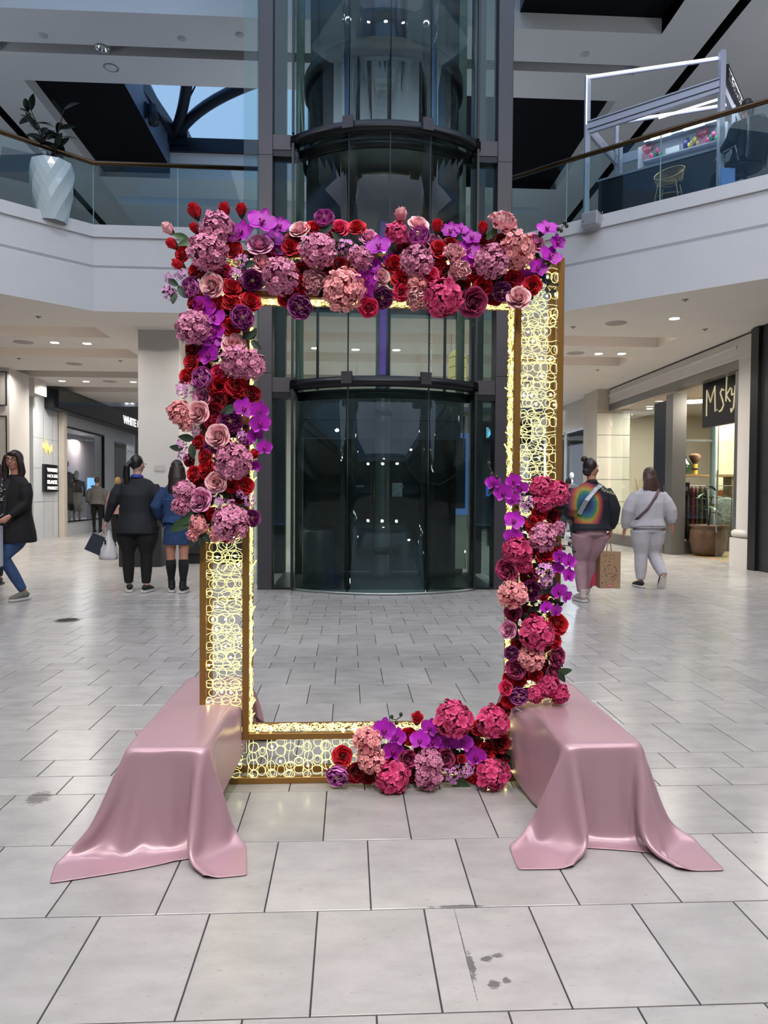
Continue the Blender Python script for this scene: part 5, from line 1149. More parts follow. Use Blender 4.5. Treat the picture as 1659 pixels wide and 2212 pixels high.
        for k in range(4):
            a = k * math.pi / 2; o = len(vs)
            for (r, w, z) in ((.05, .10, 0), (.32, .34, .06), (.68, .52, .16), (.98, .30, .10)):
                for s in (-1, 0, 1):
                    x, y = r + (0 if s == 0 else -.03), s * w; vs.append((x * math.cos(a) - y * math.sin(a), x * math.sin(a) + y * math.cos(a), z + (.10 * abs(s) if k % 2 else -.02 * abs(s)) + .04 * math.sin(k * 2 + r * 6))); rm.append(max(0, r - .5) * 1.6 + .3 * abs(s))
            for i in range(3):
                for j in range(2): fs.append((o + i * 3 + j, o + (i + 1) * 3 + j, o + (i + 1) * 3 + j + 1, o + i * 3 + j + 1))
        me = bpy.data.meshes.new('floret'); me.from_pydata(vs, [], fs); me.materials.append(mt); me.polygons.foreach_set('use_smooth', [True] * len(fs)); at = me.attributes.new('rim', 'FLOAT', 'POINT'); at.data.foreach_set('value', [min(1, r) for r in rm]); me.update()
        for i in range(n):
            zz = 1 - 1.45 * (i + .5) / n; a = i * 2.39996; r_ = math.sqrt(max(0, 1 - zz * zz)); d = Vector((r_ * math.cos(a), r_ * math.sin(a), zz))
            d = (d + Vector((rn.uniform(-.1, .1), rn.uniform(-.1, .1), rn.uniform(-.1, .1)))).normalized(); rr = (.86 if not big_f else .78) + rn.uniform(-.09, .09)
            tl = (d + Vector((rn.uniform(-.8, .8), rn.uniform(-.8, .8), rn.uniform(-.6, .6))) * (1.0 if not big_f else .75)).normalized()
            q = Vector((0, 0, 1)).rotation_difference(tl).to_matrix().to_4x4()
            out.append(('floret', me, Matrix.Translation(d * rr) @ q @ Matrix.Rotation(rn.uniform(0, 1.57), 4, 'Z') @ Matrix.Scale(fsz * rn.uniform(.85, 1.15), 4)))
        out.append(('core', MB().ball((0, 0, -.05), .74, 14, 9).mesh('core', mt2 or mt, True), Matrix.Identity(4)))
    elif kind.startswith('orchid'):
        def rnd_p(u, v, W=1.05, L_=.92):
            s = (u - .5) * 2; w = W / 2 * (math.sin(math.pi * (.08 + .92 * v)) ** .5 if v < .999 else 0.05); return (s * w, .10 * (1 - s * s) * v - .12 * v * v, L_ * v)
        def nar_p(u, v): return rnd_p(u, v, .62, .90)
        pm = surf_mesh('petal', rnd_p, 6, 8, mt); sm_ = surf_mesh('petal', nar_p, 5, 7, mt)
        for a in (1.45, -1.45): out.append(('petal', pm, Matrix.Rotation(a, 4, 'Z') @ Matrix.Translation((0, .02, .03)) @ Matrix.Rotation(-1.50, 4, 'X')))
        for a in (0, 2.45, -2.45): out.append(('petal', sm_, Matrix.Rotation(a, 4, 'Z') @ Matrix.Translation((0, .02, -.02)) @ Matrix.Rotation(-1.45, 4, 'X')))
        m = MB(); m.tube([(0, 0, 0), (0, -.05, .16), (0, -.22, .22), (0, -.38, .16)], [.07, .11, .10, .03], 7); m.tube([(-.04, -.05, .08), (-.16, -.08, .22), (-.12, -.02, .30)], [.04, .06, .02], 5); m.tube([(.04, -.05, .08), (.16, -.08, .22), (.12, -.02, .30)], [.04, .06, .02], 5)
        out.append(('lip', m.mesh('lip', mt2, True), Matrix.Identity(4)))
    elif kind.startswith('lilac'):
        vs = []; fs = []; rm = []
        for k in range(5):
            a = k * math.pi * .4; o = len(vs)
            for (r, w, z) in ((.06, .08, 0), (.5, .30, .12), (.95, .22, .10)):
                for s in (-1, 1): vs.append((r * math.cos(a) - s * w * math.sin(a), r * math.sin(a) + s * w * math.cos(a), z)); rm.append(r * .7)
            fs += [(o, o + 2, o + 3, o + 1), (o + 2, o + 4, o + 5, o + 3)]
        me = bpy.data.meshes.new('floret'); me.from_pydata(vs, [], fs); me.materials.append(mt); at = me.attributes.new('rim', 'FLOAT', 'POINT'); at.data.foreach_set('value', rm); me.update()
        for i in range(22):
            zz = 1 - 1.4 * (i + .5) / 22; a = i * 2.39996; r_ = math.sqrt(max(0, 1 - zz * zz)); d = Vector((r_ * math.cos(a), r_ * math.sin(a), zz)); rr = rn.uniform(.55, .95)
            tl = (d + Vector((rn.uniform(-.5, .5), rn.uniform(-.5, .5), rn.uniform(-.3, .5)))).normalized(); q = Vector((0, 0, 1)).rotation_difference(tl).to_matrix().to_4x4()
            out.append(('floret', me, Matrix.Translation(d * rr) @ q @ Matrix.Rotation(rn.uniform(0, 1.2), 4, 'Z') @ Matrix.Scale(.27 * rn.uniform(.8, 1.1), 4)))
        m = MB(); [m.tube([(0, 0, -.6), (.5 * math.cos(k), .5 * math.sin(k), .3)], .025, 4) for k in range(7)]
        out.append(('stems', m.mesh('stems', mat('flower green', '2f3d26', .7), True), Matrix.Identity(4)))
    proto_cache[kind] = out; return out
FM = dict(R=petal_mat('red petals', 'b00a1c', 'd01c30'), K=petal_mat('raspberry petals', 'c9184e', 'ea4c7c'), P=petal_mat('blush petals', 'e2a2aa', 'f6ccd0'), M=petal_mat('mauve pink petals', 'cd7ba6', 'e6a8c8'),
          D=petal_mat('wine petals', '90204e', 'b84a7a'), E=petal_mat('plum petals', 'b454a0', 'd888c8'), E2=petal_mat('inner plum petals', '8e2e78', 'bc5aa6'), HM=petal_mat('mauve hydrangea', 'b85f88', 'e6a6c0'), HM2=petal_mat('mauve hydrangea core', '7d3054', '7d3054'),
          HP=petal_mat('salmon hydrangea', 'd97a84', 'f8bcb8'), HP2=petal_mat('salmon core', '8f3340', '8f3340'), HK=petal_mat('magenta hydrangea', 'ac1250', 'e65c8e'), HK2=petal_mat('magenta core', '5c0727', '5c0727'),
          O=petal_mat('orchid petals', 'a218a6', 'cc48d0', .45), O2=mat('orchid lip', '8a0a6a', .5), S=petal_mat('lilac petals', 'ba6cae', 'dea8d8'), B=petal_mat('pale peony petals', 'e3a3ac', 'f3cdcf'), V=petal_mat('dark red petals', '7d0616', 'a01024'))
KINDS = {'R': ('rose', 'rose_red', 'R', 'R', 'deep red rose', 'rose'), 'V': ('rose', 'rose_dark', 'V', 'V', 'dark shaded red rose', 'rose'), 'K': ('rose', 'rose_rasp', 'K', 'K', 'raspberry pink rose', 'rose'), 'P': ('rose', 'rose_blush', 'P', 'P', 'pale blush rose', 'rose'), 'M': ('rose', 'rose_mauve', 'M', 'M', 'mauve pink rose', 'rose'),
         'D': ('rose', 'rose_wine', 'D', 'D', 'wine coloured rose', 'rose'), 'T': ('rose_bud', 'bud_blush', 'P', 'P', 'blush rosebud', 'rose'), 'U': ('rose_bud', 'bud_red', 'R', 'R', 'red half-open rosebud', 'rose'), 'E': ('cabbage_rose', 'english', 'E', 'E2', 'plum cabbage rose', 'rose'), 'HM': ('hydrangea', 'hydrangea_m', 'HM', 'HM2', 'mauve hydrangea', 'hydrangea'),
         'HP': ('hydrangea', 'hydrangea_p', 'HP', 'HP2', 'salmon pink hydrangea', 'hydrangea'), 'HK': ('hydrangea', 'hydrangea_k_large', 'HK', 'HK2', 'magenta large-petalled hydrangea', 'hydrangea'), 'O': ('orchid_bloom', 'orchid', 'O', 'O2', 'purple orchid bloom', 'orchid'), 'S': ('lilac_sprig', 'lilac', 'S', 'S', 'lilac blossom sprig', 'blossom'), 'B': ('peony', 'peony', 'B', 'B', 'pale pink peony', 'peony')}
# (kind, px, py, diameter in px, [layer], [extra tilt x, z])  -- measured on the flower wall
def crop(x0, y0, s, L_): return [(k, x0 + X / s, y0 + Y_ / s, d / s, *r) for (k, X, Y_, d, *r) in L_]
FL = []
FL += crop(330, 420, 3.318, [('U', 300, 118, 150), ('U', 512, 110, 138), ('U', 635, 112, 128), ('T', 110, 245, 125), ('U', 298, 240, 105), ('U', 140, 355, 122), ('R', 210, 425, 120), ('U', 182, 500, 122), ('R', 305, 545, 125),
  ('HM', 455, 235, 240), ('HM', 395, 410, 280), ('E', 578, 290, 135), ('O', 785, 195, 205, 1), ('O', 915, 225, 135, 1), ('O', 640, 265, 170), ('O', 860, 320, 150, -1), ('O', 890, 400, 130, -1), ('M', 765, 355, 185), ('R', 575, 395, 130),
  ('S', 640, 480, 115), ('S', 595, 575, 120), ('P', 785, 490, 140), ('R', 988, 375, 120), ('P', 1050, 245, 145), ('R', 1155, 240, 125), ('E', 1228, 170, 145), ('K', 1335, 240, 140), ('R', 1460, 232, 138), ('HM', 1180, 405, 270), ('P', 1280, 330, 110, -1),
  ('S', 1390, 385, 145), ('M', 1550, 305, 138), ('HM', 1490, 455, 185), ('O', 1620, 370, 175, 1), ('O', 1560, 500, 150), ('O', 1530, 600, 170), ('O', 1535, 700, 140), ('HM', 915, 590, 265), ('V', 1070, 540, 120), ('V', 1240, 520, 110), ('V', 1350, 505, 130),
  ('V', 1235, 600, 120), ('R', 1065, 655, 125), ('B', 1150, 620, 180), ('HP', 1370, 685, 300, 1), ('K', 515, 555, 120), ('E', 270, 670, 150), ('P', 418, 650, 165, 1), ('R', 570, 670, 140), ('E', 715, 618, 155), ('R', 455, 785, 125), ('R', 565, 770, 125), ('R', 705, 765, 140),
  ('S', 125, 600, 95), ('S', 120, 705, 120), ('S', 215, 575, 95), ('O', 370, 800, 165), ('O', 440, 880, 165), ('O', 450, 975, 150), ('O', 430, 1050, 130), ('E', 638, 885, 175, 1), ('HM', 290, 955, 245), ('R', 555, 950, 130), ('V', 300, 770, 120), ('O', 400, 1145, 165),
  ('P', 585, 1075, 170), ('HM', 600, 1200, 225), ('HM', 700, 1220, 215), ('V', 280, 1110, 125), ('R', 275, 1195, 125), ('E', 350, 1315, 160, 1), ('K', 465, 1275, 120), ('R', 240, 1300, 120), ('R', 475, 1375, 160), ('R', 605, 1375, 160), ('V', 460, 1460, 140), ('V', 430, 1545, 130), ('V', 715, 1430, 120),
  ('S', 225, 1400, 130), ('M', 350, 1450, 135), ('HP', 185, 1560, 175), ('P', 320, 1560, 160, 1), ('E', 555, 1630, 175), ('O', 655, 1530, 150, 1), ('O', 760, 1545, 140, 1), ('O', 770, 1635, 150, 1), ('E', 1055, 805, 175, 1), ('R', 960, 745, 125), ('K', 1545, 812, 140, 1), ('P', 1638, 592, 120), ('E', 1645, 740, 155, 1),
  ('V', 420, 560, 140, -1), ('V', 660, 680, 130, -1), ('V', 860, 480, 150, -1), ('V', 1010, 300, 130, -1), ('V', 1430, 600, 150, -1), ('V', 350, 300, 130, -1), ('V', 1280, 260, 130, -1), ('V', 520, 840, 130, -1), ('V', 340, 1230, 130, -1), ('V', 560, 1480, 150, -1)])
FL += crop(780, 420, 3.318, [('T', 285, 150, 145), ('P', 415, 210, 150), ('HK', 255, 275, 165), ('U', 545, 228, 135), ('E', 410, 300, 165, 1), ('O', 640, 260, 140), ('O', 715, 250, 110), ('O', 790, 310, 140), ('M', 525, 325, 110, -1), ('O', 215, 475, 130, -1), ('HM', 400, 480, 245), ('R', 240, 500, 125), ('R', 560, 390, 130),
  ('R', 640, 345, 110, -1), ('B', 665, 420, 150, 1), ('B', 705, 540, 150, 1), ('O', 775, 395, 160), ('O', 755, 490, 150), ('R', 550, 495, 120, -1), ('K', 500, 570, 120, 1), ('R', 290, 605, 145), ('K', 290, 700, 125), ('HP', 400, 640, 150), ('B', 400, 745, 165), ('HK', 590, 740, 270, 1), ('D', 805, 775, 205, 1), ('V', 620, 565, 130, -1),
  ('R', 810, 555, 125), ('R', 875, 660, 135), ('E', 1010, 695, 145), ('U', 875, 240, 125), ('B', 1020, 205, 210), ('HM', 935, 480, 255), ('HP', 1120, 400, 265), ('M', 1250, 340, 150), ('O', 1330, 245, 150, 1), ('O', 1405, 345, 125, 1), ('O', 1355, 440, 165, 1), ('O', 1265, 525, 140, 1), ('O', 1165, 590, 130), ('R', 1095, 600, 125),
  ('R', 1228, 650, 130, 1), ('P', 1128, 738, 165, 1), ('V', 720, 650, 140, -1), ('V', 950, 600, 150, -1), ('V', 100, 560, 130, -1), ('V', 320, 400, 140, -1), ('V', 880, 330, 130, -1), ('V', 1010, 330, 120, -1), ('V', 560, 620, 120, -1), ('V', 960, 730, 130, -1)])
FL += crop(330, 850, 5.53, [('HP', 400, 345, 230), ('K', 690, 330, 190), ('V', 760, 200, 200), ('P', 770, 505, 280, 1), ('S', 1050, 510, 190), ('S', 520, 450, 140), ('S', 350, 610, 150), ('S', 365, 735, 150), ('R', 540, 580, 170), ('E', 690, 645, 180), ('R', 860, 600, 170, -1), ('HM', 960, 810, 440), ('U', 1195, 725, 180), ('O', 1220, 870, 150, -1),
  ('O', 1220, 480, 210), ('O', 1330, 640, 190, 1), ('O', 1130, 560, 160, -1), ('R', 620, 760, 190), ('R', 480, 960, 190), ('R', 630, 900, 220), ('HM', 380, 1170, 280), ('HM', 340, 1340, 240), ('P', 755, 1065, 240, 1), ('R', 940, 1100, 175), ('R', 1115, 1100, 200), ('M', 560, 1270, 280, 1), ('S', 800, 1290, 160), ('S', 930, 1310, 130), ('S', 1050, 1190, 130),
  ('S', 1150, 1290, 170), ('HM', 930, 1550, 440), ('E', 1185, 1490, 210, -1), ('R', 700, 1450, 160), ('HP', 545, 1560, 240), ('HP', 480, 1690, 170), ('HP', 750, 1700, 170), ('V', 880, 1720, 130, -1), ('V', 620, 1420, 180, -1), ('V', 850, 700, 220, -1), ('V', 560, 1100, 200, -1), ('V', 1000, 1250, 200, -1), ('V', 430, 800, 150, -1)])
FL += crop(1020, 1000, 6.38, [('O', 290, 260, 220, 1), ('O', 430, 400, 270, 1), ('O', 570, 240, 220), ('O', 560, 500, 200), ('O', 680, 340, 200), ('HK', 960, 330, 330), ('HK', 1170, 420, 360), ('HK', 980, 530, 300), ('S', 745, 560, 240, 1), ('O', 580, 790, 280, 1), ('O', 570, 1010, 270, 1), ('R', 930, 690, 230), ('R', 860, 850, 250), ('V', 1120, 720, 230, -1),
  ('HM', 980, 1020, 410), ('HM', 1190, 900, 210), ('HK', 620, 1210, 420), ('R', 1010, 1260, 280), ('R', 1150, 1180, 200, -1), ('D', 470, 1480, 310, 1), ('HK', 720, 1420, 230), ('O', 1200, 1290, 210, 1), ('O', 1330, 1350, 220, 1), ('O', 1320, 1540, 230, 1), ('O', 1180, 1450, 180), ('S', 990, 1490, 310, 1), ('S', 1010, 1640, 210, 1), ('HP', 560, 1810, 420, 1), ('E', 810, 1760, 290),
  ('U', 970, 1840, 230), ('O', 1190, 1760, 240, 1), ('O', 1300, 1840, 180, 1), ('V', 780, 1560, 250, -1), ('V', 560, 1320, 220, -1), ('V', 830, 1150, 250, -1)])
FL += crop(1020, 1280, 6.38, [('D', 560, 275, 240), ('M', 490, 510, 245, 1), ('O', 1020, 200, 180, 1), ('O', 1150, 240, 190, 1), ('HK', 880, 560, 480, 1), ('R', 1190, 440, 290), ('R', 1150, 680, 210), ('E', 545, 835, 210, 1), ('HP', 820, 900, 370, 1), ('D', 1180, 890, 280), ('D', 590, 1065, 280, 1), ('D', 1130, 1110, 250), ('R', 500, 1180, 165), ('R', 650, 1210, 190),
  ('R', 870, 1120, 210), ('HK', 1060, 1290, 330), ('HK', 870, 1400, 260), ('K', 455, 1315, 205, 1), ('E', 640, 1420, 270, 1), ('HK', 1200, 1400, 290), ('R', 500, 1500, 210), ('V', 770, 300, 240, -1), ('V', 640, 700, 220, -1), ('V', 1000, 720, 220, -1), ('V', 420, 1620, 220, -1), ('V', 750, 1100, 220, -1), ('V', 960, 1000, 200, -1)])
FL += crop(690, 1490, 3.77, [('R', 185, 540, 160), ('E', 145, 705, 185, 1), ('HP', 390, 410, 235, 1), ('HP', 420, 560, 235, 1), ('O', 525, 320, 190, 1), ('O', 635, 380, 150), ('O', 600, 490, 180), ('U', 795, 235, 155), ('R', 725, 380, 140, -1), ('O', 820, 405, 165, 1), ('O', 900, 305, 150), ('O', 925, 420, 140), ('O', 1040, 415, 175), ('O', 1170, 420, 170),
  ('HK', 1090, 240, 310), ('R', 1290, 310, 125), ('V', 300, 680, 170), ('V', 400, 715, 130), ('HK', 590, 710, 285, 1), ('D', 720, 580, 165, 1), ('HM', 890, 590, 230, 1), ('HM', 890, 700, 230, 1), ('D', 1020, 560, 160, 1), ('U', 1155, 565, 105, 1), ('O', 1275, 540, 180), ('S', 1075, 690, 160, 1), ('S', 1190, 650, 150, 1), ('HK', 1410, 260, 270), ('R', 1370, 500, 145),
  ('R', 1270, 690, 170), ('HK', 1410, 680, 275, 1), ('V', 750, 700, 150, -1), ('V', 1180, 300, 140, -1), ('V', 1250, 420, 150, -1), ('V', 560, 600, 150, -1), ('V', 1480, 440, 160), ('V', 960, 500, 150, -1), ('V', 1500, 560, 140, -1), ('V', 1080, 600, 150, -1), ('V', 840, 500, 140, -1)])
cxL, cxR = (fx0 + ix0) / 2, (fx1 + ix1) / 2; czT, czB = (fz1 + iz1) / 2 + .02, iz0 / 2
def axis_pt(p):
    c = [(abs(p.z - czT), Vector((min(max(p.x, cxL), cxR), 0, czT))), (abs(p.x - cxL), Vector((cxL, 0, min(p.z, czT)))), (abs(p.x - cxR), Vector((cxR, 0, min(p.z, czT)))), (abs(p.z - czB), Vector((min(max(p.x, cxL), cxR), 0, czB)))]
    return min(c, key=lambda q: (Vector((p.x, 0, p.z)) - q[1]).length)[1]
rn = random.Random(99); items = []
for it in FL:
    k, px, py, d = it[:4]; layer = it[4] if len(it) > 4 else 0
    rad = d / 2 / FPX * 2.92 * 1.10
    yc_ = FY - .008 - rad * (.55 if k in ('HM', 'HP', 'HK') else .35) - .022 - .026 * layer
    p = P(px, py, Y=yc_); ax = axis_pt(p); off = Vector((p.x - ax.x, 0, p.z - ax.z)); 
    tl = off / .14; 
    if tl.length > 1: tl = tl.normalized() * (1 + .2 * (tl.length - 1))
    big_ = k in ('HM', 'HP', 'HK'); amp = .55 if not big_ else .35
    if k == 'O': amp = .35
    if k in ('U', 'T'): amp = 1.0; 
    n_ = Vector((tl.x * amp + rn.uniform(-.28, .28), -1, tl.z * amp + rn.uniform(-.22, .28)))
    if k in ('U', 'T'): n_ = Vector((tl.x * 1.0, -.55, tl.z * 1.0 + .35))
    reg = 'top' if (ax.z == czT and p.z > iz1 - .16 and (Vector((p.x, 0, p.z)) - ax).length <= .3 and not (p.z < iz1 - .02 and (p.x < ix0 or p.x > ix1 + .1))) else ('left' if p.x < (cxL + cxR) / 2 and p.z > .45 else ('right' if p.z > .35 else 'bottom'))
    items.append((k, p, rad, n_.normalized(), reg, layer))
WHERE = {'top': ('along the top garland', 'from its left end', lambda q: q[1].x), 'left': ('down the left flower column', 'from its top', lambda q: -q[1].z), 'right': ('down the right flower column', 'from its top', lambda q: -q[1].z), 'bottom': ('along the bottom garland', 'from its left end', lambda q: q[1].x)}
def ordw(i):
    if i < len(ORD): return ORD[i]
    return {3: 'thirty-', 4: 'forty-'}[i // 10] + ORD[i % 10] if i % 10 else 'fortieth'
for reg, (wh, fr0, key) in WHERE.items():
    for k in KINDS:
        g = sorted([q for q in items if q[4] == reg and q[0] == k], key=key)
        for i, (kk, p, rad, n_, _, lay) in enumerate(g):
            nm, pk, m1, m2, desc, cat = KINDS[k]
            t = thing(nm, desc + ', ' + ordw(i + 1) + ' such ' + fr0 + ' ' + wh, cat, p, 0, desc + 's ' + wh)
            if k == 'O': q = frame_mat((0, 0, 0), Vector((1, 0, 0)), Vector((0, .0, 1))); base = Vector((0, -1, 0)).rotation_difference(n_).to_matrix().to_4x4() @ Matrix(((1, 0, 0, 0), (0, 0, -1, 0), (0, 1, 0, 0), (0, 0, 0, 1))) @ Matrix.Rotation(rn.uniform(-.4, .4), 4, 'Z'); sc = rad * 1.05
            else: base = Vector((0, 0, 1)).rotation_difference(n_).to_matrix().to_4x4() @ Matrix.Rotation(rn.uniform(0, 6.28), 4, 'Z'); sc = rad * {'rose_bud': .86, 'rose': .98, 'cabbage_rose': .98, 'peony': .98, 'hydrangea': .94, 'lilac_sprig': .98}[nm]
            t.matrix_world = Matrix.Translation(p) @ base @ Matrix.Diagonal((sc, sc, sc * (1 if nm != 'hydrangea' else .85), 1))
            for (pn_, me, mx_) in rose_proto(pk, FM[m1], FM[m2]):
                o = bpy.data.objects.new(pn_, me); COL.objects.link(o); o.parent = t; o.matrix_local = mx_
# ------------------------------------------------------------------ leaves and bud stems among the flowers
m_lf = mat('flower leaf green', '33502f', .5, vary=.25, vscale=30, island=.3); m_lfd = mat('dark flower leaf', '1f3322', .5, island=.3)
rl = leaf_mesh('leaf', 1, .52, m_lf, .15, .15); rd = leaf_mesh('leaf', 1, .58, m_lfd, .12, .1)
LV_ = [(145, 630, 20, -.6, 1), (120, 695, 22, 3.3, 1), (150, 740, 20, -1.7, 1), (205, 695, 22, -1.1, 1), (240, 340, 26, 3.5, 0), (200, 300, 24, 2.9, 0), (690, 1010, 24, .4, 1), (720, 1000, 20, 1.1, 1), (740, 1080, 22, -.8, 1), (690, 500, 22, .2, 1), (548, 1540, 28, 3.6, 1), (1240, 250, 26, .5, 1), (1330, 310, 24, 2.5, 1)]
LX = crop(330, 420, 3.318, [(a_, b_, c_, d_ * 3.318, e_, f_) for a_, b_, c_, d_, e_, f_ in [('x', l[0], l[1], l[2], l[3], l[4]) for l in LV_]])
LX += [('x', 330 + 350 / 5.53, 850 + 1560 / 5.53, 42, 3.7, 0), ('x', 330 + 440 / 5.53, 850 + 1480 / 5.53, 36, 3.9, 0), ('x', 330 + 470 / 5.53, 850 + 1790 / 5.53, 18, -2, 1), ('x', 330 + 640 / 5.53, 850 + 1720 / 5.53, 20, -1, 1), ('x', 330 + 570 / 5.53, 850 + 1760 / 5.53, 20, -1.5, 1), ('x', 330 + 400 / 5.53, 850 + 530 / 5.53, 24, 3, 1), ('x', 330 + 280 / 5.53, 850 + 650 / 5.53, 20, 3, 1), ('x', 330 + 470 / 5.53, 850 + 690 / 5.53, 24, -1.4, 1),
       ('x', 1065, 1058, 22, 3.9, 1), ('x', 1192, 1263, 20, 1, 1), ('x', 1176, 1276, 22, -2.5, 1), ('x', 1191, 1278, 22, -1.2, 1), ('x', 1218, 1451, 26, .2, 0), ('x', 1213, 1462, 20, -1, 1), ('x', 1000, 1692, 24, -.5, 0), ('x', 988, 1700, 24, -1.2, 0), ('x', 1008, 1704, 20, -.9, 0), ('x', 985, 1695, 22, -2, 0), ('x', 1062, 505, 24, .8, 0), ('x', 1172, 740 - 240, 20, 1, 1)]
lt = thing('rose_leaves', 'green leaves poking out between the flowers on the frame', 'leaves', (0, 0, 0))
for (_, px, py, sz, an, dk) in LX:
    p = P(px, py, Y=FY - .06); s = sz / FPX * 2.9 * 1.4
    o = bpy.data.objects.new('leaf', rd if dk else rl); COL.objects.link(o); o.parent = lt
    ax_ = Vector((math.cos(an), -.25, math.sin(an))).normalized(); up_ = Vector((0, -1, 0)); yv = up_.cross(ax_).normalized(); zv = ax_.cross(yv).normalized()
    Mx = Matrix.Identity(4)
    for i in range(3): Mx[i][0] = ax_[i] * s; Mx[i][1] = yv[i] * s; Mx[i][2] = zv[i] * s; Mx[i][3] = p[i] - ax_[i] * s * .5
    o.matrix_local = Mx
m_bs = mat('bud stem green', '2d2f26', .6)
for (pts, lb_) in (([(1205, 500), (1212, 492), (1219, 486), (1224, 482)], 'top right corner of the flowers'), ([(1205, 1182), (1218, 1178), (1230, 1179), (1240, 1184)], 'right flower column'), ([(846, 1553), (856, 1555), (866, 1548)], 'bottom garland beside the red rose'), ([(1073, 1036), (1062, 1018), (1056, 1006)], 'left edge of the right column')):
    q = [P(a_, b_, Y=FY - .10) for a_, b_ in pts]; t = thing('orchid_bud_stem', 'thin dark orchid stem with round buds at the ' + lb_, 'stem', q[0])
    MB().tube([v - q[0] for v in q], .0022, 5).build('stem', m_bs, t, True)
    for i, v in enumerate(q): link('bud', MB().ball((0, 0, 0), (.008, .008, .0095), 8, 6).mesh('bud', m_bs, True), t, v - q[0] + Vector((0, -.002, -.012 if i % 2 else .010)))
# dark greenery and netting behind the blooms, tied to the frame
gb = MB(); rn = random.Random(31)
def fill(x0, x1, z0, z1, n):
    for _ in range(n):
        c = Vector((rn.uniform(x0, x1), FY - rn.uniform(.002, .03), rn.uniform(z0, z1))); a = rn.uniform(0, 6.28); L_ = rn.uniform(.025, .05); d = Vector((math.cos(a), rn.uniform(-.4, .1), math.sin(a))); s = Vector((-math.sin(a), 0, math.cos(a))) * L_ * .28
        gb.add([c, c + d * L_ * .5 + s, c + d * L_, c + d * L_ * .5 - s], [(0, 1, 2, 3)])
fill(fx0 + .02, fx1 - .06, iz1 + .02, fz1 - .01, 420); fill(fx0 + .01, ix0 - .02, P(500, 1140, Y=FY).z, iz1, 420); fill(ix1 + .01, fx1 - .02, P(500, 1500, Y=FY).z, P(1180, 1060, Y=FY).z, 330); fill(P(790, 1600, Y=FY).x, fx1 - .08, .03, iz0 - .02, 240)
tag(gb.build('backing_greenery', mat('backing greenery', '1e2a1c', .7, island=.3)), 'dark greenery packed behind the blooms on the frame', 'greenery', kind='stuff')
# ================================================================== satin cloths over two low boxes
def _sim(X, sp, boxes, steps, iters, dt, damp, grav=9.8):
    V = np.zeros_like(X)
    def con(a, b, rest, k):
        d = b - a; l = np.sqrt((d * d).sum(-1, keepdims=True)) + 1e-9; return d * (.5 * k * (l - rest) / l)
    for it in range(steps):
        V[..., 2] -= grav * dt; V *= damp
        Pp = X.copy(); X = X + V * dt
        for _ in range(iters):
            for st in (0, 1):
                n = (X.shape[0] - st) // 2 * 2; A_ = X[st:st + n:2]; B_ = X[st + 1:st + n:2]; c_ = con(A_, B_, sp, 1.0); A_ += c_; B_ -= c_
            for st in (0, 1):
                n = (X.shape[1] - st) // 2 * 2; A_ = X[:, st:st + n:2]; B_ = X[:, st + 1:st + n:2]; c_ = con(A_, B_, sp, 1.0); A_ += c_; B_ -= c_
            c_ = con(X[:-1, :-1].copy(), X[1:, 1:].copy(), sp * 1.41421, .30); X[:-1, :-1] += c_; X[1:, 1:] -= c_
            c_ = con(X[1:, :-1].copy(), X[:-1, 1:].copy(), sp * 1.41421, .30); X[1:, :-1] += c_; X[:-1, 1:] -= c_
            c_ = con(X[:-2].copy(), X[2:].copy(), sp * 2, .06); X[:-2] += c_; X[2:] -= c_
            c_ = con(X[:, :-2].copy(), X[:, 2:].copy(), sp * 2, .06); X[:, :-2] += c_; X[:, 2:] -= c_
            m = .011
            for (x0, x1, y0, y1, h) in boxes:
                ins = (X[..., 0] > x0 - m) & (X[..., 0] < x1 + m) & (X[..., 1] > y0 - m) & (X[..., 1] < y1 + m) & (X[..., 2] < h + m)
                if not ins.any(): continue
                Q = X[ins]; D = np.stack([Q[:, 0] - (x0 - m), (x1 + m) - Q[:, 0], Q[:, 1] - (y0 - m), (y1 + m) - Q[:, 1], (h + m) - Q[:, 2]], -1); k = np.argmin(D, -1)
                Q[k == 0, 0] = x0 - m; Q[k == 1, 0] = x1 + m; Q[k == 2, 1] = y0 - m; Q[k == 3, 1] = y1 + m; Q[k == 4, 2] = h + m
                tp = k == 4; PQ = Pp[ins]; Q[tp, :2] = PQ[tp, :2] * .6 + Q[tp, :2] * .4; X[ins] = Q
            fl = X[..., 2] < .005; Q = X[fl]; Q[:, 2] = .005; Q[:, :2] = Pp[fl][:, :2] * .35 + Q[:, :2] * .65; X[fl] = Q
        V = (X - Pp) / dt; sp_ = np.linalg.norm(V, axis=-1, keepdims=True); V *= np.minimum(1, 2.5 / (sp_ + 1e-6))
    return X
def _up(X):
    for ax in (0, 1):
        n = X.shape[ax]; a = np.take(X, np.arange(n - 1), ax); b = np.take(X, np.arange(1, n), ax); m_ = (a + b) / 2
        sh = list(X.shape); sh[ax] = 2 * n - 1; Y_ = np.zeros(sh)
        if ax == 0: Y_[0::2] = X; Y_[1::2] = m_
        else: Y_[:, 0::2] = X; Y_[:, 1::2] = m_
        X = Y_
    return X
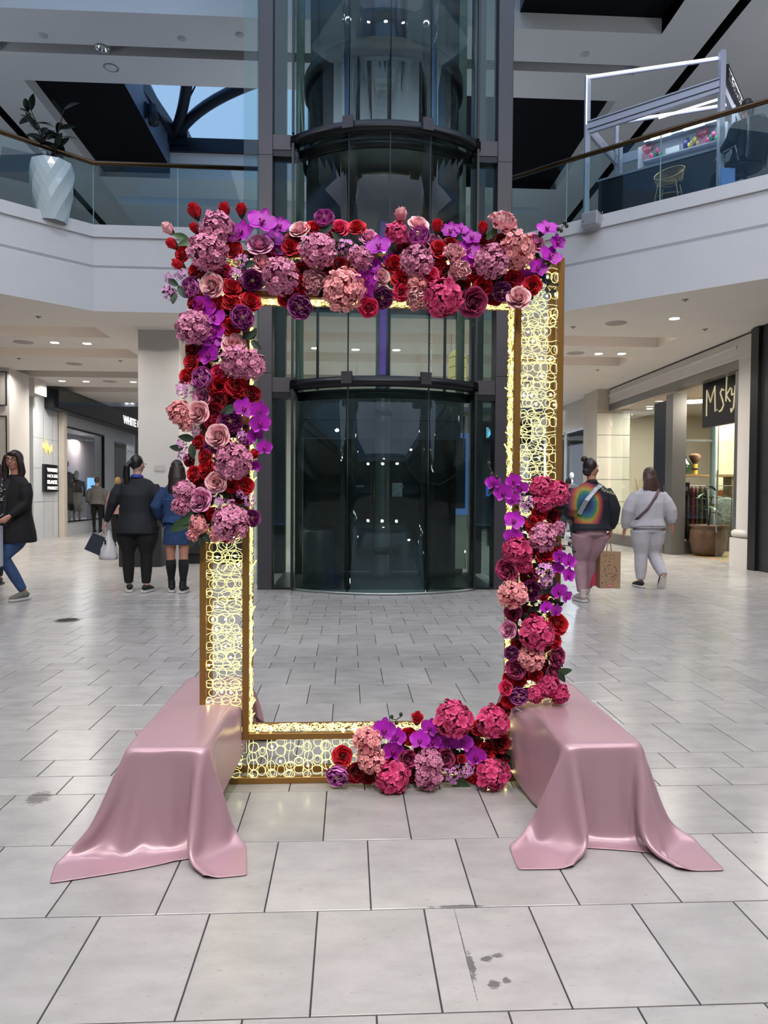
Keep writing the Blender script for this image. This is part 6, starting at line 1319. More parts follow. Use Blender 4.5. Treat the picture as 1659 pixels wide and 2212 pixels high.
def drape(boxes, cx, cy, W, L_, z0, rot, seed, sp=.064):
    """a sheet dropped on boxes and the floor, solved coarse to fine; returns grid points"""
    nx, ny = int(W / sp) + 1, int(L_ / sp) + 1; rs = np.random.RandomState(seed)
    u, v = np.meshgrid((np.arange(nx) - (nx - 1) / 2) * sp, (np.arange(ny) - (ny - 1) / 2) * sp, indexing='ij')
    c, s = math.cos(rot), math.sin(rot)
    u = u * .95; v = v * .95
    X = np.stack([cx + u * c - v * s, cy + u * s + v * c, np.full_like(u, z0)], -1); X += rs.normal(0, .002, X.shape); X[..., 2] += .018 * np.sin(u * 13 + seed) * np.sin(v * 9 + seed)
    X = _sim(X, sp, boxes, 200, 30, 1 / 80, .985); 
    for k, (st, it_) in enumerate(((120, 26), (90, 22))):
        X = _up(X); sp /= 2; X += rs.normal(0, .0012 / (k + 1), X.shape); X = _sim(X, sp, boxes, st, it_, 1 / 100, .96)
    return X
m_sat = bpy.data.materials.new('pink satin'); m_sat.use_nodes = True; _b = m_sat.node_tree.nodes['Principled BSDF']
_b.inputs['Base Color'].default_value = (*lin('b18d97'), 1); _b.inputs['Roughness'].default_value = .35; _b.inputs['Specular IOR Level'].default_value = .75; _b.inputs['Anisotropic'].default_value = .5
_b.inputs['Sheen Weight'].default_value = .2; _b.inputs['Sheen Roughness'].default_value = .4; _b.inputs['Sheen Tint'].default_value = (1, .82, .86, 1); _b.inputs['Metallic'].default_value = .18
def cloth_obj(name, lb, X):
    nx, ny = X.shape[:2]; me = bpy.data.meshes.new(name)
    fs = [(i * ny + j, (i + 1) * ny + j, (i + 1) * ny + j + 1, i * ny + j + 1) for i in range(nx - 1) for j in range(ny - 1)]
    me.from_pydata(X.reshape(-1, 3).tolist(), [], fs); me.materials.append(m_sat); me.polygons.foreach_set('use_smooth', [True] * len(fs)); me.update()
    o = link(name, me); m = o.modifiers.new('smooth', 'SMOOTH'); m.factor = .5; m.iterations = 3; subsurf(o, 1)
    m = o.modifiers.new('thickness', 'SOLIDIFY'); m.thickness = .0015
    return tag(o, lb, 'cloth', 'pink satin drapes over the frame weights')
BH = .335
bl0, bl1 = P(262, 1625, Z=BH), P(448, 1628, Z=BH); br0, br1 = P(1218, 1616, Z=BH), P(1394, 1612, Z=BH)
BL = (bl0.x + .012, bl1.x - .012, bl0.y + .01, 3.46, BH); BR = (br0.x + .012, br1.x - .012, br0.y + .01, 3.46, BH)
for (bx, lb_) in ((BL, 'left'), (BR, 'right')):
    t = thing('weight_box', 'low box hidden under the ' + lb_ + ' pink satin drape', 'box', ((bx[0] + bx[1]) / 2, (bx[2] + bx[3]) / 2, 0)); w_ = (bx[1] - bx[0]) / 2 - .004; l_ = (bx[3] - bx[2]) / 2 - .004
    MB().box(-w_, w_, -l_, l_, 0, BH - .006).build('body', mat('box grey', '8a8585', .7), t)
XL_ = drape([BL, (BL[1] - .08, ix0 - .04, FY - .035, FY + .19, BH - .01)], (BL[0] + BL[1]) / 2 - .035, (BL[2] + BL[3]) / 2 + .02, .86, 1.81, BH + .03, .10, 5)
cloth_obj('satin_drape', 'dusty pink satin cloth draped over the left low box under the frame', XL_)
XR_ = drape([BR, (ix1 + .01, BR[0] + .08, FY - .035, FY + .19, BH - .01)], (BR[0] + BR[1]) / 2 + .0, (BR[2] + BR[3]) / 2 + .04, .97, 1.85, BH + .03, -.04, 8)
cloth_obj('satin_drape', 'dusty pink satin cloth draped over the right low box under the flowers', XR_)
# ================================================================== people
m_skin = mat('skin light', 'c39a86', .55, sss=.08); m_skin2 = mat('skin warm', 'b5806c', .55, sss=.08)
m_hairb = mat('black hair', '120e0e', .45, vary=.3, vscale=60); m_hairbr = mat('brown hair', '4a342e', .5, vary=.35, vscale=70); m_hairdk = mat('dark brown hair', '251817', .45, vary=.35, vscale=70); m_hairbl = mat('blond hair', '8a6c44', .5, vary=.3, vscale=60)
def melt(mb, name, m, parent, vox, sm=6, f=.5):
    o = mb.build(name, m, parent, True); r = o.modifiers.new('melt', 'REMESH'); r.mode = 'VOXEL'; r.voxel_size = vox; r.use_smooth_shade = True
    if sm: s_ = o.modifiers.new('smooth', 'SMOOTH'); s_.factor = f; s_.iterations = sm
    return o
def hand(mb, wr, el, k, side, grip):
    """palm and five fingers continuing the forearm"""
    wr = Vector(wr); d = (wr - Vector(el)).normalized(); sd = Vector((side, 0, 0)); fw = Vector((0, 1, 0)); palm = wr + d * .05 * k
    mb.tube([wr - d * .02, wr + d * .03 * k, wr + d * .085 * k], [(.024 * k, .022 * k), (.019 * k, .036 * k), (.017 * k, .040 * k)], 8)
    ln = (.070, .080, .076, .060)
    for i in range(4):
        b = wr + d * .08 * k + fw * (.030 - .020 * i) * k; c = -sd * (.035 if grip else .014) * k; L_ = ln[i] * k
        mb.tube([b, b + d * L_ * .5 + c * .4, b + d * L_ * (.65 if grip else .95) + c * (1.6 if grip else 1.0)], [.0085 * k, .008 * k, .0065 * k], 6)
    b = wr + d * .03 * k + fw * .03 * k; mb.tube([b, b + fw * .03 * k + d * .03 * k - sd * .01 * k, b + fw * .035 * k + d * .06 * k - sd * .02 * k], [.011 * k, .009 * k, .008 * k], 6)
def shoe(t, foot, rz, up_m, sole_m, k=1.0, tilt=0.0, high=False):
    q = Matrix.Translation(foot) @ Matrix.Rotation(rz, 4, 'Z') @ Matrix.Rotation(tilt, 4, 'X')
    mb = MB(); pts = [(0, -.09, .05), (0, -.06, .058), (0, 0, .060), (0, .07, .046), (0, .13, .036), (0, .165, .030)]; rr = [(.022, .022), (.036, .040), (.040, .044), (.044, .034), (.042, .024), (.022, .014)]
    mb.tube([q @ Vector(p) * 1 for p in [Vector(p) * k for p in pts]], [(a * k, b * k) for a, b in rr], 12)
    if high: mb.tube([q @ (Vector((0, -.045, .05)) * k), q @ (Vector((0, -.04, .15)) * k)], [.045 * k, .046 * k], 10)
    o = melt(mb, 'shoe', up_m, t, .009, 3)
    s_ = MB(); prof = [(-.042, -.09), (-.046, -.02), (-.052, .08), (-.044, .14), (-.02, .17), (.02, .17), (.044, .14), (.052, .08), (.046, -.02), (.042, -.09), (.02, -.112), (-.02, -.112)]
    n = len(prof); vs = [q @ (Vector((x, y, z)) * k) for z in (0.002, .026) for x, y in prof]
    s_.add(vs, [tuple(range(n)), tuple(range(n, 2 * n))[::-1]] + [(i, n + i, n + (i + 1) % n, (i + 1) % n) for i in range(n)]); s_.build('sole', sole_m, o)
    for j in range(3): MB().tube([q @ (Vector((-.025, .03 + .022 * j, .083 - .012 * j)) * k), q @ (Vector((.025, .03 + .022 * j, .083 - .012 * j)) * k)], .004 * k, 5).build('lace', sole_m, o)
    return o
def person(lb, loc, rz, k, w, skin, top_m, leg_m, hair_m, J, hair='short', bare_legs=False, skirt=None, top_len=.80, puffy=0.0, shoes=None, lean=0.0, legw=1.0, head_rz=0.0, sock=None, face=False, loose=0.0, top_name='jacket', grip=(True, True), sit=False, up=(.0, .0)):
    """J: joints in metres for a 1.7 m body facing +y: lh/rh wrists, le/re elbows, lk/rk knees, la/ra ankles, hip"""
    t = thing('person', lb, 'person', loc, rz)
    S_ = lambda p: Vector(p) * k
    hip = Vector(J.get('hip', (0, 0, .90))); ch = hip + Vector((0, lean * .3, .30)); shd = hip + Vector((0, lean * .5, .50)); nk = shd + Vector((0, lean * .08, .06)); hd = nk + Vector((up[0], .015 + lean * .1, .155)); 
    sw = .165 * w
    b = MB()
    HM_ = Matrix.Rotation(head_rz, 3, 'Z')
    b.tube([S_(shd + Vector((0, 0, -.02))), S_(nk + Vector((0, 0, .02))), S_(hd + Vector((0, 0, -.06)))], [.062 * k, .052 * k, .050 * k], 12)
    b.ball(S_(hd), (.074 * k, .092 * k, .112 * k), 18, 12, M=HM_.to_4x4() if False else None)
    F_ = lambda x, y, z: S_(hd + HM_ @ Vector((x, y, z)))
    b.ball(F_(0, .035, -.055), (.050 * k, .050 * k, .055 * k), 12, 8)                                  # jaw and chin
    b.tube([F_(0, .082, .012), F_(0, .106, -.022), F_(0, .088, -.030)], [.009 * k, .014 * k, .010 * k], 8)      # nose
    for s_ in (-1, 1):
        b.ball(F_(s_ * .074, -.002, -.012), (.012 * k, .020 * k, .030 * k), 8, 6); b.ball(F_(s_ * .032, .070, -.028), (.024 * k, .02 * k, .024 * k), 8, 6)
    b.ball(F_(0, .083, -.055), (.022 * k, .010 * k, .009 * k), 8, 6)
    # torso core
    b.tube([S_(shd), S_(ch), S_(hip)], [(sw * .62 * k, .065 * k), (.13 * w * k, .09 * w * k), (.14 * w * k, .10 * w * k)], 14)
    for s_, e_, h_, g_ in ((-1, 'le', 'lh', grip[0]), (1, 're', 'rh', grip[1])):
        sh_ = shd + Vector((s_ * (sw - .03), 0, -.05)); b.tube([S_(sh_), S_(J[e_]), S_(J[h_])], [.034 * k, .030 * k, .024 * k], 10); hand(b, S_(J[h_]), S_(J[e_]), k, s_, g_)
    for s_, kn, an in ((-1, 'lk', 'la'), (1, 'rk', 'ra')):
        hp = hip + Vector((s_ * .085 * w, 0, -.03)); a_ = Vector(J[an]); kk = Vector(J[kn])
        b.tube([S_(hp), S_(hp.lerp(kk, .5)), S_(kk), S_(kk.lerp(a_, .35)), S_(a_)], [.082 * k * legw, .070 * k * legw, .050 * k * legw, .052 * k * legw, .032 * k], 12)
    body = melt(b, 'body', skin, t, .0085 * k, 4)
    # upper garment
    g = MB(); L_ = puffy; tz = top_len - .90
    lo = hip + Vector((0, -.005, tz)); 
    g.tube([S_(nk + Vector((0, 0, -.005))), S_(shd + Vector((0, 0, .015))), S_(shd + Vector((0, 0, -.05))), S_(ch + Vector((0, 0, .03))), S_(hip.lerp(ch, .35)), S_(hip.lerp(lo, .5)), S_(lo)],
           [(.062 * k, .058 * k), (sw * .72 * k, .080 * k), ((sw + .005 + L_ * .5) * k, (.100 + L_ * .7) * k), ((.150 * w + L_) * k, (.118 * w + L_) * k), ((.150 * w + L_) * k, (.122 * w + L_) * k), ((.185 * w + L_ * .8) * k, (.153 * w + L_ * .8) * k), ((.192 * w + L_ * .4) * k, (.160 * w + L_ * .4) * k)], 20)
    for s_, e_, h_ in ((-1, 'le', 'lh'), (1, 're', 'rh')):
        sh_ = shd + Vector((s_ * (sw - .022), 0, -.045)); el = Vector(J[e_]); wr = Vector(J[h_])
        g.tube([S_(sh_), S_(sh_.lerp(el, .5)), S_(el), S_(el.lerp(wr, .6)), S_(el.lerp(wr, .93))], [(.056 + L_ * .5) * k, (.058 * w + L_ * .8) * k, (.050 * w + L_) * k, (.046 + L_) * k, (.036 + L_ * .3) * k], 12)
    top = melt(g, top_name, top_m, t, .0105 * k, 5)
    # lower garment
    if skirt:
        g = MB(); g.tube([S_(hip + Vector((0, 0, .12))), S_(hip + Vector((0, 0, .0))), S_(hip + Vector((0, 0, -.12))), S_(hip + Vector((0, 0, -.27)))], [(.13 * w * k, .10 * w * k), (.165 * w * k, .125 * w * k), (.175 * w * k, .135 * w * k), (.178 * w * k, .138 * w * k)], 20); melt(g, 'skirt', skirt, t, .0105 * k, 3)
    else:
        g = MB(); g.tube([S_(hip + Vector((0, 0, .10))), S_(hip + Vector((0, 0, .0))), S_(hip + Vector((0, -.01, -.10)))], [(.128 * w * k, .100 * w * k), (.158 * w * k, .130 * w * k), (.162 * w * k, .130 * w * k)], 20)
        for s_, kn, an in ((-1, 'lk', 'la'), (1, 'rk', 'ra')):
            hp = hip + Vector((s_ * .082 * w, 0, -.06)); a_ = Vector(J[an]); kk = Vector(J[kn])
            g.tube([S_(hp), S_(hp.lerp(kk, .5)), S_(kk), S_(kk.lerp(a_, .5)), S_(a_.lerp(kk, .08))], [(.094 * legw * w + loose) * k, (.084 * legw * w + loose) * k, (.064 * legw + loose) * k, (.058 * legw + loose) * k, (.044 * legw + loose * .55) * k], 14)
        melt(g, 'trousers', leg_m, t, .0105 * k, 4)
    if sock:
        for an, kn in (('la', 'lk'), ('ra', 'rk')):
            a_ = Vector(J[an]); kk = Vector(J[kn]); MB().tube([S_(a_ - Vector((0, 0, .03))), S_(a_.lerp(kk, .25)), S_(a_.lerp(kk, .6)), S_(a_.lerp(kk, .86))], [.040 * k, .044 * k, .066 * k, .064 * k], 14).build('sock', sock, t, True)
    if shoes:
        for an, (fr, tl, hi_) in zip(('la', 'ra'), shoes[2]):
            a_ = Vector(J[an]); shoe(t, S_(Vector((a_.x, a_.y, 0)) + Vector((0, .03, max(0, a_.z - .08)))), fr, shoes[0], shoes[1], k, tl, hi_)
    # hair
    h = MB()
    if hair != 'none':
        h.ball(F_(0, -.022, .022), (.083 * k, .092 * k, .104 * k), 16, 12)
    if hair == 'long': 
        h.tube([F_(0, -.06, .02), F_(0, -.09, -.12), F_(0, -.11, -.28), F_(0, -.10, -.42)], [(.085 * k, .055 * k), (.095 * k, .05 * k), (.105 * k, .045 * k), (.06 * k, .03 * k)], 14)
        for s_ in (-1, 1): h.tube([F_(s_ * .07, -.01, .02), F_(s_ * .088, -.02, -.10), F_(s_ * .08, -.05, -.22)], [.026 * k, .03 * k, .02 * k], 8)
    if hair == 'frame':
        h.tube([F_(0, -.05, .02), F_(0, -.08, -.10), F_(0, -.08, -.22)], [(.09 * k, .06 * k), (.11 * k, .06 * k), (.09 * k, .04 * k)], 14); h.ball(F_(0, .045, .070), (.070 * k, .048 * k, .034 * k), 12, 8)
        for s_ in (-1, 1): h.tube([F_(s_ * .066, .05, .06), F_(s_ * .088, .035, -.03), F_(s_ * .095, .01, -.13), F_(s_ * .085, .03, -.25)], [.022 * k, .034 * k, .042 * k, .02 * k], 10)
    if hair == 'shoulder':
        h.tube([F_(0, -.03, .04), F_(0, -.055, -.06), F_(.01, -.07, -.16), F_(.03, -.085, -.235)], [(.092 * k, .07 * k), (.102 * k, .075 * k), (.10 * k, .055 * k), (.055 * k, .03 * k)], 14)
        for q in range(8): h.tube([F_(-.085 + .024 * q, -.07, -.05), F_(-.10 + .03 * q, -.085, -.15), F_(-.105 + .034 * q, -.10 , -.22 - .02 * (q % 3))], [.02 * k, .018 * k, .008 * k], 6)
    if hair == 'pony':
        h.tube([F_(-.02, -.10, .03), F_(-.045, -.14, -.03), F_(-.065, -.125, -.14), F_(-.06, -.11, -.25), F_(-.05, -.11, -.30)], [.03 * k, .04 * k, .045 * k, .036 * k, .012 * k], 10)
    if hair == 'bun':
        h.ball(F_(-.02, -.10, .105), (.042 * k, .042 * k, .038 * k), 12, 8); h.tube([F_(0, -.06, .06), F_(-.015, -.09, .09)], [.04 * k, .03 * k], 8); h.ball(F_(0, -.06, -.04), (.066 * k, .05 * k, .06 * k), 10, 8)
    if hair != 'none': melt(h, 'hair', hair_m, t, .0075 * k, 3)
    if face:
        for s_ in (-1, 1):
            e = MB().ball(F_(s_ * .030, .078, .008), (.013 * k, .007 * k, .006 * k), 10, 6).build('eye', mat('eye white', 'c8c0ba', .3), t, True); MB().ball(F_(s_ * .030, .084, .008), (.005 * k, .003 * k, .005 * k), 8, 5).build('iris', m_hairdk, e, True)
            MB().tube([F_(s_ * .015, .088, .026), F_(s_ * .032, .088, .031), F_(s_ * .048, .078, .026)], .0035 * k, 5).build('eyebrow', m_hairdk, t, True)
        MB().tube([F_(-.024, .086, -.056), F_(0, .093, -.053), F_(.024, .086, -.056)], [.0035 * k, .0055 * k, .0035 * k], 6).build('lips', mat('lips', 'a5605c', .5), t, True)
    t['_k'] = k
    return t, F_, S_
def stand(dx=.10, step=0.0, arm=.22, el_z=1.16, h_z=.90):
    return dict(hip=(0, 0, .90), lk=(-dx, step * .3, .49), la=(-dx, step, .085), rk=(dx, -step * .1, .49), ra=(dx, -step, .085), le=(-arm - .02, -.02, el_z), lh=(-arm - .05, .05, h_z), re=(arm + .02, -.02, el_z), rh=(arm + .05, .05, h_z))
def at_floor(px, py): return P(px, py, Z=0)
m_bj = mat('black jacket cloth', '12151c', .8, vary=.2, vscale=12); m_bk_t = mat('black trousers', '0c0c0e', .85); m_sole = mat('white sole', 'c6c4c2', .6); m_bsh = mat('black shoe', '131315', .6)
# --- woman in the black jacket with shopping bags (seen from behind)
q = at_floor(297, 1279)
J = stand(.115, .03); J.update(le=(-.29, -.03, 1.13), lh=(-.395, .03, .875), re=(.30, -.03, 1.10), rh=(.34, .02, .83))
tw, F_, S_ = person('woman in a black jacket and black trousers walking away with two bags', (q.x, q.y, 0), .02, 1.0, 1.40, m_skin, m_bj, m_bk_t, m_hairb, J, 'pony', top_len=.74, shoes=(m_bsh, m_sole, ((.25, 0, False), (-.2, 0, False))), legw=1.22, head_rz=-.45)
MB().tube([F_(.07, 0, .01), F_(.078, .08, .005), F_(.04, .10, .0)], .0025, 5).build('glasses', m_blk, tw, True)
melt(MB().tube([Vector((.0, -.01, 1.43)), Vector((.0, 0, 1.475))], [(.085, .08), (.075, .072)], 14), 'scarf', mat('blue scarf', '2a2f8a', .7, vary=.3, vscale=30), tw, .009, 3)
hw = tw.matrix_basis @ Vector(J['lh']); hp_ = Vector((q.x, q.y, 0)) + Vector((J['lh'][0], J['lh'][1], J['lh'][2] - .07))
t = thing('plastic_bag', 'white plastic carrier bag in the left hand of the woman in black', 'bag', hp_)
mb = MB(); rings = [(-.02, .012, .01), (-.08, .02, .018), (-.16, .055, .04), (-.26, .095, .07), (-.35, .115, .085), (-.395, .105, .08), (-.40, .06, .05)]
for i in range(len(rings)):
    for k_ in range(20): a = k_ * .31416; f = 1 + .13 * math.sin(a * 5 + i) * (1 if i > 1 else 0); mb.v.append((.03 + rings[i][1] * f * math.cos(a), rings[i][2] * f * math.sin(a), rings[i][0]))
for i in range(len(rings) - 1):
    for k_ in range(20): mb.f.append((i * 20 + k_, i * 20 + (k_ + 1) % 20, (i + 1) * 20 + (k_ + 1) % 20, (i + 1) * 20 + k_)); mb.mi.append(0)
mb.build('bag_body', mat('white plastic', 'c9c8ca', .35), t, True); MB().tube([(-.0, 0, .02), (-.02, 0, -.03), (.02, 0, -.08)], .008, 6).build('handle', MATS['white plastic'], t, True); MB().box(.0, .02, -.075, -.07, -.20, -.14).build('print', m_blk, t)
t = thing('paper_bag', 'dark navy paper bag hanging behind the white plastic bag', 'bag', hp_ + Vector((-.02, .03, 0)), .3)
bm2 = MB(); bm2.box(-.11, .10, -.05, .05, -.34, -.11, M=Matrix.Rotation(.45, 4, 'Y')); bm2.build('bag_body', mat('navy paper', '1c2233', .6), t); MB().tube([(0, 0, 0), (-.10, 0, -.12), (-.13, 0, -.15)], .005, 5).build('handle', m_ring, t, True)
# --- girl in denim
q = at_floor(383, 1280)
J = stand(.085, .05, .20); J.update(le=(-.26, -.05, 1.13), lh=(-.24, .12, .95), re=(.26, -.05, 1.13), rh=(.22, .14, .95))
m_den = mat('denim', '1f3a63', .85, vary=.25, vscale=25, bump=.3, bscale=200)
tw, F_, S_ = person('girl in a denim jacket and denim skirt with black knee socks, seen from behind', (q.x, q.y, 0), .03, .965, 1.0, m_skin2, m_den, m_den, m_hairdk, J, 'long', skirt=m_den, top_len=.90, puffy=.025, shoes=(m_bsh, m_sole, ((.2, 0, True), (-.1, 0, True))), legw=1.12, sock=mat('black sock', '0d0d0f', .9), grip=(False, False))
MB().tube([S_((-.15, -.14, 1.22)), S_((-.05, -.165, 1.22)), S_((.12, -.15, 1.22))], .003, 4).build('seam', mat('denim seam', '41608c', .8), tw)
# --- person in the grey sweater at the window
q = at_floor(210, 1150); J = stand(.10, .04, .22)
person('person in a loose grey sweater and black leggings standing at the shop window', (q.x, q.y, 0), .1, .99 * q.y / 21.9 * 1.0, 1.12, m_skin, mat('grey knit', '6e6b68', .9, vary=.15, vscale=30), m_bk_t, m_hairbr, J, 'short', puffy=.05, top_len=.86, shoes=(m_bsh, m_bsh, ((.1, 0, True), (-.1, 0, True))), legw=.92)
# --- blond person behind
q = at_floor(255, 1183); J = stand(.09, .10, .20)
person('person with a blond bun half hidden behind the woman in black', (q.x, q.y, 0), .2, .93, 1.0, m_skin, mat('dusty pink top', '9c6f70', .85), m_bk_t, m_hairbl, J, 'short', top_len=.82, shoes=(m_bsh, m_sole, ((.1, 0, False), (-.6, 0, False))))
# --- woman with glasses walking toward the left
q = at_floor(33, 1298)
J = dict(hip=(-.02, 0, .90), lk=(.02, .12, .50), la=(-.02, -.10, .085), rk=(.10, .16, .50), ra=(.08, .30, .085), le=(-.24, .02, 1.12), lh=(-.20, .20, .98), re=(.24, .02, 1.12), rh=(.20, .24, 1.02))
m_flor = mat('black flowered blouse', '16161a', .8)
tw, F_, S_ = person('woman with glasses, black cardigan and blue jeans walking in at the left edge', (q.x, q.y, 0), math.pi - .55, 1.0, 1.28, m_skin2, m_bk_t, mat('blue jeans', '35507a', .85, vary=.3, vscale=6), m_hairdk, J, 'frame', top_len=.68, shoes=(mat('grey canvas', '6c6c66', .8), m_sole, ((.1, 0, False), (-.1, 0, False))), legw=1.1, head_rz=.50, face=True, top_name='cardigan')
for s_ in (-1, 1): MB().tube([F_(s_ * .033 + .026 * math.cos(a * .5236), .100 - .01 * abs(math.cos(a * .5236)), .006 + .017 * math.sin(a * .5236)) for a in range(13)], .0028, 5).build('glasses_rim', m_blk, tw, True); 
MB().tube([F_(-.008, .104, .008), F_(.008, .104, .008)], .0025, 5).build('glasses_bridge', m_blk, tw, True)
for s_ in (-1, 1): MB().tube([F_(s_ * .058, .095, .01), F_(s_ * .08, 0, .01)], .0025, 5).build('glasses_arm', m_blk, tw, True)
bl = MB(); bl.tube([(0, .075, 1.40), (0, .125, 1.30), (0, .155, 1.10), (0, .165, .92), (0, .155, .84)], [(.05, .012), (.075, .02), (.085, .03), (.09, .03), (.09, .03)], 12); melt(bl, 'blouse', m_flor, tw, .010, 3)
fl_ = MB(); rn = random.Random(3)
for _ in range(34):
    z = rn.uniform(.86, 1.34); fl_.ball((rn.uniform(-.075, .075), .155 + (.025 if z < 1.2 else -.01) + .01, z), (.009, .012, .007), 6, 4)
tag(fl_.build('flower_print', mat('pale print', 'a9a7a2', .8), tw, True), kind='stuff')
p_ = P(3, 1085, Y=q.y - .2); t = thing('shopping_bag', 'white shopping bag held by the woman with glasses, cut by the left edge', 'bag', (p_.x - .07, q.y - .28, .42)); bevel(MB().box(-.11, .11, -.05, .05, 0, .46).build('bag_body', mat('white bag', 'b9bac4', .5), t), .02); MB().tube([(-.04, 0, .46), (-.03, 0, .56), (.03, 0, .56), (.04, 0, .46)], .008, 6).build('handle', MATS['white bag'], t, True); MB().box(.04, .06, -.056, -.05, .15, .33).build('print', mat('bag grey print', '6f7680', .5), t)
# --- partly seen person behind her
q = at_floor(-14, 1262); J = stand(.10, .05)
person('dark haired person in dark clothes mostly outside the left edge', (q.x, q.y, 0), math.pi, 1.0, 1.15, m_skin2, m_bj, m_bk_t, m_hairdk, J, 'frame', top_len=.80, shoes=(m_bsh, m_bsh, ((0, 0, False), (0, 0, False))))
# --- woman with the rainbow jacket
m_rb = bpy.data.materials.new('rainbow jacket'); m_rb.use_nodes = True; nt = m_rb.node_tree; b_ = nt.nodes['Principled BSDF']; b_.inputs['Roughness'].default_value = .75; N = nt.nodes.new; L = nt.links.new
tcd = N('ShaderNodeTexCoord'); sp_ = N('ShaderNodeSeparateXYZ'); L(tcd.outputs['Object'], sp_.inputs[0])
def mth(op, a, b=None, c=None):
    n = N('ShaderNodeMath'); n.operation = op
    for i, v in enumerate((a, b, c)):
        if v is None: continue
        if isinstance(v, (int, float)): n.inputs[i].default_value = v
        else: L(v, n.inputs[i])
    return n.outputs[0]
dx_ = mth('SUBTRACT', sp_.outputs[0], -.12); dz_ = mth('MULTIPLY', mth('SUBTRACT', sp_.outputs[2], 1.15), .66); rad_ = mth('SQRT', mth('ADD', mth('MULTIPLY', dx_, dx_), mth('MULTIPLY', dz_, dz_)))
rp = N('ShaderNodeValToRGB'); L(mth('MULTIPLY', rad_, 4.7), rp.inputs['Fac']); e = rp.color_ramp.elements; e[0].position = 0; e[0].color = (.01, .015, .04, 1); e[1].position = 1; e[1].color = (.006, .008, .015, 1)
for ps, c_ in ((.22, '1c3560'), (.34, '28567c'), (.46, '2b7050'), (.57, '8c8438'), (.67, '9c5630'), (.78, '8c2e3c'), (.88, '4a1c3a'), (.95, '0c0e16')): q_ = e.new(ps); q_.color = (*lin(c_), 1)
bk_ = mth('LESS_THAN', sp_.outputs[1], 0.0); mk_ = mth('MULTIPLY', bk_, mth('MULTIPLY', mth('LESS_THAN', sp_.outputs[0], .14), mth('GREATER_THAN', sp_.outputs[2], .93)))
mxr = N('ShaderNodeMix'); mxr.data_type = 'RGBA'; L(mk_, mxr.inputs['Factor']); mxr.inputs['A'].default_value = (.006, .008, .015, 1); L(rp.outputs['Color'], mxr.inputs['B']); L(mxr.outputs['Result'], b_.inputs['Base Color'])
q = at_floor(1274, 1300)
J = dict(hip=(0, 0, .89), lk=(-.08, .10, .49), la=(-.09, .02, .085), rk=(.07, .14, .50), ra=(.08, .24, .11), le=(-.26, -.02, 1.14), lh=(-.20, .16, 1.0), re=(.27, -.02, 1.12), rh=(.29, .06, .86))
m_mp = mat('mauve jogging cloth', '9c7c86', .85, vary=.12, vscale=8); m_bei = mat('beige suede', 'b5a8a4', .8)
tw, F_, S_ = person('woman with a bun in a black rainbow print jacket and mauve trousers, face turned right', (q.x, q.y, 0), .12, .985, 1.18, m_skin2, m_rb, m_mp, m_hairdk, J, 'bun', top_len=.86, puffy=.035, shoes=(m_bei, m_sole, ((.1, 0, True), (-.3, .0, True))), legw=1.12, head_rz=-1.15, loose=.012, face=True)
MB().tube([S_((.07, -.10, 1.40)), S_((-.02, -.165, 1.36)), S_((-.14, -.165, 1.22)), S_((-.205, -.11, 1.06))], [(.028, .006)] * 4, 8).build('bag_strap', mat('silver strap', '9a9c9e', .35, .5, vary=.4, vscale=60), tw)
o = text('jacket_script', 'Paradise', .055, mat('cream thread', 'b8b48e', .7), tw, frame_mat(S_((.045, -.158, 1.335)), (1, .1, -.28), (.28, 0, 1)), .002)
MB().tube([S_((.0, -.01, 1.40)), S_((0, .01, 1.44))], [.078, .072], 12).build('collar', mat('collar black', '0b0b0e', .8), tw)
wr = Vector((q.x, q.y, 0)) + Matrix.Rotation(.12, 3, 'Z') @ (Vector((.31, .07, .77)) * .985)
pb_ = P(1314, 1232, Y=wr.y - .02)
t = thing('paper_bag', 'brown kraft paper bag with a smiling face print in her right hand', 'bag', (pb_.x, wr.y - .03, .155), .02)
bw, bh = .125, .44
bevel(MB().box(-bw, bw, -.055, .055, 0, bh).build('bag_body', mat('kraft paper', '9c7f63', .75, vary=.06, vscale=12), t), .003)
MB().tube([(-.03, 0, bh), (-.02, 0, bh + .09), (.02, 0, bh + .09), (.03, 0, bh)], .0055, 6).build('handle', mat('brown twine', '5a3a2c', .7), t, True)
ink = mat('brown ink', '3a2820', .8); R_ = .052
fc = MB(); cz = bh * .47
fc.tube([(R_ * .55 * math.sin(a), -.0565, cz - .004 - R_ * .55 * math.cos(a)) for a in [(-1.1 + .22 * i) for i in range(11)]], .0022, 5)
for s_ in (-1, 1): fc.ball((s_ * .020, -.0565, cz + .022), (.0045, .002, .0055), 8, 5)
fc.build('smile_print', ink, t)
for i, chh in enumerate('ALL DAY FUN  SAVED HERE! '):
    if chh == ' ': continue
    a = -2.5 + i * 2 * math.pi / 26; pos_ = Vector((R_ * 1.25 * math.sin(a), -.0562, cz + R_ * 1.25 * math.cos(a))); tx = Vector((math.cos(a), 0, -math.sin(a))); ty = Vector((math.sin(a), 0, math.cos(a)))
    text('letter', chh, .022, ink, t, frame_mat(pos_, tx, ty), .0004, align='CENTER', bold=.0005)
dd = MB(); rn = random.Random(12)
for _ in range(46):
    x, z = rn.uniform(-bw + .02, bw - .02), rn.uniform(.05, bh - .03)
    if (x * x + (z - cz) ** 2) ** .5 < .095: continue
    r_ = rn.uniform(.006, .012); dd.tube([(x + r_ * math.cos(a * 1.05 + x * 50) * (1 if a % 2 else .5), -.0562, z + r_ * math.sin(a * 1.05)) for a in range(rn.choice((4, 6, 7)))], .0010, 3, cap=False)
tag(dd.build('doodle_print', ink, t), kind='stuff')
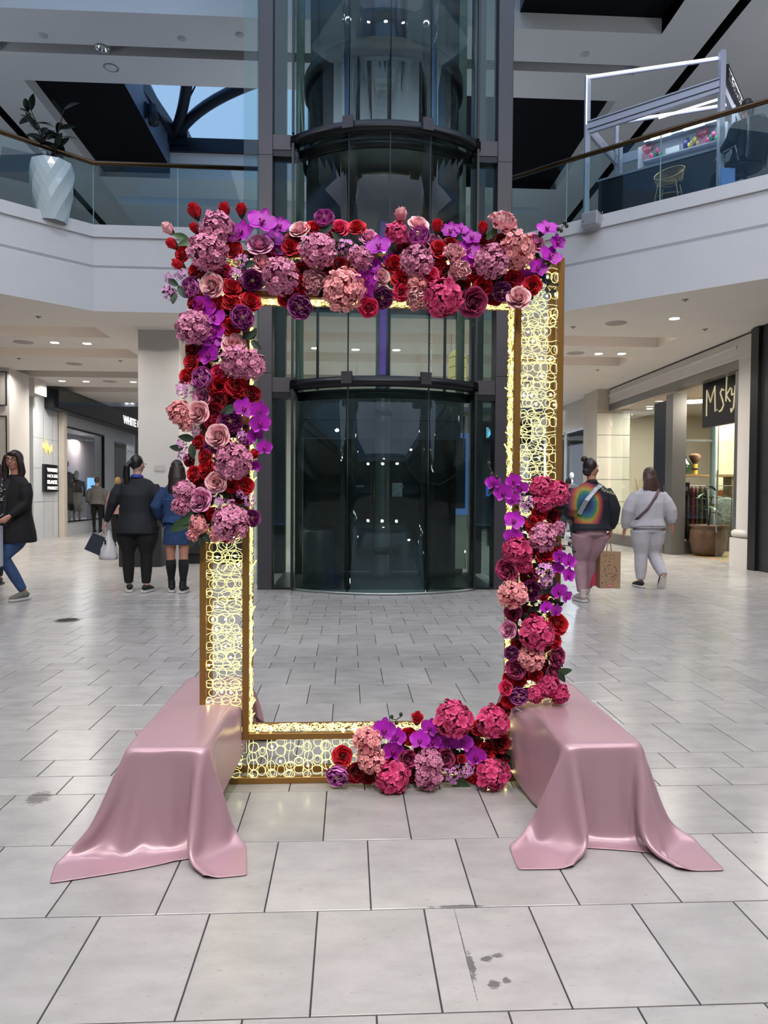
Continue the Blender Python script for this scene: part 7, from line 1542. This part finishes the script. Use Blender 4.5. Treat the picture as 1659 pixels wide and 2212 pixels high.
MB().box(-.035, .03, -.0575, -.056, .022, .05).build('red_label', mat('label red', 'b8485a', .6), t); text('lettering', 'KIDS', .022, mat('label pale', 'e8c8c8', .6), t, frame_mat(Vector((-.028, -.058, .028)), (1, 0, 0), (0, 0, 1)), .0004)
pb2 = P(1283, 1232, Y=wr.y + .08); t = thing('paper_bag', 'coral red paper bag behind the brown kraft bag', 'bag', (pb2.x + .02, wr.y + .10, .17), .5); MB().box(-.09, .09, -.05, .05, 0, .42).build('bag_body', mat('coral paper', 'c4485c', .6), t); MB().tube([(-.03, 0, .42), (0, 0, .52), (.03, 0, .42)], .005, 5).build('handle', m_ring, t, True)
# --- woman in the pale grey sweatsuit
q = at_floor(1398, 1269)
m_sw = mat('pale grey fleece', 'b4b1b8', .95, vary=.05, vscale=20, bump=.25, bscale=30)
J = dict(hip=(0, 0, .88), lk=(-.09, .02, .49), la=(-.10, .0, .085), rk=(.11, .06, .48), ra=(.135, -.22, .17), le=(-.29, .0, 1.10), lh=(-.30, .10, .82), re=(.30, -.04, 1.10), rh=(.34, -.02, .90))
tw, F_, S_ = person('woman in a pale grey sweatsuit with a brown crossbody strap walking away', (q.x, q.y, 0), .04, .965, 1.22, m_skin2, m_sw, m_sw, m_hairbr, J, 'shoulder', top_len=.87, puffy=.035, shoes=(m_bsh, m_sole, ((.1, 0, False), (0, -1.15, False))), legw=1.12, loose=.022, grip=(False, False), top_name='sweatshirt')
MB().tube([S_((.10, -.10, 1.40)), S_((.03, -.165, 1.30)), S_((-.10, -.18, 1.12)), S_((-.20, -.12, 1.0)), S_((-.21, -.02, .95))], [(.018, .006)] * 5, 8).build('bag_strap', mat('brown strap', '55434a', .6), tw)
melt(MB().tube([S_((0, -.005, .88)), S_((0, -.005, .85))], [(.232, .19)] * 2, 20), 'waistband', m_sw, tw, .010, 2)
# --- far walker behind the rainbow jacket
q = at_floor(1226, 1166); J = stand(.09, .12)
person('person in a black top and dark jeans farther away behind the rainbow jacket', (q.x, q.y, 0), .1, 1.02, 1.1, m_skin, m_bj, mat('dark jeans', '27364a', .85), m_hairb, J, 'short', shoes=(m_bsh, m_sole, ((0, 0, False), (0, 0, False))))
# --- seated person at the kiosk and the office chair
_c = onrail(1612, .45); q = Vector((_c.x, _c.y, 6.0))
cz_ = 5.38; rzs = .35
ch_ = thing('office_chair', 'dark mesh-back office chair at the end of the kiosk', 'chair', (q.x, q.y, cz_), rzs)
m_ch = mat('chair black', '0f1116', .5)
bk = MB(); NB = 8
for i in range(NB + 1):
    for j in range(NB + 1):
        s_ = (i / NB - .5) * 2; v = j / NB; wv = .22 * (1 - .12 * (2 * v - 1) ** 2); bk.v.append((s_ * wv, -.22 + .05 * s_ * s_ - .03 * v, .48 + .58 * v))
bk.f = [(i * (NB + 1) + j, (i + 1) * (NB + 1) + j, (i + 1) * (NB + 1) + j + 1, i * (NB + 1) + j + 1) for i in range(NB) for j in range(NB)]; bk.mi = [0] * len(bk.f)
o = bk.build('backrest', m_ch, ch_, True); mm_ = o.modifiers.new('thickness', 'SOLIDIFY'); mm_.thickness = .03
MB().tube([(-.22, -.19, .5), (-.215, -.22, 1.04), (0, -.26, 1.08), (.215, -.22, 1.04), (.22, -.19, .5)], .012, 8).build('back_frame', m_sf, ch_, True)
melt(MB().ball((0, .02, .46), (.25, .24, .05), 14, 8), 'seat', m_ch, ch_, .012, 2)
for s_ in (-1, 1): MB().tube([(s_ * .26, -.1, .48), (s_ * .30, -.08, .68), (s_ * .29, .12, .68), (s_ * .27, .12, .6)], .013, 8).build('armrest', m_sf, ch_, True)
MB().tube([(0, 0, .42), (0, 0, .10)], .025, 10).build('gas_stem', m_sf, ch_, True)
for a in range(5): MB().tube([(0, 0, .10), (.28 * math.cos(a * 1.2566), .28 * math.sin(a * 1.2566), .06)], .016, 6).build('foot', m_ch, ch_, True); MB().ball((.29 * math.cos(a * 1.2566), .29 * math.sin(a * 1.2566), .03), .03, 8, 6).build('caster', m_ch, ch_, True)
J = dict(hip=(0, 0, .58), lk=(-.12, .42, .50), la=(-.12, .44, .10), rk=(.12, .42, .50), ra=(.12, .44, .10), le=(-.27, .02, .80), lh=(-.20, .26, .72), re=(.27, .02, .80), rh=(.20, .26, .72))
person('dark haired person in black seated on the office chair with the back turned', (q.x, q.y, cz_), rzs, 1.0, 1.2, m_skin2, m_bj, m_bk_t, m_hairb, J, 'pony', top_len=.86, puffy=.02, shoes=(m_bsh, m_bsh, ((0, 0, False), (0, 0, False))))
tag(MB().box(-.10, .10, -.01, .01, 0, .30).build('blue_bag', mat('blue film bag', '7f9fe0', .4), None, loc=(q.x - .30, q.y - .08, cz_ + .12)), 'pale blue bag hanging beside the office chair', 'bag')
